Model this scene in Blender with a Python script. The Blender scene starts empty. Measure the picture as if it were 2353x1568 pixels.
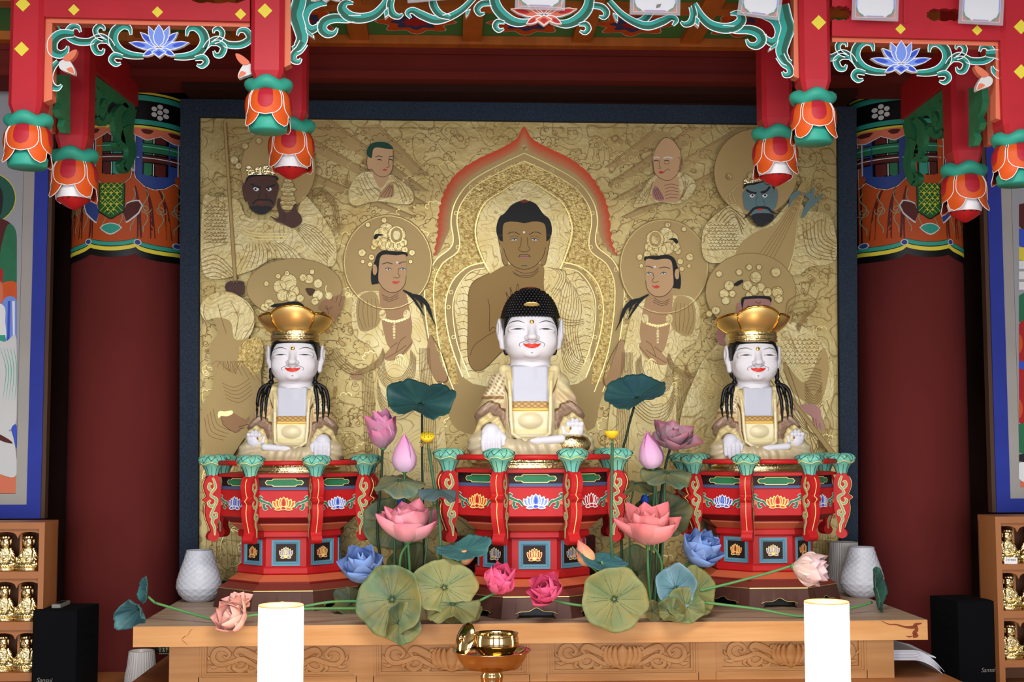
import bpy, bmesh, math, random
import numpy as np
from mathutils import Vector, Matrix
sin, cos, pi, rad = math.sin, math.cos, math.pi, math.radians
rnd = random.Random(7)
SC = bpy.context.scene
COL = SC.collection
# ------------------------------------------------------------------ camera
F = 3100.0
CAM = Vector((0, 0, 1.6))
PITCH, YAW, ROLL = math.atan(236 / F), rad(2.6), rad(0.15)
cd = bpy.data.cameras.new('camera'); cam = bpy.data.objects.new('camera', cd); COL.objects.link(cam)
cam.location = CAM; cam.rotation_euler = (Matrix.Rotation(-YAW, 3, 'Z') @ Matrix.Rotation(pi / 2 + PITCH, 3, 'X') @ Matrix.Rotation(-ROLL, 3, 'Z')).to_euler()
cd.sensor_width = 36; cd.lens = F / 2353 * 36; cd.clip_start = 0.05; cd.clip_end = 100
SC.camera = cam
RM = cam.rotation_euler.to_matrix()
# ------------------------------------------------------------------ light
SC.view_settings.view_transform = 'Standard'; SC.view_settings.look = 'None'
SC.view_settings.gamma = 1; SC.view_settings.use_curve_mapping = False
SC.view_settings.exposure = 0.72
W = bpy.data.worlds.new('sky'); SC.world = W; W.use_nodes = True
bg = W.node_tree.nodes['Background']; bg.inputs[0].default_value = (0.55, 0.68, 0.95, 1); bg.inputs[1].default_value = 0.6

def area(name, loc, rot, sx, sy, power, color):
    d = bpy.data.lights.new(name, 'AREA'); d.shape = 'RECTANGLE'; d.size = sx; d.size_y = sy
    d.energy = power; d.color = color
    o = bpy.data.objects.new(name, d); COL.objects.link(o); o.location = loc; o.rotation_euler = rot
    return o
# daylight through the three door openings of the hall behind the camera
area('daylight_centre', (0, -3.3, 1.45), (pi / 2, 0, 0), 2.6, 2.3, 135, (0.86, 0.93, 1.0))
area('daylight_west', (-3.3, -3.3, 1.45), (pi / 2, 0, 0), 2.0, 2.3, 55, (0.86, 0.93, 1.0))
area('daylight_east', (3.3, -3.3, 1.45), (pi / 2, 0, 0), 2.0, 2.3, 55, (0.86, 0.93, 1.0))
# warm fill light added high before the altar to brighten the tabletop
area('top_fill', (0.0, 1.9, 3.4), (rad(38), 0, 0), 1.8, 0.6, 60, (1.0, 0.94, 0.86))

# ------------------------------------------------------------------ helpers
def P(x, y, Y):
    d = RM @ Vector(((x - 1176.5) / F, -(y - 784) / F, -1))
    return CAM + d * ((Y - CAM.y) / d.y)
def PX(x, y, X):
    d = RM @ Vector(((x - 1176.5) / F, -(y - 784) / F, -1))
    return CAM + d * ((X - CAM.x) / d.x)
def lin(c):
    r = []
    for v in c[:3]:
        v = v / 255.0
        r.append(v / 12.92 if v <= 0.04045 else ((v + 0.055) / 1.055) ** 2.4)
    return tuple(r)
MATS = {}
def M(name, rgb=(200, 200, 200), rough=0.55, metal=0.0, noise=None, bump=None, emis=None, vc=False, coat=0, stretch=None, spec=0.3, rgb2=None, alpha=None, sheen=0, trans=0, vor=None, contour=None):
    m = bpy.data.materials.new(name); m.use_nodes = True
    nt = m.node_tree; N = nt.nodes; L = nt.links; b = N['Principled BSDF']
    b.inputs['Base Color'].default_value = (*lin(rgb), 1); b.inputs['Roughness'].default_value = rough
    b.inputs['Metallic'].default_value = metal; b.inputs['Specular IOR Level'].default_value = spec
    if coat: b.inputs['Coat Weight'].default_value = coat
    if trans: b.inputs['Transmission Weight'].default_value = trans
    if alpha is not None: b.inputs['Alpha'].default_value = alpha
    src = None
    if noise or bump or vor or contour:
        tc = N.new('ShaderNodeTexCoord'); mp = N.new('ShaderNodeMapping'); L.new(tc.outputs['Object'], mp.inputs[0])
        if stretch: mp.inputs['Scale'].default_value = stretch
    if vc:
        a = N.new('ShaderNodeVertexColor'); a.layer_name = 'Col'; src = a.outputs['Color']
    if noise:
        t = N.new('ShaderNodeTexNoise'); t.inputs['Scale'].default_value = noise[0]; t.inputs['Detail'].default_value = 6
        L.new(mp.outputs[0], t.inputs['Vector'])
        r = N.new('ShaderNodeMapRange'); r.inputs['From Min'].default_value = 0.3; r.inputs['From Max'].default_value = 0.7
        L.new(t.outputs['Fac'], r.inputs['Value'])
        mx = N.new('ShaderNodeMix'); mx.data_type = 'RGBA'
        L.new(r.outputs[0], mx.inputs[0])
        if vc:
            r.inputs['To Min'].default_value = 0; r.inputs['To Max'].default_value = noise[1]
            L.new(src, mx.inputs[6]); mx.inputs[7].default_value = (*lin(rgb2 or (60, 60, 60)), 1)
        else:
            c2 = lin(rgb2) if rgb2 else tuple(v * (1 - noise[1]) for v in lin(rgb))
            mx.inputs[6].default_value = (*lin(rgb), 1); mx.inputs[7].default_value = (*c2, 1)
        src = mx.outputs[2]
    if contour:   # engraved contour lines: (scale, number, width, line colour, noise|cells)
        if contour[4] == 'n':
            t = N.new('ShaderNodeTexNoise'); t.inputs['Scale'].default_value = contour[0]; t.inputs['Detail'].default_value = 1.5; t.inputs['Distortion'].default_value = .6; oo = t.outputs['Fac']
        else:
            t = N.new('ShaderNodeTexVoronoi'); t.feature = 'DISTANCE_TO_EDGE' if contour[4] == 'e' else 'SMOOTH_F1'; t.inputs['Scale'].default_value = contour[0]; oo = t.outputs['Distance']
        L.new(mp.outputs[0], t.inputs['Vector'])
        m1 = N.new('ShaderNodeMath'); m1.operation = 'MULTIPLY'; m1.inputs[1].default_value = contour[1]; L.new(oo, m1.inputs[0])
        if contour[4] == 'e': fo = m1.outputs[0]
        else:
            m2 = N.new('ShaderNodeMath'); m2.operation = 'PINGPONG'; m2.inputs[1].default_value = .5; L.new(m1.outputs[0], m2.inputs[0]); fo = m2.outputs[0]
        r4 = N.new('ShaderNodeMapRange'); r4.inputs['From Max'].default_value = contour[2]; L.new(fo, r4.inputs['Value'])
        m4 = N.new('ShaderNodeMix'); m4.data_type = 'RGBA'; L.new(r4.outputs[0], m4.inputs[0]); m4.inputs[6].default_value = (*lin(contour[3]), 1)
        if src is not None: L.new(src, m4.inputs[7])
        else: m4.inputs[7].default_value = (*lin(rgb), 1)
        src = m4.outputs[2]
    if src is not None: L.new(src, b.inputs['Base Color'])
    if bump:
        t = N.new('ShaderNodeTexNoise'); t.inputs['Scale'].default_value = bump[0]; t.inputs['Detail'].default_value = 4
        L.new(mp.outputs[0], t.inputs['Vector'])
        bp = N.new('ShaderNodeBump'); bp.inputs['Strength'].default_value = bump[1]; bp.inputs['Distance'].default_value = 0.004
        L.new(t.outputs['Fac'], bp.inputs['Height']); L.new(bp.outputs[0], b.inputs['Normal'])
    if emis:
        b.inputs['Emission Color'].default_value = (*lin(emis[0]), 1); b.inputs['Emission Strength'].default_value = emis[1]
    MATS[name] = m
    return name

class MB:
    def __init__(s): s.v = []; s.f = []; s.m = []; s.c = {}; s.sm = []
    def add(s, V, Fc, mat, smooth=True, col=None):
        o = len(s.v); s.v += [tuple(v) for v in V]
        for f in Fc: s.f.append(tuple(i + o for i in f)); s.m.append(mat); s.sm.append(smooth)
        if col is not None:
            for i in range(len(V)): s.c[o + i] = col[i] if isinstance(col, list) else col
        return s
    def box(s, x0, x1, y0, y1, z0, z1, mat):
        V = [(x, y, z) for x in (x0, x1) for y in (y0, y1) for z in (z0, z1)]
        return s.add(V, [(0, 1, 3, 2), (4, 6, 7, 5), (0, 4, 5, 1), (2, 3, 7, 6), (0, 2, 6, 4), (1, 5, 7, 3)], mat, False)
    def loft(s, rings, mat, smooth=True, caps=True, closed=True, col=None):
        n = len(rings[0]); V = [p for r in rings for p in r]; Fc = []
        for i in range(len(rings) - 1):
            for j in range(n if closed else n - 1):
                k = (j + 1) % n
                Fc.append((i * n + j, i * n + k, (i + 1) * n + k, (i + 1) * n + j))
        s.add(V, Fc, mat, smooth, col)
        if caps and closed:
            o = len(s.v) - len(V)
            s.f += [tuple(range(o + n - 1, o - 1, -1)), tuple(range(o + (len(rings) - 1) * n, o + len(V)))]
            s.m += [mat, mat]; s.sm += [False, False]
        return s
    def tube(s, pts, rs, mat, n=8, caps=True, col=None, flat=1.0):
        pts = [Vector(p) for p in pts]; k = len(pts)
        if not hasattr(rs, '__len__'): rs = [rs] * k
        rings = []; up = None
        for i, p in enumerate(pts):
            t = (pts[min(i + 1, k - 1)] - pts[max(i - 1, 0)])
            t = t.normalized() if t.length > 1e-9 else Vector((0, 0, 1))
            if up is None: up = t.orthogonal().normalized()
            up = (up - t * up.dot(t)); up = up.normalized() if up.length > 1e-6 else t.orthogonal().normalized()
            b = t.cross(up); r = max(rs[i], 1e-5)
            rings.append([p + (up * cos(2 * pi * j / n) + b * sin(2 * pi * j / n) * flat) * r for j in range(n)])
        return s.loft(rings, mat, True, caps, True, col)
    def lathe(s, prof, c, mat, n=32, mod=None, caps=False, smooth=True, col=None):
        rings = []
        for q, (r, z) in enumerate(prof):
            ring = []
            for j in range(n):
                a = 2 * pi * j / n; rr, zz = (r, z) if not mod else mod(a, r, z, q)
                ring.append((c[0] + rr * cos(a), c[1] + rr * sin(a), c[2] + zz))
            rings.append(ring)
        return s.loft(rings, mat, smooth, caps, True, col)
    def octa(s, prof, c, mat, n=8, ph=22.5, mats=None, caps=True, rot=0):
        # prof: (apothem, z); flat-sided prism loft
        k = 1 / cos(pi / n); rings = []
        for a, z in prof:
            rings.append([(c[0] + a * k * cos(rad(ph + rot) + 2 * pi * j / n), c[1] + a * k * sin(rad(ph + rot) + 2 * pi * j / n), z) for j in range(n)])
        for i in range(len(rings) - 1):
            s.loft([rings[i], rings[i + 1]], mats[i] if mats else mat, False, False)
        if caps:
            s.add(rings[0], [tuple(range(n - 1, -1, -1))], mats[0] if mats else mat, False)
            s.add(rings[-1], [tuple(range(n))], mats[-1] if mats else mat, False)
        return s
    def poly(s, V, mat, col=None): return s.add(V, [tuple(range(len(V)))], mat, False, col)
    def extr(s, F0, d, mat, side=None):
        # F0: outline (3D), d: extrusion vector
        n = len(F0); d = Vector(d); B = [Vector(p) + d for p in F0]; V = [Vector(p) for p in F0] + B
        s.add(V, [tuple(range(n))], mat, False)
        s.add(V, [tuple(range(2 * n - 1, n - 1, -1))], side or mat, False)
        return s.add(V, [(i, n + i, n + (i + 1) % n, (i + 1) % n) for i in range(n)], side or mat, False)
    def build(s, name, parent=None, M4=None):
        me = bpy.data.meshes.new(name)
        V = s.v
        if M4 is not None: V = [tuple(M4 @ Vector(v)) for v in V]
        r = parent
        while r is not None and r.parent is not None: r = r.parent
        if r is not None: o0 = Vector(r.location)
        else:
            a = np.array(V); o0 = Vector(((a[:, 0].min() + a[:, 0].max()) / 2, (a[:, 1].min() + a[:, 1].max()) / 2, a[:, 2].min()))
        me.from_pydata([(v[0] - o0.x, v[1] - o0.y, v[2] - o0.z) for v in V], [], s.f)
        names = []
        for m in s.m:
            if m not in names: names.append(m)
        for m in names: me.materials.append(MATS[m])
        me.polygons.foreach_set('material_index', [names.index(m) for m in s.m])
        me.polygons.foreach_set('use_smooth', s.sm)
        if s.c:
            ca = me.color_attributes.new('Col', 'FLOAT_COLOR', 'POINT')
            arr = np.ones((len(V), 4), dtype=np.float32)
            for i, c in s.c.items(): arr[i, :3] = c
            ca.data.foreach_set('color', arr.ravel())
        me.update()
        o = bpy.data.objects.new(name, me); COL.objects.link(o)
        if parent is not None: o.parent = parent
        else: o.location = o0
        return o

def tag(o, label=None, cat=None, group=None, kind=None):
    if label: o['label'] = label
    if cat: o['category'] = cat
    if group: o['group'] = group
    if kind: o['kind'] = kind
    return o
def thing(name, label, cat, loc, group=None):
    o = bpy.data.objects.new(name, None); COL.objects.link(o); o.location = loc; o.empty_display_size = 0.05
    return tag(o, label, cat, group)
def struct(mb, name): return tag(mb.build(name), kind='structure')
def copy_tree(o, parent=None):
    c = o.copy(); COL.objects.link(c)
    if parent is not None: c.parent = parent
    for ch in list(o.children): copy_tree(ch, c)
    return c

def cr(pts, n=8, closed=False):
    """Catmull-Rom through points"""
    pts = [Vector(p) for p in pts]; k = len(pts); out = []
    segs = k if closed else k - 1
    for i in range(segs):
        g = lambda j: pts[j % k] if closed else pts[min(max(j, 0), k - 1)]
        p0, p1, p2, p3 = g(i - 1), g(i), g(i + 1), g(i + 2)
        for q in range(n):
            t = q / n
            out.append(0.5 * ((2 * p1) + (p2 - p0) * t + (2 * p0 - 5 * p1 + 4 * p2 - p3) * t * t + (3 * p1 - p0 - 3 * p2 + p3) * t ** 3))
    if not closed: out.append(pts[-1])
    return out
def interp(w, n):
    return [float(x) for x in np.interp(np.linspace(0, len(w) - 1, n), range(len(w)), w)]
def offs(pts, d):
    out = []
    for i, p in enumerate(pts):
        t = pts[min(i + 1, len(pts) - 1)] - pts[max(i - 1, 0)]
        t = t.normalized() if t.length > 1e-9 else Vector((1, 0))
        dd = d[i] if hasattr(d, '__len__') else d
        out.append(p + Vector((-t.y, t.x)) * dd)
    return out
def ribbon(mb, pts, ws, mat, Mp, lift=0.0, th=0, side=None, sm=0, colA=None, colB=None, noff=0):
    """flat ribbon in 2D, mapped to 3D by Mp(x, y, lift); ws = full widths"""
    p2 = cr([Vector(p[:2]) for p in pts], sm) if sm else [Vector(p[:2]) for p in pts]
    n = len(p2); w = interp(ws, n) if hasattr(ws, '__len__') else [ws] * n
    A = offs(p2, [x / 2 + noff for x in w]); B = offs(p2, [-x / 2 + noff for x in w])
    V = [Mp(a.x, a.y, lift) for a in A] + [Mp(b.x, b.y, lift) for b in B]
    Fc = [(i, i + 1, n + i + 1, n + i) for i in range(n - 1)]
    col = None
    if colA: col = [colA] * n + [colB or colA] * n
    mb.add(V, Fc, mat, False, col)
    if th:
        K = [Mp(a.x, a.y, lift + th) for a in A] + [Mp(b.x, b.y, lift + th) for b in B]
        V2 = V + K; m2 = 2 * n; s2 = side or mat
        Fs = [(i, i + 1, m2 + i + 1, m2 + i) for i in range(n - 1)] + [(n + i, n + i + 1, m2 + n + i + 1, m2 + n + i) for i in range(n - 1)]
        Fs += [(0, n, m2 + n, m2), (n - 1, 2 * n - 1, m2 + 2 * n - 1, m2 + n - 1)]
        Fs += [(m2 + i, m2 + i + 1, m2 + n + i + 1, m2 + n + i) for i in range(n - 1)]
        mb.add(V2, Fs, s2, False)
def curl(cx, cy, r0, r1, a0, a1, n=10):
    return [(cx + (r0 + (r1 - r0) * i / n) * cos(rad(a0 + (a1 - a0) * i / n)), cy + (r0 + (r1 - r0) * i / n) * sin(rad(a0 + (a1 - a0) * i / n))) for i in range(n + 1)]

def sdf_mesh(f, lo, hi, h):
    """naive surface nets of the signed distance f(x,y,z)"""
    lo = np.array(lo, float); n = np.ceil((np.array(hi, float) - lo) / h).astype(int) + 1
    ax = [lo[i] + np.arange(n[i]) * h for i in range(3)]
    X, Y, Z = np.meshgrid(*ax, indexing='ij'); V = f(X, Y, Z).astype(np.float32)
    ins = V < 0
    nc = n - 1; cnt = np.zeros(nc, np.float32); acc = [np.zeros(nc, np.float32) for _ in range(3)]
    sl = lambda o, L: tuple(slice(o[i], o[i] + L[i]) for i in range(3))
    for axis in range(3):
        o1, o2 = [(axis + 1) % 3, (axis + 2) % 3]
        for a in (0, 1):
            for b in (0, 1):
                s0 = [0, 0, 0]; s0[o1] = a; s0[o2] = b; s1 = list(s0); s1[axis] = 1
                v0 = V[sl(s0, nc)]; v1 = V[sl(s1, nc)]; m = (v0 < 0) != (v1 < 0)
                t = np.where(m, v0 / np.where(m, v0 - v1, 1), 0)
                cnt += m
                for k in range(3):
                    base = s0[k] + (t if k == axis else 0)
                    acc[k] += np.where(m, base, 0)
    mix = cnt > 0; idx = -np.ones(nc, int); idx[mix] = np.arange(mix.sum())
    ijk = np.argwhere(mix); c = cnt[mix]
    P3 = np.stack([(ijk[:, k] + acc[k][mix] / c) * h + lo[k] for k in range(3)], 1)
    Q = []
    for axis in range(3):
        o1, o2 = (axis + 1) % 3, (axis + 2) % 3
        L = list(n); L[axis] -= 1
        A = ins[sl([0, 0, 0], L)]; s1 = [0, 0, 0]; s1[axis] = 1; B = ins[sl(s1, L)]
        e = np.argwhere(A != B); e = e[(e[:, o1] > 0) & (e[:, o2] > 0) & (e[:, o1] < nc[o1]) & (e[:, o2] < nc[o2])]
        if not len(e): continue
        def gi(d1, d2):
            q = e.copy(); q[:, o1] -= d1; q[:, o2] -= d2; return idx[q[:, 0], q[:, 1], q[:, 2]]
        q = np.stack([gi(1, 1), gi(0, 1), gi(0, 0), gi(1, 0)], 1)
        fl = ~ins[e[:, 0], e[:, 1], e[:, 2]]; q[fl] = q[fl][:, ::-1]
        Q.append(q)
    return P3, np.concatenate(Q)
# sdf pieces (numpy)
def smin(a, b, k): h = np.clip(0.5 + 0.5 * (b - a) / k, 0, 1); return b * (1 - h) + a * h - k * h * (1 - h)
def smax(a, b, k): return -smin(-a, -b, k)
def ell(X, Y, Z, c, r):
    dx, dy, dz = (X - c[0]) / r[0], (Y - c[1]) / r[1], (Z - c[2]) / r[2]
    k0 = np.sqrt(dx * dx + dy * dy + dz * dz) + 1e-9
    k1 = np.sqrt((dx / r[0]) ** 2 + (dy / r[1]) ** 2 + (dz / r[2]) ** 2) + 1e-9
    return k0 * (k0 - 1) / k1
def cap(X, Y, Z, a, b, ra, rb):
    a = np.array(a, float); b = np.array(b, float); d = b - a
    t = np.clip(((X - a[0]) * d[0] + (Y - a[1]) * d[1] + (Z - a[2]) * d[2]) / (d @ d), 0, 1)
    return np.sqrt((X - a[0] - t * d[0]) ** 2 + (Y - a[1] - t * d[1]) ** 2 + (Z - a[2] - t * d[2]) ** 2) - (ra + (rb - ra) * t)
def boxs(X, Y, Z, c, hs, r):
    qx, qy, qz = abs(X - c[0]) - hs[0] + r, abs(Y - c[1]) - hs[1] + r, abs(Z - c[2]) - hs[2] + r
    return np.sqrt(np.maximum(qx, 0) ** 2 + np.maximum(qy, 0) ** 2 + np.maximum(qz, 0) ** 2) + np.minimum(np.maximum(qx, np.maximum(qy, qz)), 0) - r

# ------------------------------------------------------------------ materials
M('wood', (192, 146, 96), 0.5, noise=(3, 0.3), stretch=(1, 1, 14), bump=(60, 0.05), rgb2=(174, 122, 70))
M('wood_top', (176, 152, 132), 0.45, noise=(3, 0.3), stretch=(1, 10, 1), rgb2=(146, 124, 106))
M('wood_shelf', (168, 112, 70), 0.45, noise=(5, 0.25), stretch=(1, 1, .12), rgb2=(156, 94, 50))
M('wood_crack', (112, 50, 24), 0.7)
M('joist', (196, 110, 40), 0.6, noise=(6, 0.3), stretch=(3, 1, 1))
M('col_red', (104, 38, 36), 0.85, spec=0.15, noise=(4, 0.25), stretch=(1, 1, 0.2), bump=(30, 0.1))
M('lintel', (116, 42, 36), 0.9, spec=0.15, noise=(3, 0.35), stretch=(0.2, 1, 1))
M('shadow_and_seam', (48, 26, 20), 0.9, spec=0.1)  # colour of the shadow band under the lintel, also of the wall seams
M('wall', (60, 36, 32), 0.9, spec=0.1, noise=(2, 0.3))
M('floor_wood', (150, 104, 66), 0.4, noise=(2, 0.3), stretch=(6, 1, 1))
M('plaster', (196, 186, 168), 0.8, noise=(3, 0.1))
M('board_green', (70, 140, 80), 0.6)
M('blue_cloth', (26, 36, 50), 0.85, noise=(160, 0.5), bump=(220, 0.5), rgb2=(44, 58, 76))
M('gold_leaf', (196, 178, 122), 0.42, 0.4, noise=(7, 0.3), bump=(45, 0.35), rgb2=(174, 148, 88), contour=(13, 5, .1, (140, 110, 62), 'v'))
M('gold_flake', (216, 194, 128), 0.3, 0.7, noise=(90, 0.5), bump=(150, 1.0), rgb2=(150, 118, 60))
M('gold_matte', (178, 152, 100), 0.5, 0.15, noise=(3, 0.2), rgb2=(172, 146, 92))
M('gold_pale', (204, 190, 142), 0.4, 0.4, noise=(12, 0.2), bump=(60, 0.4), rgb2=(190, 168, 108), contour=(7, 17, .1, (150, 122, 74), 'n'))
M('gold_line', (136, 104, 56), 0.5, 0.2)
M('gold_hi', (214, 194, 130), 0.3, 0.7)
M('gold', (236, 186, 84), 0.12, 1.0)
M('gold_brush', (240, 204, 132), 0.34, 0.85, noise=(5, .2), rgb2=(250, 214, 130))
M('gold_old', (226, 208, 158), 0.22, 1.0, bump=(120, 0.6))
M('brass', (204, 176, 124), 0.1, 1.0)
M('red', (186, 30, 34), 0.5, noise=(20, 0.1))
M('red_canopy', (190, 36, 50), 0.45, noise=(8, 0.12))
M('red_dark', (120, 20, 18), 0.6)
M('crimson', (176, 32, 50), 0.5)
M('salmon', (222, 120, 90), 0.6)
M('orange_ledge', (196, 96, 64), 0.55)
M('orange', (222, 90, 30), 0.5, noise=(15, 0.15))
M('curtain', (186, 78, 28), 0.6)
M('brown_red', (120, 50, 40), 0.6)
M('base_brown', (78, 46, 38), 0.5)
M('dark_box', (40, 24, 24), 0.6)
M('black', (14, 14, 16), 0.4)
M('hair', (16, 16, 20), 0.35)
M('white', (240, 240, 244), 0.5)
M('off_white', (214, 214, 214), 0.6)
M('yellow', (232, 214, 70), 0.55)
M('teal', (52, 160, 140), 0.5)
M('teal_pale', (96, 186, 160), 0.5)
M('green_dark', (36, 92, 76), 0.5)
M('bracket_green', (62, 156, 112), 0.6, noise=(20, 0.2))
M('green', (44, 122, 84), 0.55, noise=(20, 0.2))
M('jade', (134, 200, 168), 0.5, noise=(25, 0.3), rgb2=(100, 184, 176))
M('sage', (140, 160, 128), 0.5)
M('cream', (240, 220, 140), 0.5)
M('slate_blue', (70, 90, 130), 0.5)
M('frame_blue', (88, 140, 164), 0.5)
M('blue', (56, 84, 200), 0.5)
M('blue_light', (120, 150, 236), 0.5)
M('violet', (120, 124, 200), 0.5)
M('blue_border', (44, 60, 168), 0.6, noise=(6, 0.2))
M('grey_mat', (176, 170, 166), 0.7, noise=(5, 0.08))
M('brown_edge', (88, 62, 46), 0.7)
M('green_lozenge', (34, 96, 40), 0.6)
M('lime', (196, 210, 70), 0.6)
M('maroon', (88, 32, 30), 0.6)
M('navy', (50, 72, 140), 0.6)
M('vc', vc=True, rough=0.5)
M('vc_pearl', vc=True, rough=0.42, metal=0.08, coat=0.08)
M('vc_white', vc=True, rough=0.5)
M('petal', vc=True, rough=0.65)
M('leafm', vc=True, rough=0.5, noise=(16, 0.8), rgb2=(132, 118, 62), bump=(45, 0.5))
M('leafb', vc=True, rough=0.5, noise=(18, 0.4), rgb2=(50, 90, 100), bump=(60, 0.2))
M('vein', (40, 74, 58), 0.6)
M('stem', (84, 138, 84), 0.5)
M('stem_dark', (24, 50, 36), 0.5)
M('lips', (214, 52, 34), 0.35)
M('ink', (30, 28, 34), 0.5)
M('porcelain', (194, 198, 210), 0.35)
M('porcelain_rib', (190, 186, 184), 0.3)
M('speaker', (9, 11, 15), 0.85, spec=0.1, bump=(300, 0.2))
M('paper', (214, 218, 234), 0.7)
M('sheet', (168, 168, 174), 0.8)
M('foam', (190, 160, 120), 0.8)
M('plastic', (235, 240, 250), 0.1, alpha=0.25)
M('candle', (255, 244, 214), 0.4, emis=((255, 236, 200), 7))
M('candle_rim', (226, 120, 70), 0.5, emis=((255, 120, 60), 1.2))
M('pinhole', (255, 220, 130), 0.4, emis=((255, 200, 90), 14))
# ================================================================== setting
ZT = P(306, 1442, 4.2).z                 # altar table top
H2 = 0.751; ZS = 1.6 - H2                # step under the altar table
ZL = 1.6 - 0.85                          # long lower altar
YP = 5.2                                 # painting plane
ZC = P(1200, 90, 4.92).z - .023                  # underside of ceiling boards
b = MB(); b.box(-4.6, 4.6, -3.5, 6.2, -0.05, 0, 'floor_wood'); struct(b, 'floor')
b = MB(); b.box(-4.6, 4.6, 5.8, 5.9, 0, 3.9, 'wall')
for q in range(-22, 23): b.box(q * 0.2 - .003, q * 0.2 + .003, 5.795, 5.8, 0, 3.9, 'shadow_and_seam')
struct(b, 'wall_back')
for nm, s in (('wall_west', -1), ('wall_east', 1)):
    b = MB(); b.box(min(s * 4.6, s * 4.7), max(s * 4.6, s * 4.7), -3.5, 5.9, 0, 3.9, 'plaster'); struct(b, nm)
b = MB()
for x0, x1 in ((-4.6, -4.3), (-2.3, -1.3), (1.3, 2.3), (4.3, 4.6)): b.box(x0, x1, -3.5, -3.4, 0, 3.9, 'plaster')
for x0, x1 in ((-4.3, -2.3), (-1.3, 1.3), (2.3, 4.3)):
    b.box(x0, x1, -3.5, -3.4, 2.6, 3.9, 'plaster'); b.box(x0, x1, -3.5, -3.4, 0, 0.3, 'plaster')
    n = 6 if x1 - x0 > 2.2 else 4
    for k in range(1, n): x = x0 + (x1 - x0) * k / n; b.box(x - .02, x + .02, -3.28, -3.24, 0.3, 2.6, 'brown_edge')
    for z in (0.9, 1.5, 2.1): b.box(x0, x1, -3.28, -3.24, z - .015, z + .015, 'brown_edge')
struct(b, 'wall_front')
# ceiling: hall part plain, lattice part over the altar
b = MB(); b.box(-4.6, 4.6, -3.5, 2.6, 3.8, 3.9, 'plaster'); b.box(-4.6, 4.6, 2.55, 2.6, ZC + .035, 3.8, 'lintel')
b.box(-4.6, 4.6, 2.6, 5.8, ZC + .035, ZC + .06, 'board_green')
struct(b, 'ceiling')
yl = 4.98
b = MB()
zt, zb = P(1200, 107, yl).z, P(1200, 186, yl).z
b.box(-2.6, 2.6, yl, 5.2, zb, ZC + .035, 'lintel')
b.box(-2.6, 2.6, yl - .012, yl, zt - .035, zt, 'lintel'); b.box(-2.6, 2.6, yl - .015, yl, zb, zb + .03, 'lintel')
xk0, xk1 = P(424, 300, 5.1).x, P(1962, 300, 5.1).x
b.box(xk0, xk1, yl + .06, 5.3, P(1200, 212, yl + .06).z, zb, 'shadow_and_seam')  # near-black boxes stand in for the beam's shadow and the black gap
b.box(xk0, xk1, yl + .2, 5.4, P(1200, 232, 5.2).z - .02, zb, 'shadow_and_seam')
struct(b, 'trim_1')
b = MB()
za = P(1200, 90, yl - .06).z
b.box(-2.6, 2.6, yl - .06, yl, za - .022, ZC + .034, 'joist')
for px in (560, 826, 1085, 1337, 1587, 1840, 2090, 330):
    x = P(px, 84, 4.9).x; b.box(x - .035, x + .035, 3.0, yl - .05, ZC + .012, ZC + .036, 'joist')
for yy in (4.55, 4.1, 3.6): b.box(-2.6, 2.6, yy - .035, yy + .035, ZC + .011, ZC + .036, 'joist')
struct(b, 'trim_2')
# the ceiling boards
b = MB(); zz = ZC + .034
for px in (690, 955, 1212, 1460, 1715):
    x = P(px, 60, 4.75).x
    for r_, m_ in ((.13, 'off_white'), (.125, 'orange'), (.08, 'navy'), (.045, 'crimson')):
        b.poly([(x + r_ * (1 + .16 * cos(8 * t)) * cos(t), 4.76 + r_ * (1 + .16 * cos(8 * t)) * sin(t), zz - (.15 - r_) * .02) for t in [2 * pi * k / 48 for k in range(48)]], m_)
struct(b, 'ceiling_painting')

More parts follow.
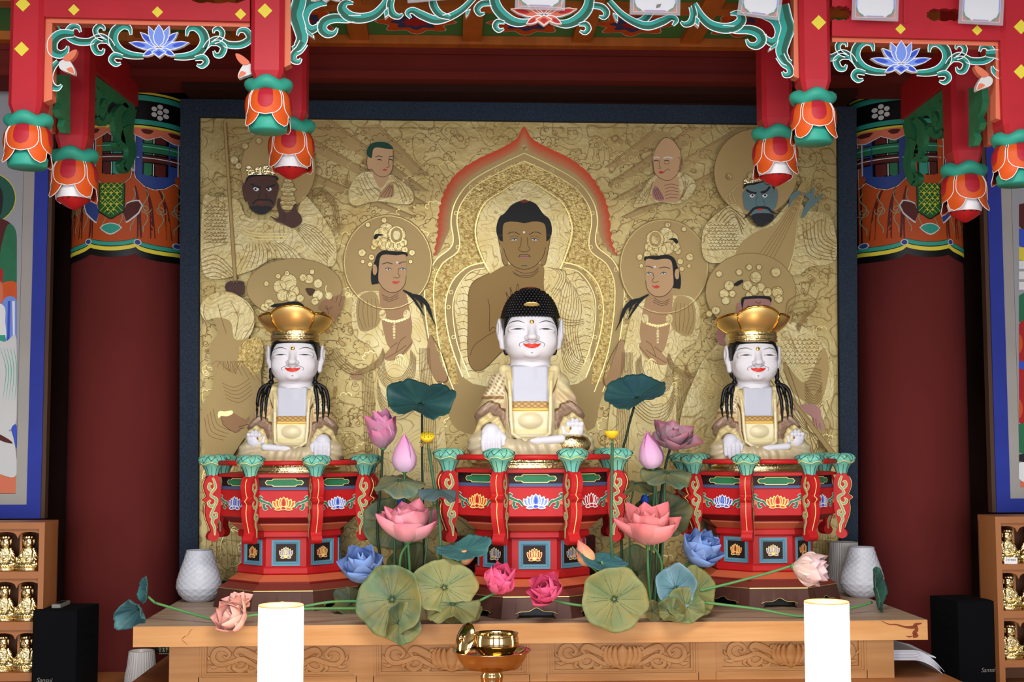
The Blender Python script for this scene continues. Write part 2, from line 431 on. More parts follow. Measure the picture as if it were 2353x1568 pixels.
# columns ------------------------------------------------------------
YC, RC = 5.45, None
def column(num, cx, flip):
    c0 = P(cx, 1000, YC); R = 131 * YC / F * .975
    b = MB(); b.lathe([(R, 0.0), (R, ZC + .03)], (c0.x, YC, 0), 'col_red', 64)
    o = struct(b, 'column_%d' % num)
    yf = YC - R
    def C(u, y, lift=0):
        u = u * flip
        a = max(-1, min(1, u / 131)); a = math.asin(a); rr = R + .0012 - lift
        return Vector((c0.x + rr * sin(a), YC - rr * cos(a), P(cx, y, yf).z))
    def full(ya, yb, m, l):
        V = []; n = 40
        for k in range(n + 1):
            u = 130.9 * sin(-pi / 2 + pi * k / n); V += [C(u, ya, l), C(u, yb, l)]
        d.add(V, [(2 * k, 2 * k + 1, 2 * k + 3, 2 * k + 2) for k in range(n)], m)
    def pg(pts, m, l, sm=6):
        q = cr(pts, sm, True) if sm else [Vector(p) for p in pts]
        u0, u1 = min(p.x for p in q), max(p.x for p in q); n = max(2, int((u1 - u0) / 6))
        def cross(u):
            r = []
            for i in range(len(q)):
                a_, b_ = q[i], q[(i + 1) % len(q)]
                if (a_.x <= u) != (b_.x <= u): r.append(a_.y + (b_.y - a_.y) * (u - a_.x) / (b_.x - a_.x))
            return sorted(r)
        prev = None
        for k in range(n + 1):
            u = u0 + (u1 - u0) * min(.9995, max(.0005, k / n)); r = cross(u)
            if prev and len(prev[1]) == len(r):
                for j in range(0, len(r) - 1, 2): d.add([C(prev[0], prev[1][j], l), C(u, r[j], l), C(u, r[j + 1], l), C(prev[0], prev[1][j + 1], l)], [(0, 1, 2, 3)], m, False)
            prev = (u, r)
    def ln(pts, w, m, l, sm=6): ribbon(d, pts, w, m, C, l, sm=sm)
    e = -.0005
    d = MB()
    full(150, 560, 'black', 0); full(208, 213, 'yellow', e); full(216, 228, 'teal', e); full(272, 283, 'teal', e); full(286, 293, 'yellow', e)
    for u0 in (85, -45):
        for k in range(7):
            rr = 0 if k == 6 else 13; a = k * pi / 3 + pi / 6
            d.poly([C(u0 + rr * cos(a) + 5.5 * cos(t), 251 + rr * sin(a) + 5.5 * sin(t), e) for t in [k2 * pi / 8 for k2 in range(16)]], 'off_white')
    # strap zone
    for cu, m_ in ((-98, 'navy'), (-11, 'curtain'), (77, 'navy'), (150, 'curtain')):
        w = 42
        for dw, mm, l in ((3, 'off_white', e), (1.5, 'black', 1.5 * e), (0, m_, 2 * e)):
            o1 = [(cu - w - dw, 296), (cu - w - dw, 385), (cu - w + 6 - dw, 408), (cu - w + 22, 424 + dw), (cu, 430 + dw), (cu + w - 22, 424 + dw), (cu + w - 6 + dw, 408), (cu + w + dw, 385), (cu + w + dw, 296)]
            o1 = [(max(-130, min(130, x)), y) for x, y in o1]
            pg(o1, mm, l, 0)
        for a0, a1, mm in ((-25, 25, 'black'), (-22, -6, 'maroon' if m_ == 'curtain' else 'green'), (-4, -2, 'off_white'), (0, 20, 'teal' if m_ == 'curtain' else 'maroon')):
            q = [(cu + a0, 300), (cu + a0, 398), ((2 * cu + a0 + a1) / 2, 402), (cu + a1, 398), (cu + a1, 300)]
            pg([(max(-130, min(130, x)), y) for x, y in q], mm, 2.6 * e if mm == 'black' else 3 * e, 0)
    full(352, 372, 'black', 3.6 * e); full(355, 369, 'maroon', 4 * e); full(359, 361, 'off_white', 4.4 * e)
    for u0, u1 in ((-50, 28), (50, 130), (-130, -75)):
        ln([(u0, 337), ((u0 + u1) / 2, 337), (u1, 337)], 24, 'black', 3.6 * e, 8); ln([(u0, 337), ((u0 + u1) / 2, 337), (u1, 337)], 20, 'green', 4 * e, 8); ln([(u0, 334), ((u0 + u1) / 2, 334), (u1, 334)], 2.5, 'teal_pale', 4.6 * e, 8)
    for cu, m_ in ((-98, 'navy'), (-11, 'curtain'), (77, 'navy')):
        for s in (-1, 1): ln([(cu + s * 33, 296), (cu + s * 33, 395)], 16, m_, 5 * e, 4); ln([(cu + s * 41, 296), (cu + s * 41, 392)], 2, 'off_white', 5.4 * e, 4)
    # cloud scallops
    for cu in (-118, -55, 5, 60, 112):
        for dw, mm, l in ((2, 'off_white', 6 * e), (0, 'salmon', 7 * e)):
            pg([(cu - 30 - dw, 293), (cu - 27 - dw, 306), (cu - 14, 312 + dw), (cu, 318 + dw), (cu + 14, 312 + dw), (cu + 27 + dw, 306), (cu + 30 + dw, 293)], mm, l, 5)
        pg([(cu - 12, 295), (cu - 9, 303), (cu, 305), (cu + 9, 303), (cu + 12, 295)], 'maroon', 8 * e, 4)
    # curtain
    n = 44
    sc = lambda u: 555 + 12 * abs(sin((u + 65) / 110 * pi)) ** .6 + (0 if -65 < u < 45 else 6)
    top = [(-130, 418)] + [(u, 424) for u in range(-120, 121, 10)] + [(130, 418)]
    us = [-130.5 + 261 * k / n for k in range(n + 1)]
    def strip(fa, fb, m, l):
        V = []
        for u in us: V += [C(u, fa(u), l), C(u, fb(u), l)]
        d.add(V, [(2 * k, 2 * k + 1, 2 * k + 3, 2 * k + 2) for k in range(n)], m)
    strip(lambda u: 398, lambda u: sc(u) - 8, 'curtain', .5 * e)
    strip(lambda u: sc(u) - 12, lambda u: sc(u) + 2, 'black', 3 * e)
    strip(lambda u: sc(u) - 11, lambda u: sc(u) - 2, 'teal', 3.5 * e)
    strip(lambda u: sc(u) , lambda u: sc(u) + 7, 'yellow', 3.5 * e)
    strip(lambda u: sc(u) + 8, lambda u: sc(u) + 24, 'black', 3 * e)
    strip(lambda u: sc(u) + 1, lambda u: sc(u) + 9, 'yellow', 3.2 * e)
    for u0 in (-112, -88, -60, 48, 74, 104):
        ln([(u0 * .8, 425), (u0 * .95, 470), (u0 * 1.02, 545)], [2, 7, 11], 'maroon', .8 * e)
    for u0 in (-122, -100, -74, -30, 8, 34, 60, 90, 118):
        pts = [(u0 + 5 * sin(k * 1.3), 432 + k * 11) for k in range(10)]
        ln(pts, 1.6, 'sage', 3 * e)
        if abs(u0) > 30:
            ln(curl(u0, 478, 11, 2, 0, 540, 24), 1.6, 'sage', 3 * e, 0)
    for s in (-1, 1):
        f2 = -13 + s * 58
        pg([(-13 + s * 30, 470), (-13 + s * 62, 458), (-13 + s * 66, 480), (-13 + s * 50, 500), (-13 + s * 30, 512)], 'off_white', 4 * e, 5)
        pg([(-13 + s * 30, 473), (-13 + s * 60, 461), (-13 + s * 63, 479), (-13 + s * 48, 497), (-13 + s * 30, 509)], 'navy' if s < 0 else 'maroon', 5 * e, 5)
    pg([(-42, 421), (17, 421), (17, 487), (-13, 506), (-42, 487)], 'black', 6 * e, 0)
    pg([(-40, 421), (15, 421), (15, 485), (-13, 503), (-40, 485)], 'green_lozenge', 7 * e, 0)
    for k in range(-5, 6):
        for s in (-1, 1):
            q = [(-13 + k * 13 + s * t, 421 + t + 13 * 0) for t in range(0, 86, 4)]
            q = [p for p in q if -39 < p[0] < 14 and p[1] < 503 - abs(p[0] + 13) * .65]
            if len(q) > 1: ln(q, 1.3, 'lime', 8 * e, 0)
    for k in range(-1, 3):
        for j in range(6):
            u, y = -33 + k * 13 + 7 * (j % 2), 430 + j * 13
            if y < 495 - abs(u + 13) * .65 and -38 < u < 12: ln([(u - 3, y), (u + 3, y)], 1.8, 'yellow', 8.4 * e, 0); ln([(u, y - 3), (u, y + 3)], 1.8, 'yellow', 8.4 * e, 0)
    pg([(-38, 521), (-13, 512), (12, 521), (2, 533), (-13, 540), (-28, 533)], 'off_white', 4 * e, 5)
    pg([(-35, 522), (-13, 514), (9, 522), (1, 531), (-13, 537), (-27, 531)], 'teal', 5 * e, 5)
    for u0 in (-65, 45, 118): 
        for r_, mm, l in ((8, 'off_white', 6 * e), (6, 'navy', 7 * e)):
            d.poly([C(max(-129, min(129, u0 + r_ * cos(t))), 552 + (2 if u0 < 45 else 4) + r_ * sin(t) * .9, l) for t in [k2 * pi / 8 for k2 in range(16)]], mm)
    d.build('painted_drapery', o)
column(1, 291, 1)
column(2, 2092, -1)

# altar furniture -------------------------------------------------------
b = MB(); b.box(-2.6, 2.6, 3.25, 5.2, 0, ZL, 'wood_shelf')
tag(b.build('lower_altar'), 'long brown wooden altar shelf carrying the speakers and figurine shelves', 'altar')
xl, xr = P(277, 1568, 4.25).x, P(2188, 1558, 4.33).x
st = thing('altar_step', 'wooden step platform beneath the carved altar table', 'platform', (0, 4.2, ZL))
b = MB(); b.box(xl, xr, 3.3, 5.15, ZS - .03, ZS, 'wood_shelf'); b.build('step_top', st)
b = MB(); b.box(xl + .03, xr - .03, 3.34, 5.14, ZL, ZS - .03, 'wood'); b.build('step_body', st)
tb = thing('altar_table', 'low wooden altar table with thick slab top and carved lotus apron', 'table', (0, 4.7, ZS))
TL_, TR_ = P(306, 1443, 4.2), P(2131, 1423, 4.2)
ZT = (TL_.z + TR_.z) / 2
zsb = P(306, 1488, 4.2).z
xt0, xt1 = TL_.x, TR_.x
b = MB()
b.box(xt0, xt1, 4.2, 5.17, zsb, ZT - .0005, 'wood'); b.box(xt0 + .001, xt1 - .001, 4.2015, 5.17, ZT - .0005, ZT, 'wood_top')
b.build('slab', tb)
b = MB()  # grain cracks at the corners of the slab
F2 = lambda x, y, l=0: P(x, y, 4.199 + l)
ribbon(b, [(2025, 1427), (2042, 1435), (2060, 1436), (2078, 1441), (2098, 1442), (2104, 1436), (2118, 1433)], [1, 2, 3, 4, 8, 7, 2], 'wood_crack', F2, sm=5)
ribbon(b, [(2104, 1438), (2106, 1448), (2100, 1456), (2106, 1461), (2098, 1465)], [6, 9, 8, 10, 3], 'wood_crack', F2, sm=4)
ribbon(b, [(2082, 1462), (2090, 1464), (2100, 1461)], [1, 3, 1], 'wood_crack', F2, sm=4)
ribbon(b, [(442, 1446), (436, 1452), (431, 1461), (423, 1464), (418, 1471), (424, 1476), (431, 1483)], [.4, 1, .5, 1.2, .5, 1, .4], 'wood_crack', F2, sm=4)
b.build('grain_crack', tb)
YA = 4.33
xa0, xa1 = P(389, 1510, YA).x, P(2054, 1500, YA).x
b = MB(); b.box(xa0, xa1, YA + .02, 5.1, ZS, zsb, 'wood')
pan = [(474, 802, 1488, 1547), (875, 1200, 1485, 1544), (1273, 1588, 1480, 1539), (1661, 1975, 1476, 1533)]
def A3(x, y, l=0): return P(x, y, YA + l)
zt_, = [zsb]
# rails around the recessed panels, stepped mouldings
xs = [389] + [v for p in pan for v in (p[0] - 16, p[1] + 16)] + [2054]
for k in range(0, len(xs), 2):
    b.box(P(xs[k], 1500, YA).x, P(xs[k + 1], 1500, YA).x, YA, YA + .03, ZS, zsb, 'wood')
for x0, x1, y0, y1 in pan:
    X0, X1, Z1, Z0 = P(x0, y0, YA).x, P(x1, y0, YA).x, P((x0 + x1) / 2, y0, YA).z, P((x0 + x1) / 2, y1, YA).z
    g = .022
    b.box(X0 - g - .002, X1 + g + .002, YA, YA + .03, ZS, Z0 - .012, 'wood')
    for i in range(3):
        e0, e1 = g * (1 - i / 3), g * (1 - (i + 1) / 3); yy = YA + .002 + .004 * i
        b.box(X0 - e0, X0 - e1, yy, YA + .03, Z0 - e1, Z1 + .02, 'wood'); b.box(X1 + e1, X1 + e0, yy, YA + .03, Z0 - e1, Z1 + .02, 'wood')
        b.box(X0 - e0, X1 + e0, yy, YA + .03, Z0 - e0, Z0 - e1, 'wood')
    b.box(X0, X1, YA + .0195, YA + .03, Z0, Z1 + .03, 'wood')
b.build('apron', tb)
# carved relief: round-backed ribbons
def carve_rib(b, pts, ws, Mp, th, mat, sm=7, crease=True):
    p2 = cr([Vector(p) for p in pts], sm); n = len(p2); w = interp(ws, n); rings = []
    for i in range(n):
        q = []
        for k, (o, h) in enumerate(((-.5, 0), (-.46, .75), (-.3, 1), (0, .55 if crease else 1.1), (.3, 1), (.46, .75), (.5, 0))):
            t = p2[min(i + 1, n - 1)] - p2[max(i - 1, 0)]; t = t.normalized() if t.length > 1e-9 else Vector((1, 0))
            a = p2[i] + Vector((-t.y, t.x)) * o * w[i]; q.append(Mp(a.x, a.y, -th * h))
        rings.append(q)
    b.loft(rings, mat, True, False, False)
    for r in (rings[0], rings[-1]): b.poly(r, mat)
for k, (x0, x1, y0, y1) in enumerate(pan):
    cx, cy, hw, hh = (x0 + x1) / 2, (y0 + y1) / 2, (x1 - x0) / 2, (y1 - y0) / 2
    b = MB()
    Mq = lambda x, y, l=0: P(cx + x / 157 * hw, cy + y / 29 * hh, YA + .019 + l)
    for s in (-1, 1):
        S = lambda L: [(s * x, y) for x, y in L]
        carve_rib(b, S([(30, 22), (52, 12), (78, -2), (104, 6), (128, 10), (142, -2), (138, -20), (120, -25), (106, -14), (112, -4), (120, -10)]), [5, 12, 13, 12, 13, 13, 12, 11, 10, 8, 4], Mq, .012, 'wood')
        carve_rib(b, S([(28, 8), (44, -4), (62, -14), (82, -22), (92, -14), (84, -6)]), [6, 15, 20, 17, 12, 5], Mq, .013, 'wood')
        carve_rib(b, S([(36, 0), (34, -14), (44, -20), (48, -12)]), [8, 10, 9, 4], Mq, .012, 'wood')
        carve_rib(b, S([(66, 6), (70, 18), (84, 24), (96, 18), (94, 8), (86, 10)]), [4, 11, 12, 11, 9, 4], Mq, .011, 'wood')
        carve_rib(b, S([(48, 14), (50, 24), (62, 26), (66, 20)]), [6, 9, 9, 5], Mq, .010, 'wood')
        carve_rib(b, S([(126, 10), (140, 16), (152, 12)]), [6, 10, 3], Mq, .010, 'wood')
        carve_rib(b, S([(142, -4), (150, -2), (155, -10)]), [10, 8, 2], Mq, .010, 'wood')
        carve_rib(b, S([(104, 10), (108, 20), (100, 26)]), [10, 8, 3], Mq, .009, 'wood')
        for j, (ax, ww) in enumerate(((40, 14), (30, 15), (18, 17))):
            carve_rib(b, S([(8, 26), (ax * .8, 14), (ax, 0), (ax * .95, -16), (ax * .8, -25)]), [4, ww, ww, ww * .7, 2], Mq, .012 + .002 * j, 'wood', crease=False)
    carve_rib(b, [(0, 26), (0, 12), (0, -4), (0, -18), (0, -27)], [6, 24, 30, 22, 2], Mq, .019, 'wood', crease=False)
    carve_rib(b, [(-26, 24), (-12, 22), (0, 27), (12, 22), (26, 24)], [3, 9, 8, 9, 3], Mq, .017, 'wood', crease=False)
    b.build('carved_lotus_panel', tb)
# ================================================================== pedestals
def lotus_flat(mb, Mp, s, cols, lift=0, n=3):
    """painted lotus emblem, width ~2*s ; cols = (edge, petal, centre)"""
    ed, pe, ce = cols
    def petal(cx, cy, dx, dy, w, m, l):
        q = [(cx, cy), (cx + dx * .3 - dy * w, cy + dy * .3 + dx * w), (cx + dx * .75 - dy * w * .75, cy + dy * .75 + dx * w * .75), (cx + dx, cy + dy), (cx + dx * .75 + dy * w * .75, cy + dy * .75 - dx * w * .75), (cx + dx * .3 + dy * w, cy + dy * .3 - dx * w)]
        p = [q[0]] + [tuple(v) for v in cr(q[:4], 4)[1:-1]] + [q[3]] + [tuple(v) for v in cr(q[3:] + [q[0]], 4)[1:-1]]
        mb.poly([Mp(x * s, y * s, l) for x, y in p], m)
    e = -.0006; k = 0
    for sx, dx, dy, w in [(a * j, b_, c_, w_) for (j, b_, c_, w_) in ((.55, .42, -.62, .26), (.36, .28, -.8, .26), (.17, .13, -.92, .26)) for a in (-1, 1)]:
        sg = 1 if sx > 0 else -1
        petal(sx, .25, sg * dx, dy, w, ed, lift + e * k); petal(sx, .2, sg * dx * .85, dy * .82, w * .72, pe, lift + e * (k + .5)); k += 1
    petal(0, .3, 0, -1.05, .27, ed, lift + e * 7); petal(0, .22, 0, -.88, .23, pe, lift + e * 7.6); petal(0, .08, 0, -.6, .2, ce, lift + e * 8.2)
    for sg in (-1, 1):
        petal(0, .22, sg * .8, .14, .2, ed, lift + e * 8.4); petal(sg * .08, .24, sg * .6, .1, .14, pe, lift + e * 8.8)
    petal(-.3, .24, .6, 0, .28, ed, lift + e * 9); petal(-.22, .25, .44, 0, .24, ce, lift + e * 9.4)
def scroll(mb, Mp, pts, ws, body, edge, lift=0, ew=1.6, sm=7):
    ribbon(mb, pts, [w + 2 * ew for w in ws], edge, Mp, lift, sm=sm)
    ribbon(mb, pts, ws, body, Mp, lift - .0006, sm=sm)

EMB = {'gold': ('cream', 'orange', 'crimson'), 'white': ('white', 'blue_light', 'blue'), 'blue': ('white', 'blue', 'blue_light'), 'red': ('white', 'crimson', 'red'), 'gv': ('cream', 'violet', 'cream'), 'gr': ('cream', 'red', 'cream'), 'go': ('cream', 'orange', 'brown_red'), 'gb': ('cream', 'blue', 'gold_matte')}
def pedestal(cx, Yc, kz, kx, label, bands, panels):
    """profiles measured on the western pedestal, in its own pixels"""
    s0 = 4.8 / F; X = P(cx, 1100, Yc).x
    def z(py, a=110):      # height from the table for a pixel row at the front face
        D = 4.8 - a * s0
        return ZT + ((1020 - py) * D / F + 1.6 - ZT) * kz
    def prof(*L): return [(a * s0 * kx, z(y, a)) for a, y in L]
    c = (X, Yc, 0); zb0 = ZT
    root = thing('lotus_pedestal', label, 'pedestal', (X, Yc, ZT))
    A = lambda px: px * s0 * kx
    def face(i):
        """local frame of octagon face i: i=0 front, +1 east side"""
        a = rad(-90 + 45 * i); nrm = Vector((cos(a), sin(a), 0)); tx = Vector((-sin(a), cos(a), 0))
        def Fp(ap):
            def Mp(u, v, l=0): return Vector((X, Yc, 0)) + nrm * (A(ap) - l) + tx * A(u) + Vector((0, 0, v))
            return Mp
        return Fp
    # base with ogee-cut skirt, per face
    b = MB()
    zt = z(1352, 153); zf = ZT
    hgt = zt - zf
    for i in range(8):
        Fp = face(i); h = 153 * math.tan(rad(22.5)); out = []
        flare = lambda v: 10 * max(0, min(1, (zt - v) / (hgt * .6)))
        def pt(u, v, l=0):
            ap = 153 + flare(v); k = ap / 153
            return Fp(ap)(u * k, v, l)
        yc = zf + hgt * .33; ym = zf + hgt * .52
        cut = [(-h * .56, zf), (-h * .50, zf + hgt * .12), (-h * .60, zf + hgt * .24), (-h * .46, yc), (-h * .22, zf + hgt * .36), (0, ym), (h * .22, zf + hgt * .36), (h * .46, yc), (h * .60, zf + hgt * .24), (h * .50, zf + hgt * .12), (h * .56, zf)]
        q = [Vector(p) for p in [cut[0]]] + cr(cut[1:-1], 4) + [Vector(cut[-1])]
        # top strip + columns of quads following the cut
        V = []; 
        us = [p.x for p in q]
        V = [pt(-h, zf), pt(-h, zt)] + [x for p in q for x in (pt(p.x, p.y), pt(max(-h, min(h, p.x)), zt))] + [pt(h, zf), pt(h, zt)]
        n = len(V) // 2
        b.add(V, [(2 * k, 2 * k + 1, 2 * k + 3, 2 * k + 2) for k in range(n - 1)], 'base_brown', False)
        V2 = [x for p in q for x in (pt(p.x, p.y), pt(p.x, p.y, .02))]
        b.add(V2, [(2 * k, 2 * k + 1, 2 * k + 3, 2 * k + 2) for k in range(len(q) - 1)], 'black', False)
        b2 = MB(); g = cut[2:-2]
        ribbon(b, [(p[0] / 1, p[1]) for p in g], .0022, 'gold_hi', lambda u, v, l: pt(u, v + .003, l), -.0012, sm=4) if False else b.tube([pt(p.x, p.y, -.0004) for p in cr(g, 5)], .0011, 'gold_hi', 5)
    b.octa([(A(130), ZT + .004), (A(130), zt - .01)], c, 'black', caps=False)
    b.octa([(A(153), zt), (A(100), zt + .001)], c, 'base_brown', caps=False)
    b.build('base', root)
    b = MB()
    b.octa(prof((154, 1352), (154, 1350), (134, 1336), (131, 1336), (131, 1331), (132, 1330), (113, 1315)), c, 'brown_red', mats=['gold_hi', 'brown_red', 'brown_red', 'red_dark', 'gold_hi', 'orange_ledge'])
    b.build('stepped_plinth', root)
    b = MB()
    b.octa(prof((110, 1315), (114, 1311), (114, 1300), (110, 1296), (106, 1296), (106, 1232), (110, 1232), (114, 1229), (114, 1219), (111, 1216), (111, 1212)), c, 'red')
    b.build('body', root)
    b = MB()
    b.octa(prof((112, 1216), (128, 1203), (128, 1200), (131, 1200), (131, 1198), (150, 1187)), c, 'orange_ledge', mats=['orange_ledge', 'salmon', 'red_dark', 'red_dark', 'red_dark'])
    b.octa(prof((153, 1187), (155, 1185), (155, 1126), (150, 1124), (150, 1118), (147, 1116)), c, 'red', mats=['red', 'red', 'red', 'slate_blue', 'slate_blue'])
    b.octa(prof((148, 1118), (148, 1096)), c, 'dark_box', caps=False)
    b.octa(prof((148, 1096), (157, 1095), (157, 1089), (146, 1087)), c, 'red')
    b.build('tray', root)
    zw = (z(1107, 148))
    for i in (-2, -1, 0, 1, 2):
        Fp = face(i)
        # cloud window
        b = MB(); Mp = Fp(148); hh = (z(1098, 148) - z(1116, 148)) / 2
        def cloud(k):
            w, h = 42 + k, hh + A(k)
            return [(-w, 0), (-w + 4, h * .62), (-w + 14, h * .62), (-w + 18, h), (w - 18, h), (w - 14, h * .62), (w - 4, h * .62), (w, 0), (w - 4, -h * .62), (w - 14, -h * .62), (w - 18, -h), (-w + 18, -h), (-w + 14, -h * .62), (-w + 4, -h * .62)]
        b.poly([Mp(u, zw + v, -.0005) for u, v in cloud(0)], 'cream'); b.poly([Mp(u, zw + v, -.001) for u, v in cloud(-1.6)], 'green')
        b.build('cloud_window', root)
        # emblem on the band
        b = MB(); zc = z(1158, 155); kx_ = A(1)
        col = EMB[bands[i + 2]]
        Mq = lambda u, v, l=0: Fp(155)(u, zc - A(v), l)
        lotus_flat(b, Mq, 25, col, -.001)
        for sg in (-1, 1):
            S = lambda L: [(sg * x, y) for x, y in L]
            scroll(b, Mq, S([(24, 6), (32, -4), (42, -2), (40, 8), (34, 6)]), [3, 5, 6, 5, 2], 'green', 'off_white', -.002, 1)
            scroll(b, Mq, S([(34, -4), (44, -8), (52, -12), (50, -18), (45, -15)]), [3, 5, 5, 4, 2], 'green', 'off_white', -.003, 1)
            b.poly([Mq(sg * u, v, -.004) for u, v in ((44, -3), (51, -6), (52, 3), (46, 2))], 'salmon')
        b.build('lotus_emblem', root)
        # framed panel on the body
        b = MB(); z0, z1 = z(1294, 106), z(1236, 106); w = 31
        Mp = Fp(106); m_ = [Vector((-w, z0)), Vector((w, z0)), Vector((w, z1)), Vector((-w, z1))]
        def fr(e, l0, l1, mat, e2):
            o = [Mp(sx * (w - e), (z0 + A(e)) if sz < 0 else (z1 - A(e)), l0) for sx, sz in ((-1, -1), (1, -1), (1, 1), (-1, 1))]
            i_ = [Mp(sx * (w - e2), (z0 + A(e2)) if sz < 0 else (z1 - A(e2)), l1) for sx, sz in ((-1, -1), (1, -1), (1, 1), (-1, 1))]
            b.add(o + i_, [(k, (k + 1) % 4, 4 + (k + 1) % 4, 4 + k) for k in range(4)], mat, False)
        fr(0, 0, -.005, 'frame_blue', 0.01); fr(0.01, -.005, -.004, 'frame_blue', 4); fr(4, -.004, -.005, 'frame_blue', 5); fr(5, -.005, -.001, 'frame_blue', 9)
        b.poly([Mp(sx * (w - 9), (z0 + A(9)) if sz < 0 else (z1 - A(9)), -.001) for sx, sz in ((-1, -1), (1, -1), (1, 1), (-1, 1))], 'dark_box')
        pn = b.build('framed_panel', root)
        b = MB(); zc = (z0 + z1) / 2
        lotus_flat(b, lambda u, v, l=0: Mp(u * .8, zc - A(v) * 1.15 - .004, l), 19, EMB[panels[i + 2]], -.0015)
        b.build('gilt_lotus', pn)
    # brackets, leaf caps, rails
    zr = z(1063, 168)
    outer = [(190, 1092), (200, 1104), (203, 1118), (199, 1134), (196, 1142), (205, 1149), (197, 1157), (199, 1172), (197, 1190), (190, 1210), (186, 1222), (190, 1228), (193, 1236), (188, 1244), (178, 1246), (170, 1240), (168, 1230), (173, 1220), (172, 1205), (168, 1192), (166, 1180), (165, 1160), (165, 1120), (168, 1104), (174, 1092)]
    zz = lambda y: z(y, 180)
    caps = []
    for i in range(8):
        a = rad(-90 + 22.5 + 45 * i); nr = Vector((cos(a), sin(a), 0)); tn = Vector((-sin(a), cos(a), 0)); O = Vector((X, Yc, 0))
        th = A(12)
        Mr = lambda r, y, l=0, sd=1: O + nr * A(r) + Vector((0, 0, zz(y))) + tn * sd * (th - l * 1)
        b = MB(); q = cr(outer, 3, True)
        q = [p for p in q]
        E0 = [Mr(p.x, p.y, 0, -1) for p in q]; b.extr(E0, tn * 2 * th, 'red')
        br = b.build('bracket', root)
        b = MB()
        for sd in (-1, 1):
            Ms = lambda r, y, l=0: O + nr * A(r) + Vector((0, 0, zz(y))) + tn * sd * (th - l)
            scroll(b, Ms, [(184, 1098), (180, 1108), (178, 1120), (184, 1128), (192, 1122), (191, 1112), (185, 1113)], [2, 4, 5, 5, 5, 4, 1], 'sage', 'cream', -.0006, 1)
            scroll(b, Ms, [(178, 1122), (188, 1138), (176, 1148), (178, 1160), (188, 1164), (193, 1156), (188, 1150)], [3, 4, 6, 6, 5, 5, 1], 'sage', 'cream', -.0018, 1)
            scroll(b, Ms, [(176, 1158), (184, 1176), (186, 1188), (176, 1190), (176, 1181), (181, 1181)], [3, 5, 6, 5, 4, 1], 'sage', 'cream', -.003, 1)
            scroll(b, Ms, [(182, 1192), (184, 1202), (179, 1214), (178, 1232)], [6, 5, 4, 1], 'sage', 'cream', -.004, 1)
        oq = [(190, 1094), (200, 1104), (203, 1118), (199, 1134), (196, 1142), (205, 1149), (197, 1157), (199, 1172), (197, 1190), (190, 1210), (186, 1222)]
        pp = [O + nr * (A(p.x) + .0006) + Vector((0, 0, zz(p.y))) for p in cr(oq, 3)]
        b.tube(pp, .0014, 'cream', 5)
        b.build('scroll_paint', br)
        # lotus leaf cap
        b = MB(); cc = O + nr * A(182); zc0 = zz(1094)
        hc = zr + .004 + A(12) - zc0
        pr = [(12, 0), (13, .1), (16, .3), (21, .5), (27, .62), (30, .72), (30.5, .8), (28, .9), (20, 1.0), (8, 1.03), (.5, .98)]
        ap = atan = a
        b.lathe([(A(r), t * hc) for r, t in pr], (cc.x, cc.y, zc0), 'jade', 24, mod=lambda t, r, z_, q: (r * (1 + .07 * cos(5 * (t - ap)) * min(1, max(0, (z_ / hc - .3) * 2))), z_ + (.004 * cos(5 * (t - ap)) if z_ / hc > .55 else 0)))
        cp = b.build('leaf_cap', root)
        b = MB()
        def sc_(t, r, f, ex=.0008):
            rr = A(r) * (1 + .07 * cos(5 * (t - ap)) * min(1, max(0, (f - .3) * 2))) + ex
            return Vector((cc.x + rr * cos(t), cc.y + rr * sin(t), zc0 + f * hc + (.004 * cos(5 * (t - ap)) if f > .55 else 0)))
        fr_ = [(12, 0), (13, .1), (16, .3), (21, .5), (27, .62), (30, .72), (30.5, .8), (28, .9), (20, 1.0)]
        for t0 in [a + k * pi / 5 for k in range(-4, 5)]:
            m0, m1 = (0, 4) if True else (0, 3)
            b.tube([sc_(t0, *fr_[j]) for j in range(m0, m1)], .0009, 'ink', 4)
            b.tube([sc_(t0 + .12 * (j - 5), *fr_[j]) for j in range(5, 9)], .0009, 'ink', 4)
            b.tube([sc_(t0 - .10 * (j - 5), *fr_[j]) for j in range(5, 8)], .0009, 'ink', 4)
        b.tube([sc_(a + (k - 12) * pi / 12 * 1.0, 27.6, .62 + .02 * (k % 2), .0012) for k in range(25)], .0013, 'cream', 4)
        b.build('leaf_veins', cp)
        caps.append(O + nr * A(182))
    for i in range(8):
        p, q = caps[i], caps[(i + 1) % 8]; d = (q - p); p2, q2 = p + d * .02, q - d * .02
        b = MB(); b.tube([Vector((p2.x, p2.y, zr)), Vector((q2.x, q2.y, zr))], A(5.5), 'red', 12)
        b.build('rail', root)
    return X, Yc, z(1088, 140)
CW = pedestal(672, 4.80, 1.0, 1.0, 'red octagonal lotus pedestal nearest the lone white diamond vase', ['white', 'blue', 'gold', 'white', 'white'], ['go', 'go', 'gv', 'gr', 'go'])
CC = pedestal(1220, 4.57, 1.04, 1.068, 'large middle red octagonal pedestal holding the curly haired white statue', ['gold', 'gold', 'white', 'red', 'white'], ['gb', 'gb', 'gr', 'gb', 'gb'])
CE = pedestal(1748, 4.78, 1.0, 1.0, 'red octagonal lotus pedestal beside the two stacked white vases', ['white', 'blue', 'gold', 'white', 'white'], ['go', 'go', 'gv', 'go', 'go'])
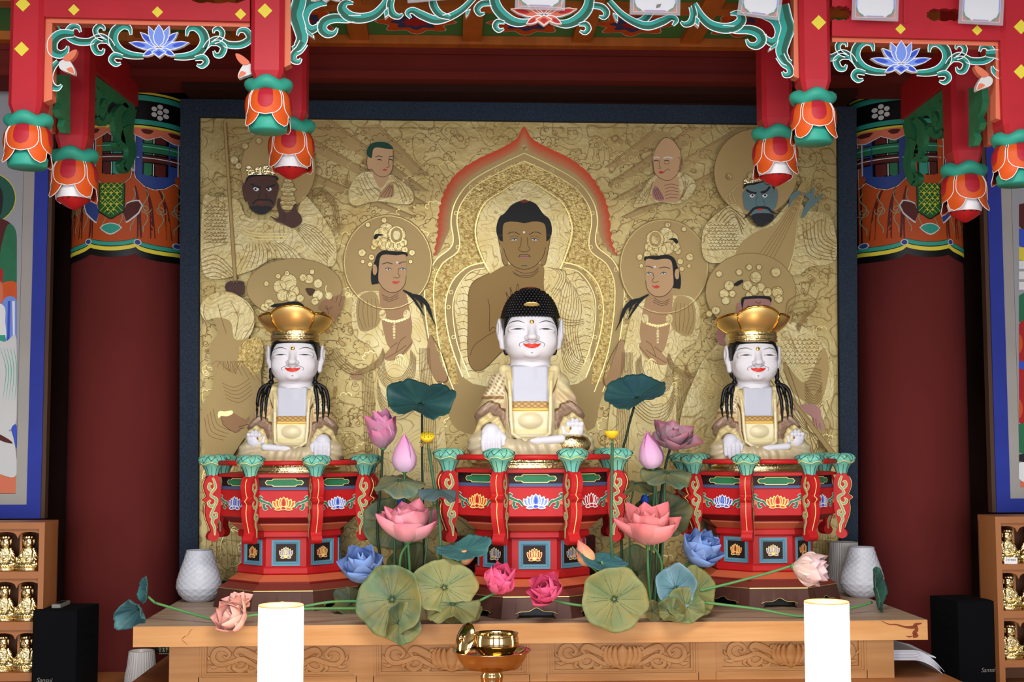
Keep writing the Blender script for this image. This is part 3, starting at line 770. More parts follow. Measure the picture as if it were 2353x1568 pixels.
# ================================================================== statues
def front(f, x, z, y0=-150, y1=60, n=500):
    ys = np.linspace(y0, y1, n); v = f(np.full(n, float(x)), ys, np.full(n, float(z)))
    i = int(np.argmax(v < 0))
    if v[i] >= 0: return None
    return float(ys[i]) if i == 0 else float(ys[i - 1] + (ys[i] - ys[i - 1]) * v[i - 1] / (v[i - 1] - v[i]))
def mixc(a, b, t): return a + (b - a) * np.clip(t, 0, 1)[:, None]
def lc(r, g, b): return np.array(lin((r, g, b)))
def sst(a, b, x): t = np.clip((x - a) / (b - a), 0, 1); return t * t * (3 - 2 * t)
HEM = [(64, -82, 34), (66, -80, 62), (76, -70, 86), (93, -60, 96), (110, -54, 86), (122, -46, 58), (126, -36, 32)]
LAP = [(-52, -14, 198), (-48, -31, 176), (-46, -41, 140), (-45, -48, 90), (-42, -57, 58), (-22, -70, 42), (0, -76, 38)]
def body_sdf(X, Y, Z, mir=1):
    X = X * mir; A = abs(X)
    t = cap(X, (Y - 12) * 1.2, Z, (0, 0, 30), (0, 0, 162), 80, 66) / 1.1
    d = smin(t, cap(A, Y, Z, (0, 18, 190), (62, 14, 176), 32, 27), 16)
    arm = cap(A, Y, Z, (68, 12, 166), (93, 4, 98), 27, 31)
    slv = smin(cap(A, Y, Z, (93, 4, 96), (90, -62, 64), 30, 24), ell(A, Y, Z, (98, -30, 46), (28, 46, 36)), 12)
    d = smin(d, smin(arm, slv, 12), 15)
    for a, b_ in zip(HEM[:-1], HEM[1:]): d = smin(d, cap(A, Y, Z, a, b_, 7, 7), 5)
    # chest opening and belly
    d = smax(d, -boxs(X, Y, Z, (0, -62, 182), (42, 34, 50), 5), 3)
    d = smax(d, -boxs(X, Y, Z, (0, -66, 92), (41, 30, 44), 5), 3)
    d = np.minimum(d, ell(X, Y, Z, (0, -14, 88), (40, 32, 27)))
    d = np.minimum(d, boxs(X, Y, Z, (0, -20, 121), (41, 17, 10), 4))
    d = np.minimum(d, boxs(X, Y, Z, (0, -20, 113), (41, 20, 2.2), 2))
    # lap and legs
    th = cap(A, Y, Z, (40, 5, 32), (112, -48, 30), 34, 33)
    sh = cap(A, Y, Z, (108, -58, 26), (10, -92, 22), 28, 20)
    lp = smin(smin(th, sh, 14), ell(X, Y, Z, (0, -38, 16), (122, 66, 30)), 12)
    ph = np.arctan2(X * 0.9, -(Y - 30))
    pl = np.sin(ph * 34 + Z * .06) * 2.6 + np.sin(ph * 15 + 1) * 1.2
    lp = lp - pl * sst(70, 20, A) * sst(-40, -80, Y) - 1.6 * np.sin(Z * .28 + A * .1) * sst(60, 95, A) * sst(60, 40, Z)
    d = smin(d, lp, 7)
    # sleeve and shoulder folds
    fo = np.sin((Z + A * .9) * .24) * sst(55, 75, A) * sst(60, 85, Z) * sst(190, 160, Z)
    fo2 = np.sin((Z * .9 - A * 1.1 - Y * .4) * .2) * sst(62, 80, A) * sst(30, 60, Z) * sst(120, 90, Z)
    d = d - 2.0 * fo - .7 * fo2
    # lapel ridges
    for a, b_ in zip(LAP[:-1], LAP[1:]):
        a = (abs(a[0]), a[1], a[2]); b_ = (abs(b_[0]), b_[1], b_[2])
        d = smin(d, cap(A, Y, Z, a, b_, 4.5, 4.5), 3)
    # scarf collar on the shoulders
    d = smin(d, cap(A, Y, Z, (44, 26, 208), (60, 2, 206), 13, 11), 6)
    d = smin(d, cap(A, Y, Z, (60, 2, 206), (51, -27, 160), 11, 6), 6)
    d = smin(d, cap(A, Y, Z, (62, 8, 204), (84, 6, 160), 8, 5), 6)
    d = np.minimum(d, smin(cap(A, Y, Z, (0, 16, 190), (0, 15, 212), 44, 43), boxs(X, Y, Z, (0, 1, 170), (43, 34, 44), 7), 10))
    return smax(d, -(Z + 0.5), 2)
def head_sdf(X, Y, Z):
    A = abs(X)
    d = smin(ell(X, Y, Z, (0, 12, 22), (58, 60, 72)), boxs(X, Y, Z, (0, 0, 0), (57, 50, 53), 38), 12)
    d = smin(d, ell(X, Y, Z, (0, -18, -33), (38, 32, 19)), 14)
    d = smin(d, ell(A, Y, Z, (28, -34, -10), (24, 15, 20)), 10)
    d = smax(d, -ell(A, Y, Z, (29, -61, 23), (20, 11, 8)), 9)
    d = smin(d, ell(A, Y, Z, (30, -41.5, 14.5), (20, 8.2, 8)), 7)
    d = smin(d, cap(X, Y, Z, (0, -45, 30), (0, -58, -1), 5, 9), 7)
    d = smin(d, ell(X, Y, Z, (0, -61, -4), (10, 8, 7)), 4)
    d = smin(d, ell(A, Y, Z, (10, -54, -5), (6, 6, 5.5)), 3)
    d = smin(d, ell(X, Y, Z, (0, -50, -20.5), (18, 5.5, 3.4)), 3)
    d = smin(d, ell(X, Y, Z, (0, -49, -26), (14, 6, 4)), 3)
    d = smin(d, ell(X, Y, Z, (0, -43, -42), (15, 9, 8)), 6)
    e = ell(A, Y, Z, (67, 12, 20), (6.5, 13, 25)); e = smax(e, -ell(A, Y, Z, (73, 5, 21), (5, 7, 16)), 3)
    e = smin(e, cap(A, Y, Z, (64, 9, 4), (60, 8, -22), 5.5, 6.5), 6)
    d = smin(d, e, 4)
    n = cap(X, Y, Z, (0, 15, -30), (0, 15, -90), 43, 44)
    for zz_ in (-60,): n = n + .9 * np.exp(-((Z - zz_) / 1.4) ** 2)
    return smin(d, n, 7)
def sdf_build(name, f, lo, hi, h, Mf, mat, parent, colf=None):
    V, Q = sdf_mesh(f, lo, hi, h); mb = MB(); W_ = Mf(V)
    mb.v = [tuple(v) for v in W_.tolist()]; mb.f = [tuple(q) for q in Q.tolist()]; mb.m = [mat] * len(Q); mb.sm = [True] * len(Q)
    if colf is not None:
        C_ = colf(V); mb.c = {i: tuple(c) for i, c in enumerate(C_.tolist())}
    return mb.build(name, parent)
def robe_col(mir, tone):
    base = {'a': lc(206, 184, 140), 'b': lc(200, 172, 122)}[tone]
    def fn(V):
        x, y, z = V[:, 0] * mir, V[:, 1], V[:, 2]; A = abs(x); n = len(V)
        C = np.tile(base, (n, 1))
        w = np.sin(x * .05 + z * .04) * np.sin(z * .06 - x * .03)
        C = mixc(C, lc(222, 196, 180), .5 * sst(.1, .7, w)); C = mixc(C, lc(214, 212, 168), .5 * sst(.1, .7, -w))
        lapz = sst(66, 60, z); C = mixc(C, lc(196, 186, 160), .7 * lapz)
        sl = z + A * .55 - y * .15
        band = sst(128, 132, sl) * sst(158, 153, sl) * sst(58, 64, A) * sst(60, 75, z) * (y > -45)
        C = mixc(C, lc(132, 104, 84), band * 0)
        dh = np.full(n, 1e9)
        for a, b_ in zip(HEM[:-1], HEM[1:]):
            a = np.array(a, float); d = np.array(b_, float) - a
            t = np.clip(((A - a[0]) * d[0] + (y - a[1]) * d[1] + (z - a[2]) * d[2]) / (d @ d), 0, 1)
            dh = np.minimum(dh, np.sqrt((A - a[0] - t * d[0]) ** 2 + (y - a[1] - t * d[1]) ** 2 + (z - a[2] - t * d[2]) ** 2))
        up = (z > 66) & (A > 56)
        pm = .5 + .5 * np.sin(A * .5) * np.sin(z * .45 + A * .3)
        C = C * (1 - (sst(20, 22, dh) * sst(52, 49, dh) * up)[:, None]) + mixc(np.tile(lc(150, 122, 104), (n, 1)), lc(168, 142, 124), pm) * (sst(20, 22, dh) * sst(52, 49, dh) * up)[:, None]
        C = mixc(C, lc(116, 82, 48), (sst(17, 18, dh) * sst(22, 21, dh) + sst(50, 51, dh) * sst(55, 54, dh)) * up)
        C = mixc(C, lc(214, 196, 144), sst(18, 17, dh) * (A > 52))
        
        # lapel path
        dm = np.full(n, 1e9)
        for a, b_ in zip(LAP[:-1], LAP[1:]):
            a = np.array((abs(a[0]), a[1], a[2]), float); b2 = np.array((abs(b_[0]), b_[1], b_[2]), float); d = b2 - a
            t = np.clip(((A - a[0]) * d[0] + (y - a[1]) * d[1] + (z - a[2]) * d[2]) / (d @ d), 0, 1)
            dm = np.minimum(dm, np.sqrt((A - a[0] - t * d[0]) ** 2 + (y - a[1] - t * d[1]) ** 2 + (z - a[2] - t * d[2]) ** 2))
        outer = ((A > 44) | (z < 56)) & (y < 0) & (z < 205)
        pat = .5 + .5 * np.sin(z * .5) * np.cos(A * .9)
        br = mixc(np.tile(lc(124, 88, 44), (n, 1)), lc(154, 118, 70), pat)
        m1 = sst(4.5, 5.5, dm) * sst(17, 15.5, dm) * outer
        C = C * (1 - m1[:, None]) + br * m1[:, None]
        m2 = sst(15.5, 16.5, dm) * sst(19, 18, dm) * outer; C = mixc(C, lc(236, 224, 184), m2)
        C = mixc(C, lc(234, 222, 184), sst(6, 5, dm) * (y < 0))
        C = mixc(C, lc(226, 210, 160), (A < 44 + (z - 138) * .42) * (A > 41) * (z > 140) * (y < 40))
        # shoulder scarf, ornamented patch on one side
        patch = (x < -58) & (z > 138) & (z < 196) & (y < 6); pt = sst(.1, .4, np.sin(x * .5 + z * .2) * np.sin(z * .45))
        C = np.where(patch[:, None], mixc(np.tile(lc(226, 214, 182), (n, 1)), lc(176, 144, 96), pt), C)
        C = mixc(C, lc(146, 112, 70), sst(136, 138, z) * sst(146, 143, z) * (x < -60) * (y < 20))
        # belly and belt
        inn = (A < 41.5) & (y < -20)
        C = np.where((inn & (z > 58) & (z < 112))[:, None], mixc(np.tile(lc(218, 204, 150), (n, 1)), lc(228, 216, 180), sst(66, 72, z)), C)
        pb = sst(-.1, .3, np.sin(x * .42) * np.cos(z * .6)); bt = mixc(np.tile(lc(150, 110, 50), (n, 1)), lc(196, 158, 88), pb)
        C = np.where((inn & (z > 115) & (z < 131.5))[:, None], bt, C)
        C = np.where((inn & (z > 109) & (z < 116))[:, None], lc(236, 200, 110), C)
        core = (((A < 41.3) & (z > 131) & (y < 20)) | ((np.sqrt(x ** 2 + (y - 14) ** 2) < 47) & (z > 200)))
        C = np.where(core[:, None], lc(186, 188, 202), C)
        C = np.where((y > 24)[:, None], base, C)
        return C
    return fn
def hand_down(X, Y, Z):
    d = smin(ell(X, Y, Z, (-91, -84, 58), (22, 12, 19)), cap(X, Y, Z, (-91, -62, 70), (-91, -82, 60), 17, 18), 8)
    for k, (L, r) in enumerate(((22, 6), (15, 6.3), (13, 6.3), (17, 6))):
        x = -109 + 11.6 * k; f1 = smin(cap(X, Y, Z, (x + 2, -92, 52), (x, -101, 38), r + .6, r), cap(X, Y, Z, (x, -101, 38), (x + .5, -103, L), r, r - .9), 1.5)
        d = smin(d, f1, 1.6)
    th = smin(cap(X, Y, Z, (-74, -84, 60), (-64, -92, 48), 7.5, 7), cap(X, Y, Z, (-64, -92, 48), (-65, -97, 34), 7, 5.5), 2)
    return smin(d, th, 2.5)
def hand_up(X, Y, Z):
    d = smin(ell(X, Y, Z, (97, -74, 62), (20, 11, 16)), cap(X, Y, Z, (97, -58, 56), (97, -72, 58), 15, 16), 6)
    for k, L in enumerate((84, 88, 87, 81)):
        x = 83 + 9.8 * k; f1 = smin(cap(X, Y, Z, (x, -76, 68), (x, -82, 79), 6, 5.6), cap(X, Y, Z, (x, -82, 79), (x + .5, -76, L), 5.6, 4.8), 1.5)
        d = smin(d, f1, 1.3)
    th = smin(cap(X, Y, Z, (82, -76, 56), (72, -82, 60), 6.5, 6), cap(X, Y, Z, (72, -82, 60), (70, -82, 71), 6, 4.8), 1.5)
    return smin(d, th, 2)
def statue(place, label, cx, s, base_px, hs, chin, kind, mir=1, bowl=False, wp=1.0, hdx=0):
    X0, Yc, Zp = place; Xs = P(cx, 1000, Yc).x; Yb = Yc + .03
    zb = P(cx, base_px, Yc - .12).z
    root = thing('seated_statue', label, 'statue', (Xs, Yc, Zp))
    tb_ = lambda V: np.stack([Xs + V[:, 0] * s, Yb + V[:, 1] * s, zb + V[:, 2] * s], 1)
    Bf = lambda X, Y, Z: body_sdf(X, Y, Z, mir)
    # gilt plinth
    b = MB(); r = 134 * s
    el = lambda a, rr, zz_, q: (rr * (1.04 if abs(cos(a)) > .2 else 1), zz_)
    hp = zb - Zp
    b.lathe([(0.01, 0), (r * 1.03, 0), (r * 1.03, hp * .2), (r * .97, hp * .3), (r * 1.02, hp * .5), (r * 1.0, hp * .68), (r * .94, hp * .75), (r * .96, hp * 1.02), (.01, hp * 1.02)], (Xs, Yb - 28 * s, Zp), 'gold_old', 48, mod=lambda a, rr, z_, q: (rr * math.sqrt(1 / (cos(a) ** 2 + (sin(a) / .74) ** 2)), z_))
    b.build('plinth', root)
    sdf_build('robed_body', Bf, (-152, -122, -4), (152, 84, 230), 1.7, tb_, 'vc_pearl', root, robe_col(mir, 'a' if kind == 'curls' else 'b'))
    mm = lambda f: (lambda X, Y, Z: f(X * mir, Y, Z))
    wc = lambda V: np.tile(lc(220, 220, 232), (len(V), 1))
    lo = lambda a, b_: (min(a * mir, b_ * mir), max(a * mir, b_ * mir))
    x0, x1 = lo(-122, -52); sdf_build('hand', mm(hand_down), (x0, -115, 6), (x1, -24, 98), 1.1, tb_, 'vc_white', root, wc)
    x0, x1 = lo(60, 128); sdf_build('hand', mm(hand_up), (x0, -95, 36), (x1, -36, 96), 1.1, tb_, 'vc_white', root, wc)
    def fore(X, Y, Z):
        X = X * mir; d = cap(X, Y, Z, (8, -99, 40), (66, -94, 45), 8, 10)
        for k in range(4): d = smin(d, cap(X, Y, Z, (14, -101, 46 - k * 4.5), (-8 + abs(k - 1.5) * 4, -103, 42 - k * 4.2), 3.6, 3), 1)
        return d
    x0, x1 = lo(-16, 80); sdf_build('forearm', fore, (x0, -112, 22), (x1, -78, 60), 1.3, tb_, 'vc_white', root, wc)
    if bowl:
        b = MB(); c = (Xs + 92 * mir * s, Yb - 76 * s, zb + 8 * s)
        b.lathe([(.01, 0), (28 * s, 2 * s), (40 * s, 16 * s), (43 * s, 28 * s), (36 * s, 40 * s), (22 * s, 47 * s), (.01, 49 * s)], c, 'gold_old', 36, mod=lambda a, rr, z_, q: (rr * (1 if abs(sin(a)) < .01 else 1 / math.sqrt(cos(a) ** 2 + (sin(a) / .72) ** 2)), z_)); b.build('medicine_bowl', root)
    # head
    zh = zb + chin * s + 50 * hs   # centre of the face
    Hd = lambda v: Vector((Xs + hdx * s + v[0] * hs * wp, Yb + (v[1] - 4) * hs, zh + v[2] * hs))
    th_ = lambda V: np.stack([Xs + hdx * s + V[:, 0] * hs * wp, Yb + (V[:, 1] - 4) * hs, zh + V[:, 2] * hs], 1)
    hd = sdf_build('head', head_sdf, (-80, -76, -71), (80, 78, 98), 1.25, th_, 'vc_white', root, lambda V: np.tile(lc(222, 221, 230), (len(V), 1)))
    def on(pts, w, mat, b, lift=.5, n=6):
        q = cr([Vector(p) for p in pts], n); ww = interp(w, len(q)) if hasattr(w, '__len__') else [w] * len(q)
        def mp(x, z, l=0):
            y = front(head_sdf, x, z); return Hd((x, (y if y is not None else -30) - lift, z))
        ribbon(b, [tuple(v) for v in q], ww, mat, mp)
    b = MB()
    for sg in (-1, 1):
        on([(sg * 15, 29), (sg * 27, 34), (sg * 40, 33), (sg * 51, 27)], [.7, 1.7, 1.8, .5], 'ink', b)
        on([(sg * 15, 14.5), (sg * 24, 16), (sg * 32, 16.2), (sg * 42, 14.4), (sg * 46, 13.4)], [.6, 1.5, 1.7, 1.1, .4], 'ink', b)
        on([(sg * 23, 15), (sg * 30, 15.2), (sg * 37, 14.8)], [1.6, 3.0, 1.6], 'ink', b, .6)
        on([(sg * 17, 20), (sg * 30, 23), (sg * 43, 20)], [.4, .9, .4], 'off_white', b)
        on([(sg * 6, -14), (sg * 13, -12), (sg * 20, -15), (sg * 25, -17), (sg * 27, -22), (sg * 24, -25)], [.6, 1.2, .9, 1.0, .9, .5], 'ink', b)
        on([(sg * 3, -16), (sg * 10, -14.5), (sg * 18, -17.5)], [.5, .9, .4], 'green_dark', b)
    on([(-2.5, -39), (0, -38), (2.5, -39)], .8, 'ink', b); on([(0, -38.5), (0, -42)], .8, 'ink', b)
    b.build('painted_features', hd)
    b = MB(); n = 24; V = []
    for k in range(n + 1):
        x = -19 + 38 * k / n; t = abs(x) / 19
        top = -19.8 + 1.8 * math.exp(-((abs(x) - 6) / 4) ** 2) + 2.4 * t ** 3; bot = -20.0 - 8.6 * math.sqrt(max(0, 1 - t ** 2)) + 2.2 * t ** 2
        for z_ in np.linspace(top, bot, 6): V.append(Hd((x, (front(head_sdf, x, z_) or -50) - .55, z_)))
    b.add(V, [(k * 6 + j, k * 6 + j + 1, k * 6 + 7 + j, k * 6 + 6 + j) for k in range(n) for j in range(5)], 'lips'); b.build('lips', hd)
    b = MB(); yy = front(head_sdf, 0, 31)
    b.lathe([(5, 0), (4.6, 1.2), (2.5, 2), (.1, 2.2)], (0, 0, 0), 'gold', 16)
    b.v = [tuple(Hd((v[0], yy - v[2] + .3, 31 + v[1]))) for v in b.v]; b.build('forehead_jewel', hd)
    # hair
    crown = kind != 'curls'
    def hair(X, Y, Z):
        h = ell(X, Y, Z, (0, 13, 24), (63, 64, 76))
        if not crown: h = smin(ell(X, Y, Z, (0, 12, 34), (62, 63, 62)), ell(X, Y, Z, (0, 12, 72), (46, 46, 42)), 22)
        h = smin(h, boxs(X, Y, Z, (0, 4, 0), (58.5, 50, 60), 34), 6)
        zt_ = 46 - (2.5 * (abs(X) / 50) ** 2)
        r1 = zt_ - Z; sb = -30 + 10 * sst(30, 0, Z); r2 = np.maximum(sb - Y, 2 - Z + 0 * Y); r3 = np.maximum(12 - Y, -40 - Z)
        return smax(h, smin(np.minimum(r1, r2), r3, 3), 2)
    hm = sdf_build('hair', hair, (-74, -66, -46), (74, 84, 124), 2.0, th_, 'hair', root)
    if not crown:
        b = MB()
        def surf(a, z_):
            lo_, hi_ = 0., 90.
            for _ in range(22):
                m = (lo_ + hi_) / 2
                v = float(hair(np.array([m * sin(a)]), np.array([13 - m * cos(a)]), np.array([float(z_)]))[0])
                if v < 0: lo_ = m
                else: hi_ = m
            return lo_
        rr0 = [(4.1 * cos(p) , 4.1 * sin(p)) for p in (-1.2, -.4, .3, .9, 1.57)]
        for row in range(11):
            z_ = 48.5 + row * 6.2
            r_ = surf(0, z_); 
            if r_ < 6: break
            nn = max(6, int(2 * pi * (r_ + surf(pi / 2, z_)) / 2 / 7.4))
            for k in range(nn):
                a = 2 * pi * (k + .5 * (row % 2)) / nn; r_ = surf(a, z_)
                if r_ < 4: continue
                c = Hd((r_ * sin(a), 13 - r_ * cos(a), z_)); q = hs * 4.6
                V, Fc = ICO; b.add([(c.x + v[0] * q, c.y + v[1] * q, c.z + v[2] * q) for v in V], Fc, 'hair')
        tk = Hd((0, 12, 111)); b.build('hair_curls', hm)
        b = MB(); b.lathe([(16 * hs, 0), (19 * hs, 2 * hs), (19 * hs, 5 * hs), (12 * hs, 7 * hs), (.001, 7.5 * hs)], tk, 'brown_red', 24); b.build('topknot_disc', root)
        b = MB(); V = []
        pts = [(17 * cos(t), 70 + 7.5 * sin(t) ** .8 * (1 if t < pi else 1)) for t in [pi * k / 14 for k in range(15)]] + [(-12, 68.5), (0, 67.5), (12, 68.5)]
        F3 = [Hd((x, (front(hair, x, z_) or -40) - 7, z_)) for x, z_ in pts]; b.extr(F3, (0, .009, 0), 'gold_brush'); b.build('hair_ornament', root)
    else:
        c = Hd((0, 10, 0)); b = MB(); q = hs
        b.lathe([(60 * q, 50 * q), (65 * q, 53 * q), (65.5 * q, 57 * q), (62 * q, 59 * q), (64.5 * q, 62 * q), (65 * q, 68 * q), (62.5 * q, 71 * q), (64 * q, 74 * q), (62 * q, 78 * q)], c, 'gold_old', 64)
        lob = lambda a: abs(cos(2.5 * (a + pi / 2))) ** .55
        def md(a, r, z_, k):
            t = k / 8; L = lob(a); dr = sin(a + pi / 2) ** 2 if sin(a) < 0 else 1.0
            return ((r + (L - .6) * 5 * q * t), z_ + (L * 11 - 8 - 27 * dr) * q * t ** 1.3)
        prf = [(62, 78), (66, 81), (73, 88), (79, 96), (84, 104), (88, 112), (91, 120), (93, 128), (94, 136)]
        b.lathe([(r_ * q, z_ * q) for r_, z_ in prf], c, 'gold_brush', 90, mod=md)
        b.lathe([((r_ - 3) * q, z_ * q) for r_, z_ in prf], c, 'off_white', 90, mod=md)
        cb = b.build('crown', root)
        b = MB(); R1 = [md(2 * pi * k / 120, 94 * q, 136 * q, 8) for k in range(121)]
        b.tube([(c[0] + r_ * cos(2 * pi * k / 120), c[1] + r_ * sin(2 * pi * k / 120), c[2] + z_) for k, (r_, z_) in enumerate(R1)], 3.0 * q, 'gold', 8, False)
        for k5 in range(5):
            a = pi / 5 + 2 * pi * k5 / 5 - pi / 2
            b.tube([(c[0] + md(a, r_ * q, z_ * q, j)[0] * cos(a) * 1.01, c[1] + md(a, r_ * q, z_ * q, j)[0] * sin(a) * 1.01, c[2] + md(a, r_ * q, z_ * q, j)[1]) for j, (r_, z_) in enumerate(prf)], 2.6 * q, 'gold', 8)
        b.build('crown_rim', cb)
        hk = hs / s
        bf = lambda x, z_: (front(Bf, x, z_) if front(Bf, x, z_) is not None else -10)
        for sg in (-1, 1):
            b = MB(); zc_ = (zh - zb) / s
            top = [Vector((sg * 58 * hk, -2, zc_ - 16 * hk)), Vector((sg * 57 * hk, -4, zc_ - 40 * hk)), Vector((sg * 55 * hk, -8, zc_ - 54 * hk))]
            w3 = lambda v: (Xs + v[0] * s, Yb + v[1] * s, zb + v[2] * s)
            b.tube([w3(v) for v in cr(top, 5)], [4.5 * s, 6 * s, 6.5 * s, 5.5 * s, 6.5 * s, 7 * s, 6 * s, 5 * s, 6 * s, 6.5 * s, 7 * s], 'hair', 8)
            st_ = top[-1]; V, Fc = ICO; b.add([w3((st_.x + v[0] * 9 + sg * 2, st_.y - 3 + v[1] * 8, st_.z + v[2] * 8)) for v in V], Fc, 'hair')
            ends = ((-74, 122, 4), (-86, 118, 4.5), (-99, 126, 4)) if sg < 0 else ((70, 112, 4.5), (86, 120, 4.5), (100, 126, 4))
            for ex, ez, w_ in ends:
                xm = ex * .9
                P2 = cr([Vector((st_.x + sg * 2, st_.z)), Vector((xm, st_.z - 18)), Vector((ex, (st_.z + ez) / 2 - 4)), Vector((ex * 1.0, ez))], 7)
                b.tube([w3((p.x, bf(p.x, p.y) - 1.5, p.y)) for p in P2], [w * s * w_ / 4 for w in interp([3, 5, 5.5, 5, 4, .6], len(P2))], 'hair', 8, flat=1)
            b.build('braid', root)
    return root
# small sphere used for curls
def _ico():
    V = []; Fc = []; n, m = 8, 4
    for i in range(1, m):
        for j in range(n): V.append((sin(pi * i / m) * cos(2 * pi * j / n), sin(pi * i / m) * sin(2 * pi * j / n), cos(pi * i / m)))
    V += [(0, 0, 1), (0, 0, -1)]; t, u = len(V) - 2, len(V) - 1
    for i in range(m - 2):
        for j in range(n): Fc.append((i * n + j, (i + 1) * n + j, (i + 1) * n + (j + 1) % n, i * n + (j + 1) % n))
    for j in range(n): Fc.append((t, j, (j + 1) % n)); Fc.append((u, (m - 2) * n + (j + 1) % n, (m - 2) * n + j))
    return V, Fc
ICO = _ico()
sC = 4.57 / F
statue(CC, 'white faced seated statue with tight black curls and a gold bowl on its knee', 1218, sC, 1056, sC * 1.0, 231, 'curls', 1, True, wp=1.08, hdx=3)
sW = sC * .853
statue(CW, 'crowned white faced statue with open palm on its knee, beside the lone diamond vase', 671, sW, 1066, sC * .93, 231, 'crown', -1, wp=1.04, hdx=4)
statue(CE, 'crowned white faced statue in darker gold robe beside the pedestal with the trailing pale lotus', 1742, sW, 1064, sC * .93, 231, 'crown', 1, wp=1.04, hdx=-5)
# ================================================================== great altar painting
ap = thing('altar_painting', 'huge gold relief painting in a dark blue cloth frame behind the statues', 'painting', (0, YP, ZT))
Z0_ = ZT
q = [P(*a, YP) for a in ((418, 232), (1963, 250), (1968, 1390), (415, 1390))]
gq = [P(*a, YP) for a in ((461, 272), (1921, 290), (1928, 1335), (458, 1335))]
b = MB()
V = [Vector(p) + Vector((0, dy, 0)) for dy in (-.03, .02) for p in q] + [Vector(p) + Vector((0, dy, 0)) for dy in (-.03, 0) for p in gq]
for k in (2, 3, 6, 7): V[k].z = ZT + .0005
Fc = [(k, (k + 1) % 4, 8 + (k + 1) % 4, 8 + k) for k in range(4)] + [(4 + k, 4 + (k + 1) % 4, (k + 1) % 4, k) for k in range(4)] + [(8 + k, 8 + (k + 1) % 4, 12 + (k + 1) % 4, 12 + k) for k in range(4)] + [(4, 7, 6, 5)]
b.add(V, Fc, 'blue_cloth', False); b.build('cloth_frame', ap)
b = MB(); b.add([P(461 + 1462 * i / 8, 272 + 1063 * j / 8 + i * 2, YP) + Vector((0, -.001, 0)) for j in range(9) for i in range(9)], [(j * 9 + i, j * 9 + i + 1, j * 9 + i + 10, j * 9 + i + 9) for j in range(8) for i in range(8)], 'gold_leaf', False)
# clip exactly to the frame opening
b.v = [tuple(gq[0].lerp(gq[1], i / 8).lerp(gq[3].lerp(gq[2], i / 8), j / 8) + Vector((0, -.001, 0))) for j in range(9) for i in range(9)]
b.build('gold_ground', ap)
LY = [0]
def Q(x, y, l=0): return P(x, y, YP - .0012 - l)
def lay(): LY[0] += 1; return LY[0] * .00005
def pgn(b, pts, mat, sm=5, col=None):
    l = lay(); qq = cr(pts, sm, True) if sm else [Vector(p) for p in pts]
    b.poly([Q(p.x, p.y, l) for p in qq], mat, col)
def lnp(b, pts, w=1.3, mat='gold_line', sm=6):
    l = lay() + .0006; ribbon(b, pts, w, mat, lambda x, y, k=0: Q(x, y, l), 0, sm=sm)
def fam(b, A, B, n, w=1.1, mat='gold_line', sm=6):
    m = max(len(A), len(B))
    for k in range(n):
        t = k / max(1, n - 1); lnp(b, [(A[i][0] * (1 - t) + B[i][0] * t, A[i][1] * (1 - t) + B[i][1] * t) for i in range(m)], w, mat, sm)
def circ(cx, cy, r, n=28, ry=None): return [(cx + r * cos(2 * pi * k / n), cy + (ry or r) * sin(2 * pi * k / n)) for k in range(n)]
def disc(b, cx, cy, r, mat, ry=None): pgn(b, circ(cx, cy, r, 28, ry), mat, 0)
def arc(b, cx, cy, r, a0=0, a1=360, w=1.2, mat='gold_line', ry=None): lnp(b, [(cx + r * cos(rad(a0 + (a1 - a0) * k / 30)), cy + (ry or r) * sin(rad(a0 + (a1 - a0) * k / 30))) for k in range(31)], w, mat, 0)
def T(ox, oy, k): return lambda L: [(ox + x / k, oy + y / k) for x, y in L]
c5 = T(460, 270, 2.958); c6 = T(960, 270, 2.614); c7 = T(1400, 270, 2.614); ca = T(760, 800, 4.9); cb = T(1380, 800, 4.9); cc_ = T(460, 800, 4.9); s1 = T(460, 650, 3.484)
# clouds, rays
b = MB()
for A_, B_ in (((985, 470), (640, 275)), ((985, 440), (760, 275)), ((985, 405), (870, 285)), ((960, 500), (560, 330))):
    pgn(b, [A_, (A_[0] - 30, A_[1]), (B_[0] - 50, B_[1] + 6), (B_[0], B_[1])], 'gold_matte', 0); lnp(b, [A_, B_], 1.4, sm=0); lnp(b, [(A_[0] - 5, A_[1]), (B_[0] - 8, B_[1])], 1, sm=0)
for A_, B_ in (((1400, 420), (1590, 290)), ((1405, 460), (1700, 292)), ((1425, 500), (1790, 320)), ((1390, 385), (1500, 300))):
    pgn(b, [A_, (A_[0] + 30, A_[1]), (B_[0] + 50, B_[1] + 6), (B_[0], B_[1])], 'gold_matte', 0); lnp(b, [A_, B_], 1.4, sm=0); lnp(b, [(A_[0] + 5, A_[1]), (B_[0] + 8, B_[1])], 1, sm=0)
b.build('light_rays', ap)
b = MB(); r2 = random.Random(3)
for gy in range(34):
    for gx in range(42):
        cx, cy = 478 + gx * 35 + r2.uniform(-9, 9) + (gy % 2) * 18, 296 + gy * 31 + r2.uniform(-7, 7)
        if cx > 1905 or cy > 1325 or (r2.random() < .15): continue
        w = r2.uniform(.9, 1.5); mt = 'gold_line' if r2.random() < .75 else 'gold_hi'; rr = r2.uniform(12, 17)
        a0 = r2.uniform(150, 200); pts = []
        for k in range(4):
            a = rad(a0 + k * 45); ox, oy = cx + rr * cos(a), cy + rr * .75 * sin(a); r3 = rr * .45
            pts += [(ox + r3 * cos(a + rad(t)), oy + r3 * .8 * sin(a + rad(t))) for t in (-95, -45, 0, 45, 95)]
        pts = [(min(1918, max(466, x)), min(1330, max(294, y))) for x, y in pts]
        LY[0] = 12 + (gx + gy) % 9; lnp(b, pts, w, mt, 2)
        if r2.random() < .35: lnp(b, [(min(1918, x), min(1330, y)) for x, y in curl(cx, cy + 2, 8, 2, 0, 500, 16)], w, mt, 0)
b.build('cloud_relief', ap); LY[0] = 40
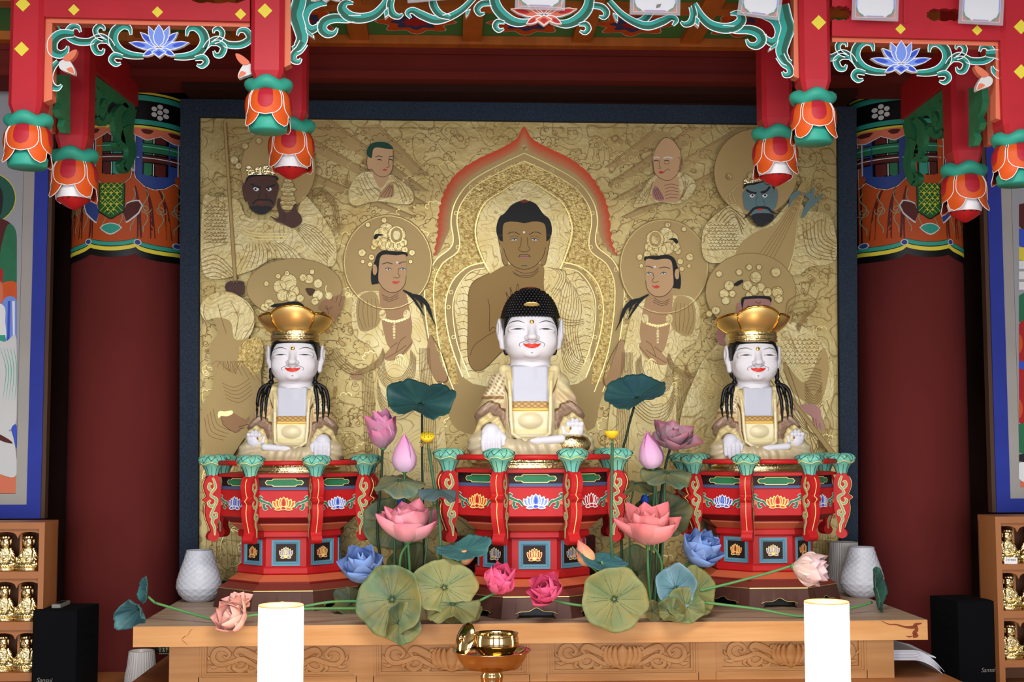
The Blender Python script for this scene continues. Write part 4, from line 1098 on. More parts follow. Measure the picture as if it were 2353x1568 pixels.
# central mandorla
b = MB(); mx = lambda L: L
outer = [(960 + x / 2.614, 270 + y / 2.614) for x, y in ((95, 830), (118, 700), (122, 600), (150, 470), (220, 350), (350, 255), (480, 195), (590, 130), (638, 55), (690, 130), (800, 190), (920, 250), (1030, 340), (1105, 450), (1148, 570), (1165, 740), (1200, 830))]
op = cr([Vector(p) for p in outer], 8); ip = [Vector((1204 + (p.x - 1204) * .86, 560 + (p.y - 560) * .86 + (3 if p.y > 300 else 3))) for p in op]
l = lay(); V = []; cl_ = []
for k in range(7):
    t = k / 6; tt = abs(t - .12) / .88 if t > .12 else 0
    c1 = lc(206, 70, 26) * (1 - tt) + lc(178, 152, 100) * tt
    for i, p in enumerate(op):
        j = 1 + .012 * math.sin(i * 2.3) * (1 - t); w_ = .3 + .7 * min(1, i / 12, (len(op) - 1 - i) / 12)
        qx = op[i].lerp(ip[i], t * w_); V.append(Q(1204 + (qx.x - 1204) * j, qx.y, l)); cl_.append(tuple(c1))
n = len(op); b.add(V, [(k * n + i, k * n + i + 1, (k + 1) * n + i + 1, (k + 1) * n + i) for k in range(6) for i in range(n - 1)], 'vc', False, cl_)
pgn(b, c6([(640, 195), (800, 270), (950, 345), (1050, 460), (1085, 560), (1085, 770), (1190, 870), (1240, 1050), (1200, 1400), (1100, 1700), (980, 1900), (300, 1900), (160, 1700), (40, 1400), (10, 1050), (90, 870), (205, 770), (195, 560), (240, 440), (350, 330), (480, 260)]), 'gold_matte')
pgn(b, c6([(640, 265), (800, 335), (930, 410), (1010, 510), (1040, 600), (1030, 790), (1140, 890), (1190, 1050), (1150, 1400), (1060, 1600), (200, 1600), (90, 1400), (45, 1050), (110, 900), (250, 790), (240, 600), (270, 500), (350, 395), (480, 325)]), 'gold_flake')
pgn(b, c6([(440, 885), (850, 885), (960, 900), (1050, 1000), (1090, 1150), (1060, 1400), (960, 1700), (330, 1700), (215, 1400), (170, 1150), (200, 1000), (310, 900)]), 'gold_matte')
pgn(b, c6([(430, 910), (880, 910), (980, 960), (1060, 1100), (1040, 1350), (960, 1600), (330, 1600), (255, 1350), (220, 1100), (290, 960)]), 'gold_pale')
for y0 in range(940, 1560, 42):
    for s in (-1, 1):
        x0 = 640 + s * (400 - max(0, 1060 - y0) * .5 - max(0, y0 - 1350) * .3)
        lnp(b, c6([(x0, y0), (x0 - s * 35, y0 - 8), (x0 - s * 70, y0 + 4), (x0 - s * 110, y0 - 4)]), 1.2)
pgn(b, c6([(640, 385), (760, 445), (860, 525), (912, 640), (905, 740), (870, 850), (840, 925), (440, 925), (400, 850), (362, 740), (362, 640), (410, 525), (520, 445)]), 'gold_pale')
for k, w in ((0, 2.4), (12, 1.2)):
    lnp(b, c6([(430 - k, 925), (390 - k, 850), (352 - k, 740), (350 - k, 640), (400 - k, 518 - k), (515 - k, 438 - k), (640, 378 - k), (765 + k, 438 - k), (872 + k, 518 - k), (924 + k, 640), (917 + k, 740), (880 + k, 850), (848 + k, 925)]), w, 'gold_hi' if k == 0 else 'gold_line')
for s in (-1, 1):
    g = lambda L: c6([(640 + s * x, y) for x, y in L])
    lnp(b, g([(0, 215), (160, 290), (320, 385), (410, 500), (440, 620), (432, 765), (540, 870), (600, 1050), (560, 1400), (470, 1650)]), 2.6, 'gold_hi')
    lnp(b, g([(0, 262), (160, 335), (300, 420), (380, 520), (405, 620), (392, 790), (500, 890), (545, 1050), (505, 1400), (420, 1650)]), 2.4, 'gold_hi')
    lnp(b, g([(240, 870), (350, 905), (440, 1000), (475, 1150), (445, 1350), (370, 1560)]), 2.6, 'gold_hi'); lnp(b, g([(240, 905), (330, 930), (405, 1030), (430, 1150), (405, 1350), (330, 1560)]), 2, 'gold_hi')
    for x, y in ((165, 320), (320, 420), (410, 575), (400, 780), (550, 915), (605, 1090), (440, 1050), (455, 1140), (425, 1320)):
        p = g([(x, y)])[0]; disc(b, *p, 4, 'gold_matte'); arc(b, *p, 4, w=1, mat='gold_hi')
b.build('flame_mandorla', ap)
# central figure
b = MB(); skin = 'fig_skin'
M('fig_skin', (160, 128, 74), 0.6); M('fig_line', (86, 56, 36), 0.6); M('bod_skin', (184, 146, 104), 0.6); M('bod_face', (200, 162, 120), 0.6); M('dark_skin', (84, 56, 48), 0.6); M('blue_skin', (100, 128, 132), 0.6); M('pink_skin', (172, 122, 116), 0.6); M('hand_skin', (166, 126, 88), 0.6); M('pinkhand', (182, 134, 128), 0.6)
M('ink_hair', (20, 20, 22), 0.6); M('green_hair', (14, 66, 48), 0.6)
pgn(b, c6([(755, 880), (800, 895), (900, 950), (960, 1050), (1010, 1200), (1000, 1300), (940, 1330), (1000, 1500), (960, 1560), (560, 1600), (560, 1300), (700, 1180), (750, 1050)]), 'gold_pale')
fam(b, c6([(900, 960), (860, 1060), (840, 1200), (850, 1380)]), c6([(950, 1030), (985, 1150), (960, 1300), (1000, 1480)]), 9)
fam(b, c6([(780, 900), (830, 920), (850, 960), (800, 1050)]), c6([(850, 910), (890, 930), (880, 1000), (820, 1090)]), 4)
fam(b, c6([(850, 1200), (900, 1215), (960, 1220), (1000, 1210)]), c6([(850, 1230), (900, 1250), (960, 1245), (1000, 1235)]), 3, 1.3, 'gold_line')
fam(b, c6([(880, 1300), (930, 1400), (960, 1450), (1000, 1460)]), c6([(860, 1350), (870, 1450), (900, 1520), (960, 1550)]), 8)
pgn(b, c6([(545, 885), (440, 935), (340, 980), (305, 1060), (300, 1250), (300, 1440), (335, 1515), (400, 1510), (520, 1400), (640, 1320), (700, 1250), (760, 1180), (757, 1000), (740, 880)]), skin)
for L in ([(430, 935), (340, 985), (305, 1060), (302, 1250), (302, 1440), (335, 1515), (400, 1510), (500, 1410)], [(420, 1090), (432, 1150), (430, 1280), (450, 1260), (480, 1275)], [(315, 1430), (340, 1370), (420, 1310), (500, 1270)], [(570, 925), (610, 948), (680, 948), (725, 910)], [(575, 935), (620, 958), (680, 958), (728, 922)], [(585, 915), (630, 935), (690, 930), (725, 900)], [(545, 1110), (530, 1050), (560, 1100), (555, 1020), (580, 1080), (600, 1000), (610, 1060)]):
    lnp(b, c6(L), 1.2, 'fig_line')
pgn(b, c6([(480, 715), (500, 705), (515, 760), (545, 885), (530, 890), (512, 870), (500, 790)]), skin); pgn(b, c6([(798, 715), (778, 705), (765, 760), (735, 880), (752, 892), (768, 870), (785, 790)]), skin)
for s in (-1, 1): lnp(b, c6([(640 + s * 130, 710), (640 + s * 155, 712), (640 + s * 145, 790), (640 + s * 125, 880), (640 + s * 100, 885)]), 1.3, 'fig_line')
pgn(b, c6([(510, 745), (478, 710), (472, 660), (490, 600), (522, 575), (565, 525), (620, 500), (655, 498), (710, 520), (752, 578), (790, 610), (805, 660), (800, 712), (768, 745), (700, 700), (600, 700)]), 'ink_hair', 3)
pgn(b, c6([(512, 655), (540, 628), (600, 628), (640, 636), (690, 626), (742, 630), (768, 660), (770, 770), (752, 840), (705, 895), (640, 912), (580, 895), (538, 850), (515, 780)]), skin)
pgn(b, c6([(615, 508), (640, 492), (668, 506), (640, 512)]), 'brown_red')
for s in (-1, 1):
    g = lambda L: c6([(640 + s * x, y) for x, y in L])
    lnp(b, g([(28, 705), (55, 690), (80, 690), (100, 700)]), 1.6, 'ink'); lnp(b, g([(38, 732), (60, 728), (85, 735)]), 1.4, 'ink'); pgn(b, g([(40, 733), (60, 730), (82, 736), (60, 741)]), 'off_white'); disc(b, *g([(60, 735)])[0], 1.8, 'ink')
    lnp(b, g([(35, 720), (60, 712), (90, 722)]), .8, 'fig_line'); lnp(b, g([(18, 720), (22, 770), (34, 790), (20, 805), (0, 808)]), 1.2, 'fig_line')
    lnp(b, g([(0, 826), (20, 824), (38, 838)]), 1.3, 'ink')
lnp(b, c6([(515, 785), (538, 850), (580, 895), (640, 912), (700, 895), (750, 840), (768, 780)]), 1.3, 'fig_line')
pgn(b, c6([(610, 836), (630, 830), (640, 832), (652, 830), (670, 836), (640, 848)]), 'pink_skin', 3); lnp(b, c6([(608, 837), (640, 837), (672, 837)]), 1, 'maroon'); disc(b, *c6([(638, 690)])[0], 2.6, 'white')
lnp(b, c6([(622, 893), (640, 890), (658, 893)]), 2.2, 'green_dark')
b.build('painted_buddha', ap)
# two bodhisattvas; traced on the western one, mirrored and nudged for the eastern one
def bod(fl, nm):
    b = MB()
    def g(L, T_=c5):
        R = T_(L)
        return R if not fl else [(2417 - x, y + 10) for x, y in R]
    cx, cy = g([(1275, 985)])[0]
    disc(b, cx, cy, 103, 'gold_matte', 110); arc(b, cx, cy, 103, ry=110, w=1.4); arc(b, cx, cy, 100, ry=107, w=.8, mat='gold_hi')
    # robes and scarves down to the lotus flowers
    pgn(b, g([(1190, 1180), (1080, 1200), (1030, 1300), (1050, 1480), (1160, 1560), (1220, 1700), (1180, 2100), (1200, 2600), (1640, 2600), (1650, 2000), (1560, 1600), (1520, 1400), (1480, 1280), (1420, 1200)]), 'gold_pale')
    pgn(b, g([(1190, 1190), (1085, 1215), (1060, 1320), (1090, 1450), (1190, 1430), (1230, 1350)]), 'gold_matte')
    fam(b, g([(1085, 1240), (1075, 1340), (1110, 1440)]), g([(1190, 1230), (1200, 1330), (1190, 1420)]), 5)
    pgn(b, g([(1225, 1160), (1220, 1250), (1230, 1350), (1250, 1470), (1290, 1568), (1400, 1568), (1440, 1450), (1430, 1340), (1410, 1240), (1385, 1165), (1330, 1180)]), 'bod_skin')
    fam(b, g([(1235, 1205), (1290, 1225), (1345, 1195)]), g([(1245, 1235), (1290, 1250), (1350, 1225)]), 3, 1.1, 'fig_line')
    pgn(b, g([(1560, 1480), (1600, 1560), (1640, 1680), (1680, 1760), (1660, 1800), (1600, 1790), (1540, 1640)]), 'bod_skin'); lnp(b, g([(1570, 1480), (1640, 1600), (1684, 1730), (1670, 1795), (1610, 1795)]), 1.3, 'fig_line')
    pgn(b, g([(1250, 1620), (1300, 1560), (1360, 1500), (1420, 1490), (1445, 1530), (1400, 1600), (1320, 1650), (1260, 1650)]), 'bod_skin')
    for L in ([(1260, 1640), (1330, 1600), (1400, 1550)], [(1330, 1600), (1360, 1520), (1400, 1490)], [(1290, 1570), (1340, 1530)], [(1320, 1648), (1370, 1610), (1440, 1530)]): lnp(b, g(L), 1, 'fig_line')
    # necklace
    for k in range(9):
        p = g([(1245 + k * 18, 1370 + 18 * sin(pi * k / 8))])[0]; disc(b, *p, 3.2, 'gold_hi')
    for k in range(6): disc(b, *g([(1318, 1400 + 20 * k)])[0], 3.6 - .3 * abs(2 - k), 'gold_pale')
    for dx in (-78, 86): disc(b, *g([(1318 + dx, 1340)])[0], 8, 'gold_pale', 11)
    # crown
    for x, y, r_ in ((1180, 880, 9), (1165, 950, 9), (1155, 1000, 7), (1100, 920, 11), (1105, 980, 6), (1440, 920, 9), (1430, 980, 6), (1230, 800, 22), (1200, 850, 14), (1265, 770, 22), (1335, 800, 26), (1380, 850, 12), (1250, 860, 18), (1300, 870, 18), (1350, 870, 16), (1390, 900, 10), (1140, 730, 7), (1250, 700, 8)):
        p = g([(x, y)])[0]; disc(b, *p, r_ * .8, 'gold_pale'); arc(b, *p, r_ * .8, w=1.1); arc(b, *p, r_ * .45, w=1, mat='gold_hi')
    p = g([(1335, 800)])[0]; disc(b, *p, 15, 'gold_matte', 19); disc(b, *p, 8, 'gold_pale', 11); arc(b, *p, 15, ry=19, w=1.5, mat='gold_hi')
    pgn(b, g([(1180, 820), (1190, 795), (1225, 792), (1245, 800), (1215, 806), (1195, 828)]), 'ink_hair')
    # hair, face
    pgn(b, g([(1165, 1130), (1162, 1050), (1185, 980), (1205, 930), (1250, 905), (1330, 912), (1400, 915), (1402, 945), (1300, 940), (1235, 950), (1215, 1000), (1212, 1080), (1215, 1125), (1190, 1132)]), 'ink_hair', 4)
    pgn(b, g([(1175, 1005), (1195, 1005), (1203, 1040), (1192, 1070), (1175, 1060)]), 'bod_face'); 
    pgn(b, g([(1215, 1020), (1225, 950), (1260, 932), (1330, 938), (1395, 935), (1402, 1000), (1400, 1080), (1388, 1140), (1350, 1182), (1290, 1188), (1240, 1160), (1212, 1110)]), 'bod_face', 4)
    lnp(b, g([(1215, 1120), (1245, 1162), (1290, 1188), (1345, 1182), (1388, 1140), (1400, 1080)]), 1.1, 'fig_line')
    lnp(b, g([(1236, 998), (1270, 988), (1308, 996)]), 1.7, 'ink'); lnp(b, g([(1350, 996), (1375, 984), (1400, 982)]), 1.7, 'ink')
    for x in (1280, 1378): pgn(b, g([(x - 22, 1030), (x, 1024), (x + 20, 1034), (x, 1038)]), 'off_white', 3); lnp(b, g([(x - 22, 1029), (x, 1023), (x + 20, 1033)]), 1.4, 'ink'); disc(b, *g([(x, 1031)])[0], 1.7, 'ink')
    lnp(b, g([(1352, 1025), (1345, 1060), (1358, 1080), (1340, 1092), (1312, 1085)]), 1.1, 'fig_line')
    pgn(b, g([(1302, 1120), (1325, 1112), (1340, 1116), (1355, 1112), (1352, 1122), (1328, 1134)]), 'lips', 3)
    disc(b, *g([(1338, 986)])[0], 2.4, 'white')
    # tresses
    for L in ([(1378, 1175), (1430, 1210), (1475, 1270), (1525, 1350)], [(1380, 1172), (1460, 1215), (1530, 1265), (1560, 1330), (1605, 1420)], [(1400, 1185), (1490, 1240), (1510, 1300)], [(1430, 1200), (1500, 1222), (1550, 1280), (1580, 1360)]):
        l = lay() + .0006; ribbon(b, g(L), [1.5, 6.5, 5.5, 1], 'ink_hair', lambda x, y, k=0: Q(x, y, l), 0, sm=6)
    # long folds of the skirt and scarves (measured further down)
    h = lambda L: g(L, ca)
    fam(b, h([(350, 280), (360, 600), (380, 1000), (420, 1568)]), h([(470, 260), (490, 600), (520, 1000), (560, 1568)]), 8)
    fam(b, h([(1000, 0), (1005, 300), (1030, 700), (1060, 1400)]), h([(1110, 0), (1130, 300), (1170, 700), (1200, 1400)]), 8)
    fam(b, h([(590, 100), (640, 300), (780, 330), (880, 200), (900, 20)]), h([(520, 260), (600, 420), (760, 480), (930, 340), (960, 100)]), 7)
    fam(b, h([(520, 350), (600, 560), (780, 620), (950, 480)]), h([(520, 560), (620, 760), (800, 800), (1000, 640)]), 6)
    fam(b, h([(0, 60), (80, 200), (250, 300), (420, 270), (560, 180), (610, 60)]), h([(60, 0), (150, 120), (300, 230), (420, 210), (530, 130), (590, 0)]), 5, 1.3)
    fam(b, h([(720, 180), (740, 100), (780, 70)]), h([(850, 200), (830, 120), (800, 70)]), 7, 1, 'gold_hi')
    pgn(b, h([(220, 282), (335, 282), (345, 340), (290, 360), (235, 330)]), 'brown_red' if False else 'bod_skin')
    b.build(nm, ap)
bod(False, 'painted_bodhisattva'); bod(True, 'painted_bodhisattva')
# two monks
b = MB()
pgn(b, c5([(1130, 370), (1060, 410), (1010, 500), (1040, 600), (1200, 570), (1420, 590), (1440, 500), (1330, 410), (1290, 390)]), 'gold_pale')
fam(b, c5([(1130, 380), (1170, 460), (1260, 540)]), c5([(1070, 410), (1110, 500), (1150, 560)]), 4); fam(b, c5([(1300, 400), (1340, 460), (1380, 580)]), c5([(1330, 410), (1380, 470), (1430, 560)]), 3)
pgn(b, c5([(1180, 380), (1190, 430), (1225, 480), (1265, 440), (1280, 385)]), 'bod_face')
pgn(b, c5([(1135, 290), (1150, 240), (1190, 182), (1270, 180), (1305, 210), (1312, 300), (1305, 350), (1280, 390), (1240, 403), (1195, 385), (1165, 360), (1140, 345)]), 'bod_face')
pgn(b, c5([(1134, 255), (1136, 215), (1160, 180), (1210, 166), (1270, 172), (1305, 200), (1308, 215), (1260, 212), (1200, 204), (1175, 220), (1165, 275)]), 'green_hair')
for L in ([(1165, 350), (1195, 388), (1240, 404), (1285, 388), (1308, 340), (1312, 240)], [(1135, 270), (1132, 310), (1142, 350), (1165, 352)], [(1285, 270), (1280, 310), (1285, 335), (1265, 340)]): lnp(b, c5(L), 1.1, 'fig_line')
for L in ([(1190, 270), (1215, 262), (1240, 270)], [(1282, 268), (1300, 264), (1310, 264)]): lnp(b, c5(L), 1.5, 'ink')
for x in (1220, 1296): lnp(b, c5([(x - 14, 288), (x, 286), (x + 14, 292)]), 1.8, 'ink')
pgn(b, c5([(1238, 356), (1252, 350), (1272, 354), (1255, 364)]), 'lips', 3)
pgn(b, c5([(1215, 540), (1270, 460), (1305, 445), (1315, 470), (1310, 538)]), 'bod_skin'); fam(b, c5([(1225, 540), (1290, 460)]), c5([(1300, 540), (1312, 465)]), 4, 1, 'fig_line', 0)
b.build('painted_monk', ap)
b = MB()
pgn(b, c7([(270, 350), (200, 440), (150, 540), (300, 510), (400, 520), (470, 490), (520, 400), (430, 330)]), 'gold_pale'); fam(b, c7([(270, 380), (220, 450), (170, 520)]), c7([(260, 400), (240, 460), (220, 520)]), 3); fam(b, c7([(430, 350), (450, 420), (420, 500)]), c7([(500, 390), (470, 420), (440, 480)]), 4)
pgn(b, c7([(290, 360), (262, 440), (270, 495), (410, 508), (420, 430), (405, 350)]), 'bod_face'); fam(b, c7([(330, 410), (370, 400), (415, 410)]), c7([(340, 490), (370, 480), (415, 485)]), 5, 1, 'brown_red')
pgn(b, c7([(262, 250), (262, 210), (285, 175), (320, 130), (350, 122), (385, 140), (415, 180), (430, 215), (428, 290), (415, 330), (395, 370), (340, 378), (300, 365), (270, 330)]), 'bod_face')
lnp(b, c7([(262, 230), (285, 175), (320, 130), (350, 122), (385, 140), (415, 180), (430, 215), (428, 300), (405, 345), (360, 378), (310, 368), (272, 330), (262, 260)]), 1.1, 'fig_line')
for L in ([(268, 245), (290, 238), (300, 246)], [(325, 246), (350, 238), (380, 246)]): lnp(b, c7(L), 3, 'off_white')
for x in (282, 345): lnp(b, c7([(x - 15, 263), (x, 258), (x + 15, 263)]), 2, 'ink')
for L in ([(305, 255), (300, 290), (310, 305), (290, 305)], [(320, 335), (350, 310), (365, 320)], [(330, 275), (350, 280), (365, 272)], [(410, 240), (425, 250), (420, 310), (408, 325)]): lnp(b, c7(L), 1, 'brown_red')
pgn(b, c7([(296, 328), (312, 322), (326, 328), (310, 338)]), 'lips', 3)
pgn(b, c7([(262, 430), (285, 415), (330, 490), (290, 498), (262, 470)]), 'pink_skin'); fam(b, c7([(265, 435), (285, 490)]), c7([(290, 420), (325, 490)]), 4, 1, 'fig_line', 0)
b.build('painted_elder', ap)
# guardians
def scales(b, pts_fn, n, m, r_=4):
    for i in range(n):
        for j in range(m): p = pts_fn(i, j); arc(b, p[0], p[1], r_, 0, 180, 1)
b = MB()
disc(b, *c5([(530, 350)])[0], 86, 'gold_matte', 96); arc(b, *c5([(530, 350)])[0], 86, ry=96, w=1.3)
pgn(b, c5([(20, 560), (90, 540), (250, 560), (320, 680), (480, 700), (620, 730), (700, 540), (780, 600), (850, 700), (920, 850), (900, 1010), (700, 980), (500, 960), (350, 1040), (100, 1100), (10, 1000)]), 'gold_pale')
fam(b, c5([(290, 800), (400, 830), (600, 830)]), c5([(300, 770), (400, 790), (590, 790)]), 3, 2, 'gold_hi'); fam(b, c5([(320, 860), (300, 930), (240, 1040)]), c5([(560, 850), (640, 900), (700, 960)]), 14)
fam(b, c5([(640, 750), (720, 850), (860, 990)]), c5([(700, 720), (800, 760), (920, 900)]), 8); fam(b, c5([(30, 620), (100, 560), (180, 600)]), c5([(20, 900), (100, 880), (180, 860)]), 8)
scales(b, lambda i, j: c5([(40 + i * 24 + (j % 2) * 12, 600 + j * 22)])[0], 6, 12)
fam(b, c5([(740, 520), (830, 480), (930, 600), (950, 800)]), c5([(760, 560), (830, 520), (900, 620), (910, 780)]), 4, 1.4)
fam(b, c5([(10, 960), (120, 940), (260, 1080)]), c5([(10, 1100), (100, 1080), (200, 1120)]), 6)
# crown, club, flower on the palm
for x, y, r_ in ((350, 380, 12), (400, 365, 13), (450, 360, 14), (500, 370, 10), (330, 350, 9), (400, 160, 9), (305, 195, 9), (480, 330, 8), (230, 290, 12), (260, 330, 9)): p = c5([(x, y)])[0]; disc(b, *p, r_ * .8, 'gold_old' if y > 340 else 'gold_pale'); arc(b, *p, r_ * .8, w=1.2)
for k, r_ in enumerate((6, 8, 11, 17, 23, 17, 22, 24, 19)): p = c5([(597, 370 + k * 30)])[0]; disc(b, *p, r_ * .8, 'gold_pale', 7); arc(b, *p, r_ * .8, ry=7, w=1.2)
for x0 in (165,): pgn(b, c5([(x0 - 8, 30), (x0 + 10, 30), (250, 1130), (228, 1130)]), 'gold_matte', 0); lnp(b, c5([(x0 - 8, 30), (228, 1130)]), 1.4, sm=0); lnp(b, c5([(x0 + 10, 30), (250, 1130)]), 1.4, sm=0)
pgn(b, c5([(175, 1130), (215, 1110), (290, 1115), (300, 1145), (290, 1205), (210, 1208), (172, 1170)]), 'dark_skin')
lnp(b, c5([(180, 1150), (220, 1130), (290, 1130)]), 1, 'ink')
pgn(b, c5([(285, 470), (300, 445), (320, 450), (322, 560), (305, 570), (290, 520)]), 'dark_skin'); pgn(b, c5([(518, 450), (535, 470), (520, 540), (505, 560)]), 'dark_skin')
pgn(b, c5([(305, 450), (330, 395), (420, 390), (520, 400), (522, 430), (440, 410), (345, 415)]), 'ink_hair', 3)
pgn(b, c5([(318, 460), (330, 415), (400, 400), (500, 405), (522, 440), (520, 530), (505, 600), (450, 650), (400, 658), (345, 630), (320, 560)]), 'dark_skin', 4)
for L in ([(345, 452), (380, 470), (412, 476)], [(510, 458), (475, 470), (450, 478)]): lnp(b, c5(L), 4.5, 'ink')
for x in (380, 468): pgn(b, c5([(x - 20, 482), (x, 472), (x + 20, 488), (x, 502)]), 'white', 4); disc(b, *c5([(x - 4, 487)])[0], 2.6, 'ink'); lnp(b, c5([(x - 22, 480), (x, 468), (x + 22, 486)]), 1.6, 'ink')
lnp(b, c5([(412, 490), (408, 520), (395, 545), (425, 560), (455, 545), (440, 520)]), 1.3, 'ink'); lnp(b, c5([(355, 590), (385, 562), (430, 560), (480, 565), (495, 590)]), 4, 'ink'); pgn(b, c5([(385, 578), (410, 570), (440, 578), (410, 586)]), 'brown_red', 3)
pgn(b, c5([(335, 610), (400, 600), (490, 610), (450, 650), (400, 658)]), 'ink', 3)
lnp(b, c5([(405, 600), (430, 604)]), 1, 'brown_red', 0)
pgn(b, c5([(475, 668), (520, 688), (535, 660), (520, 600), (530, 552), (545, 560), (545, 600), (570, 640), (610, 640), (640, 590), (655, 590), (655, 630), (685, 670), (688, 715), (630, 752), (560, 720), (510, 700)]), 'dark_skin', 4)
lnp(b, c5([(560, 645), (575, 670), (570, 700)]), 1, 'ink')
b.build('painted_guardian', ap)
b = MB()
disc(b, *c7([(880, 330)])[0], 96, 'gold_matte', 100); arc(b, *c7([(880, 330)])[0], 96, ry=100, w=1.3)
pgn(b, c7([(620, 600), (760, 520), (850, 640), (950, 650), (1100, 500), (1200, 560), (1330, 600), (1360, 850), (1200, 900), (1100, 950), (760, 880), (580, 860), (560, 700)]), 'gold_pale')
scales(b, lambda i, j: c7([(600 + i * 22 + (j % 2) * 11, 640 + j * 18)])[0], 8, 9, 4); fam(b, c7([(1160, 640), (1200, 820), (1360, 860)]), c7([(1300, 600), (1300, 700), (1365, 760)]), 7); fam(b, c7([(640, 620), (720, 540), (820, 620)]), c7([(700, 640), (760, 600), (800, 700)]), 4, 1.5)
fam(b, c7([(740, 440), (700, 480), (720, 520)]), c7([(780, 400), (740, 450), (760, 510)]), 3, 2, 'gold_hi')
for k in range(14): 
    a = rad(-160 + k * 23); p = c7([(1225 + 70 * cos(a), 680 + 80 * sin(a))])[0]; lnp(b, [p, (p[0] + 7 * cos(a), p[1] + 7 * sin(a))], 1.4, 'gold_hi', 0)
pgn(b, c7([(1180, 400), (1140, 560), (1110, 800), (1060, 960), (900, 900), (770, 840), (790, 760), (880, 690), (1000, 640), (1090, 520), (1150, 400)]), 'gold_matte'); lnp(b, c7([(1180, 440), (1140, 560), (1110, 800), (1062, 955)]), 2, 'gold_hi')
fam(b, c7([(1150, 440), (1030, 640), (880, 850)]), c7([(1165, 440), (1090, 640), (980, 860)]), 5, 1)
for k in range(5): lnp(b, c7([(1100 + k * 12, 560 - k * 30), (1120 + k * 12, 568 - k * 30)]), 2, 'gold_hi', 0)
for x, y, r_ in ((830, 390, 12), (870, 380, 13), (910, 385, 13), (950, 380, 11), (850, 350, 10), (890, 345, 10), (930, 350, 9), (720, 355, 8)): p = c7([(x, y)])[0]; disc(b, *p, r_ * .8, 'gold_old' if y > 360 else 'gold_pale'); arc(b, *p, r_ * .8, w=1.2)
pgn(b, c7([(803, 460), (820, 450), (835, 540), (825, 560), (810, 530)]), 'blue_skin'); pgn(b, c7([(990, 440), (1008, 432), (1012, 480), (1000, 540), (985, 530)]), 'blue_skin')
pgn(b, c7([(805, 430), (815, 400), (870, 392), (940, 376), (980, 370), (995, 430), (975, 420), (940, 400), (830, 410)]), 'ink_hair', 3)
pgn(b, c7([(818, 420), (870, 405), (960, 385), (985, 440), (995, 520), (975, 590), (920, 640), (880, 600), (845, 570), (825, 500)]), 'blue_skin', 4)
pgn(b, c7([(855, 590), (900, 575), (980, 580), (985, 610), (940, 645), (905, 655), (870, 630)]), 'ink', 4)
for L in ([(822, 435), (850, 450), (885, 455)], [(965, 415), (945, 440), (910, 452)]): lnp(b, c7(L), 5, 'ink')
for x in (860, 936): pgn(b, c7([(x - 18, 470), (x, 458), (x + 18, 464), (x, 482)]), 'white', 4); disc(b, *c7([(x, 468)])[0], 2.6, 'ink'); arc(b, *c7([(x, 468)])[0], 5.5, 180, 360, 1.4, 'ink')
lnp(b, c7([(890, 470), (880, 520), (905, 535), (935, 525), (920, 490)]), 1.3, 'slate_blue')
for L in ([(905, 540), (870, 548), (840, 580), (808, 608)], [(905, 540), (950, 545), (980, 570), (1015, 580)]): l = lay() + .0006; ribbon(b, c7(L), [5, 6, 5, .6], 'ink', lambda x, y, k=0: Q(x, y, l), 0, sm=6)
pgn(b, c7([(885, 552), (905, 545), (925, 550), (905, 560)]), 'lips', 3)
pgn(b, c7([(1078, 530), (1085, 480), (1110, 450), (1142, 440), (1140, 465), (1105, 500), (1085, 535)]), 'blue_skin'); 
pgn(b, c7([(1155, 595), (1180, 520), (1200, 490), (1168, 465), (1172, 452), (1210, 455), (1218, 425), (1234, 425), (1230, 480), (1250, 480), (1280, 455), (1282, 465), (1255, 505), (1210, 545), (1170, 600)]), 'blue_skin', 4)
b.build('painted_guardian', ap)
b = MB()   # eastern lower deity
disc(b, *c7([(850, 1050)])[0], 104, 'gold_matte', 90); arc(b, *c7([(850, 1050)])[0], 104, ry=90, w=1.3)
pgn(b, [(1640, 800), (1700, 740), (1820, 740), (1900, 800), (1915, 900), (1880, 1010), (1860, 1240), (1600, 1240), (1560, 1000), (1600, 860)], 'gold_pale')
pgn(b, [(1800, 830), (1850, 880), (1890, 800), (1905, 850), (1880, 930), (1820, 900)], 'gold_matte')
scales(b, lambda i, j: (1800 + i * 11 + (j % 2) * 5, 778 + j * 9), 8, 7, 5); fam(b, [(1850, 880), (1870, 910), (1890, 880)], [(1850, 925), (1870, 945), (1890, 930)], 7, 1.1, 'gold_line')
fam(b, [(1810, 840), (1850, 960), (1870, 1040)], [(1760, 880), (1840, 980), (1920, 1010)], 6); fam(b, [(1900, 920), (1915, 980), (1890, 1040)], [(1860, 960), (1880, 1010), (1860, 1060)], 5)
for x, y, r_ in ((720, 1010, 14), (690, 1060, 14), (700, 1100, 12), (740, 1060, 10), (830, 1010, 14), (880, 960, 16), (910, 1020, 13), (870, 1040, 14), (840, 1070, 10), (950, 1050, 13), (1010, 1050, 16), (1020, 1090, 12), (1000, 930, 14), (660, 940, 9), (780, 930, 9), (840, 900, 9), (900, 900, 8), (640, 1160, 12), (600, 1180, 9)): p = c7([(x, y)])[0]; disc(b, *p, r_ * .8, 'gold_pale'); arc(b, *p, r_ * .8, w=1.2); arc(b, *p, r_ * .4, w=1, mat='gold_hi')
pgn(b, c7([(748, 1005), (770, 985), (800, 975), (802, 990), (770, 1012)]), 'ink_hair')
fam(b, c7([(1060, 1180), (1080, 1100), (1180, 1060), (1250, 1120), (1180, 1180), (1120, 1260)]), c7([(1090, 1240), (1110, 1190), (1190, 1180), (1230, 1160), (1170, 1220), (1140, 1290)]), 4, 1.5)
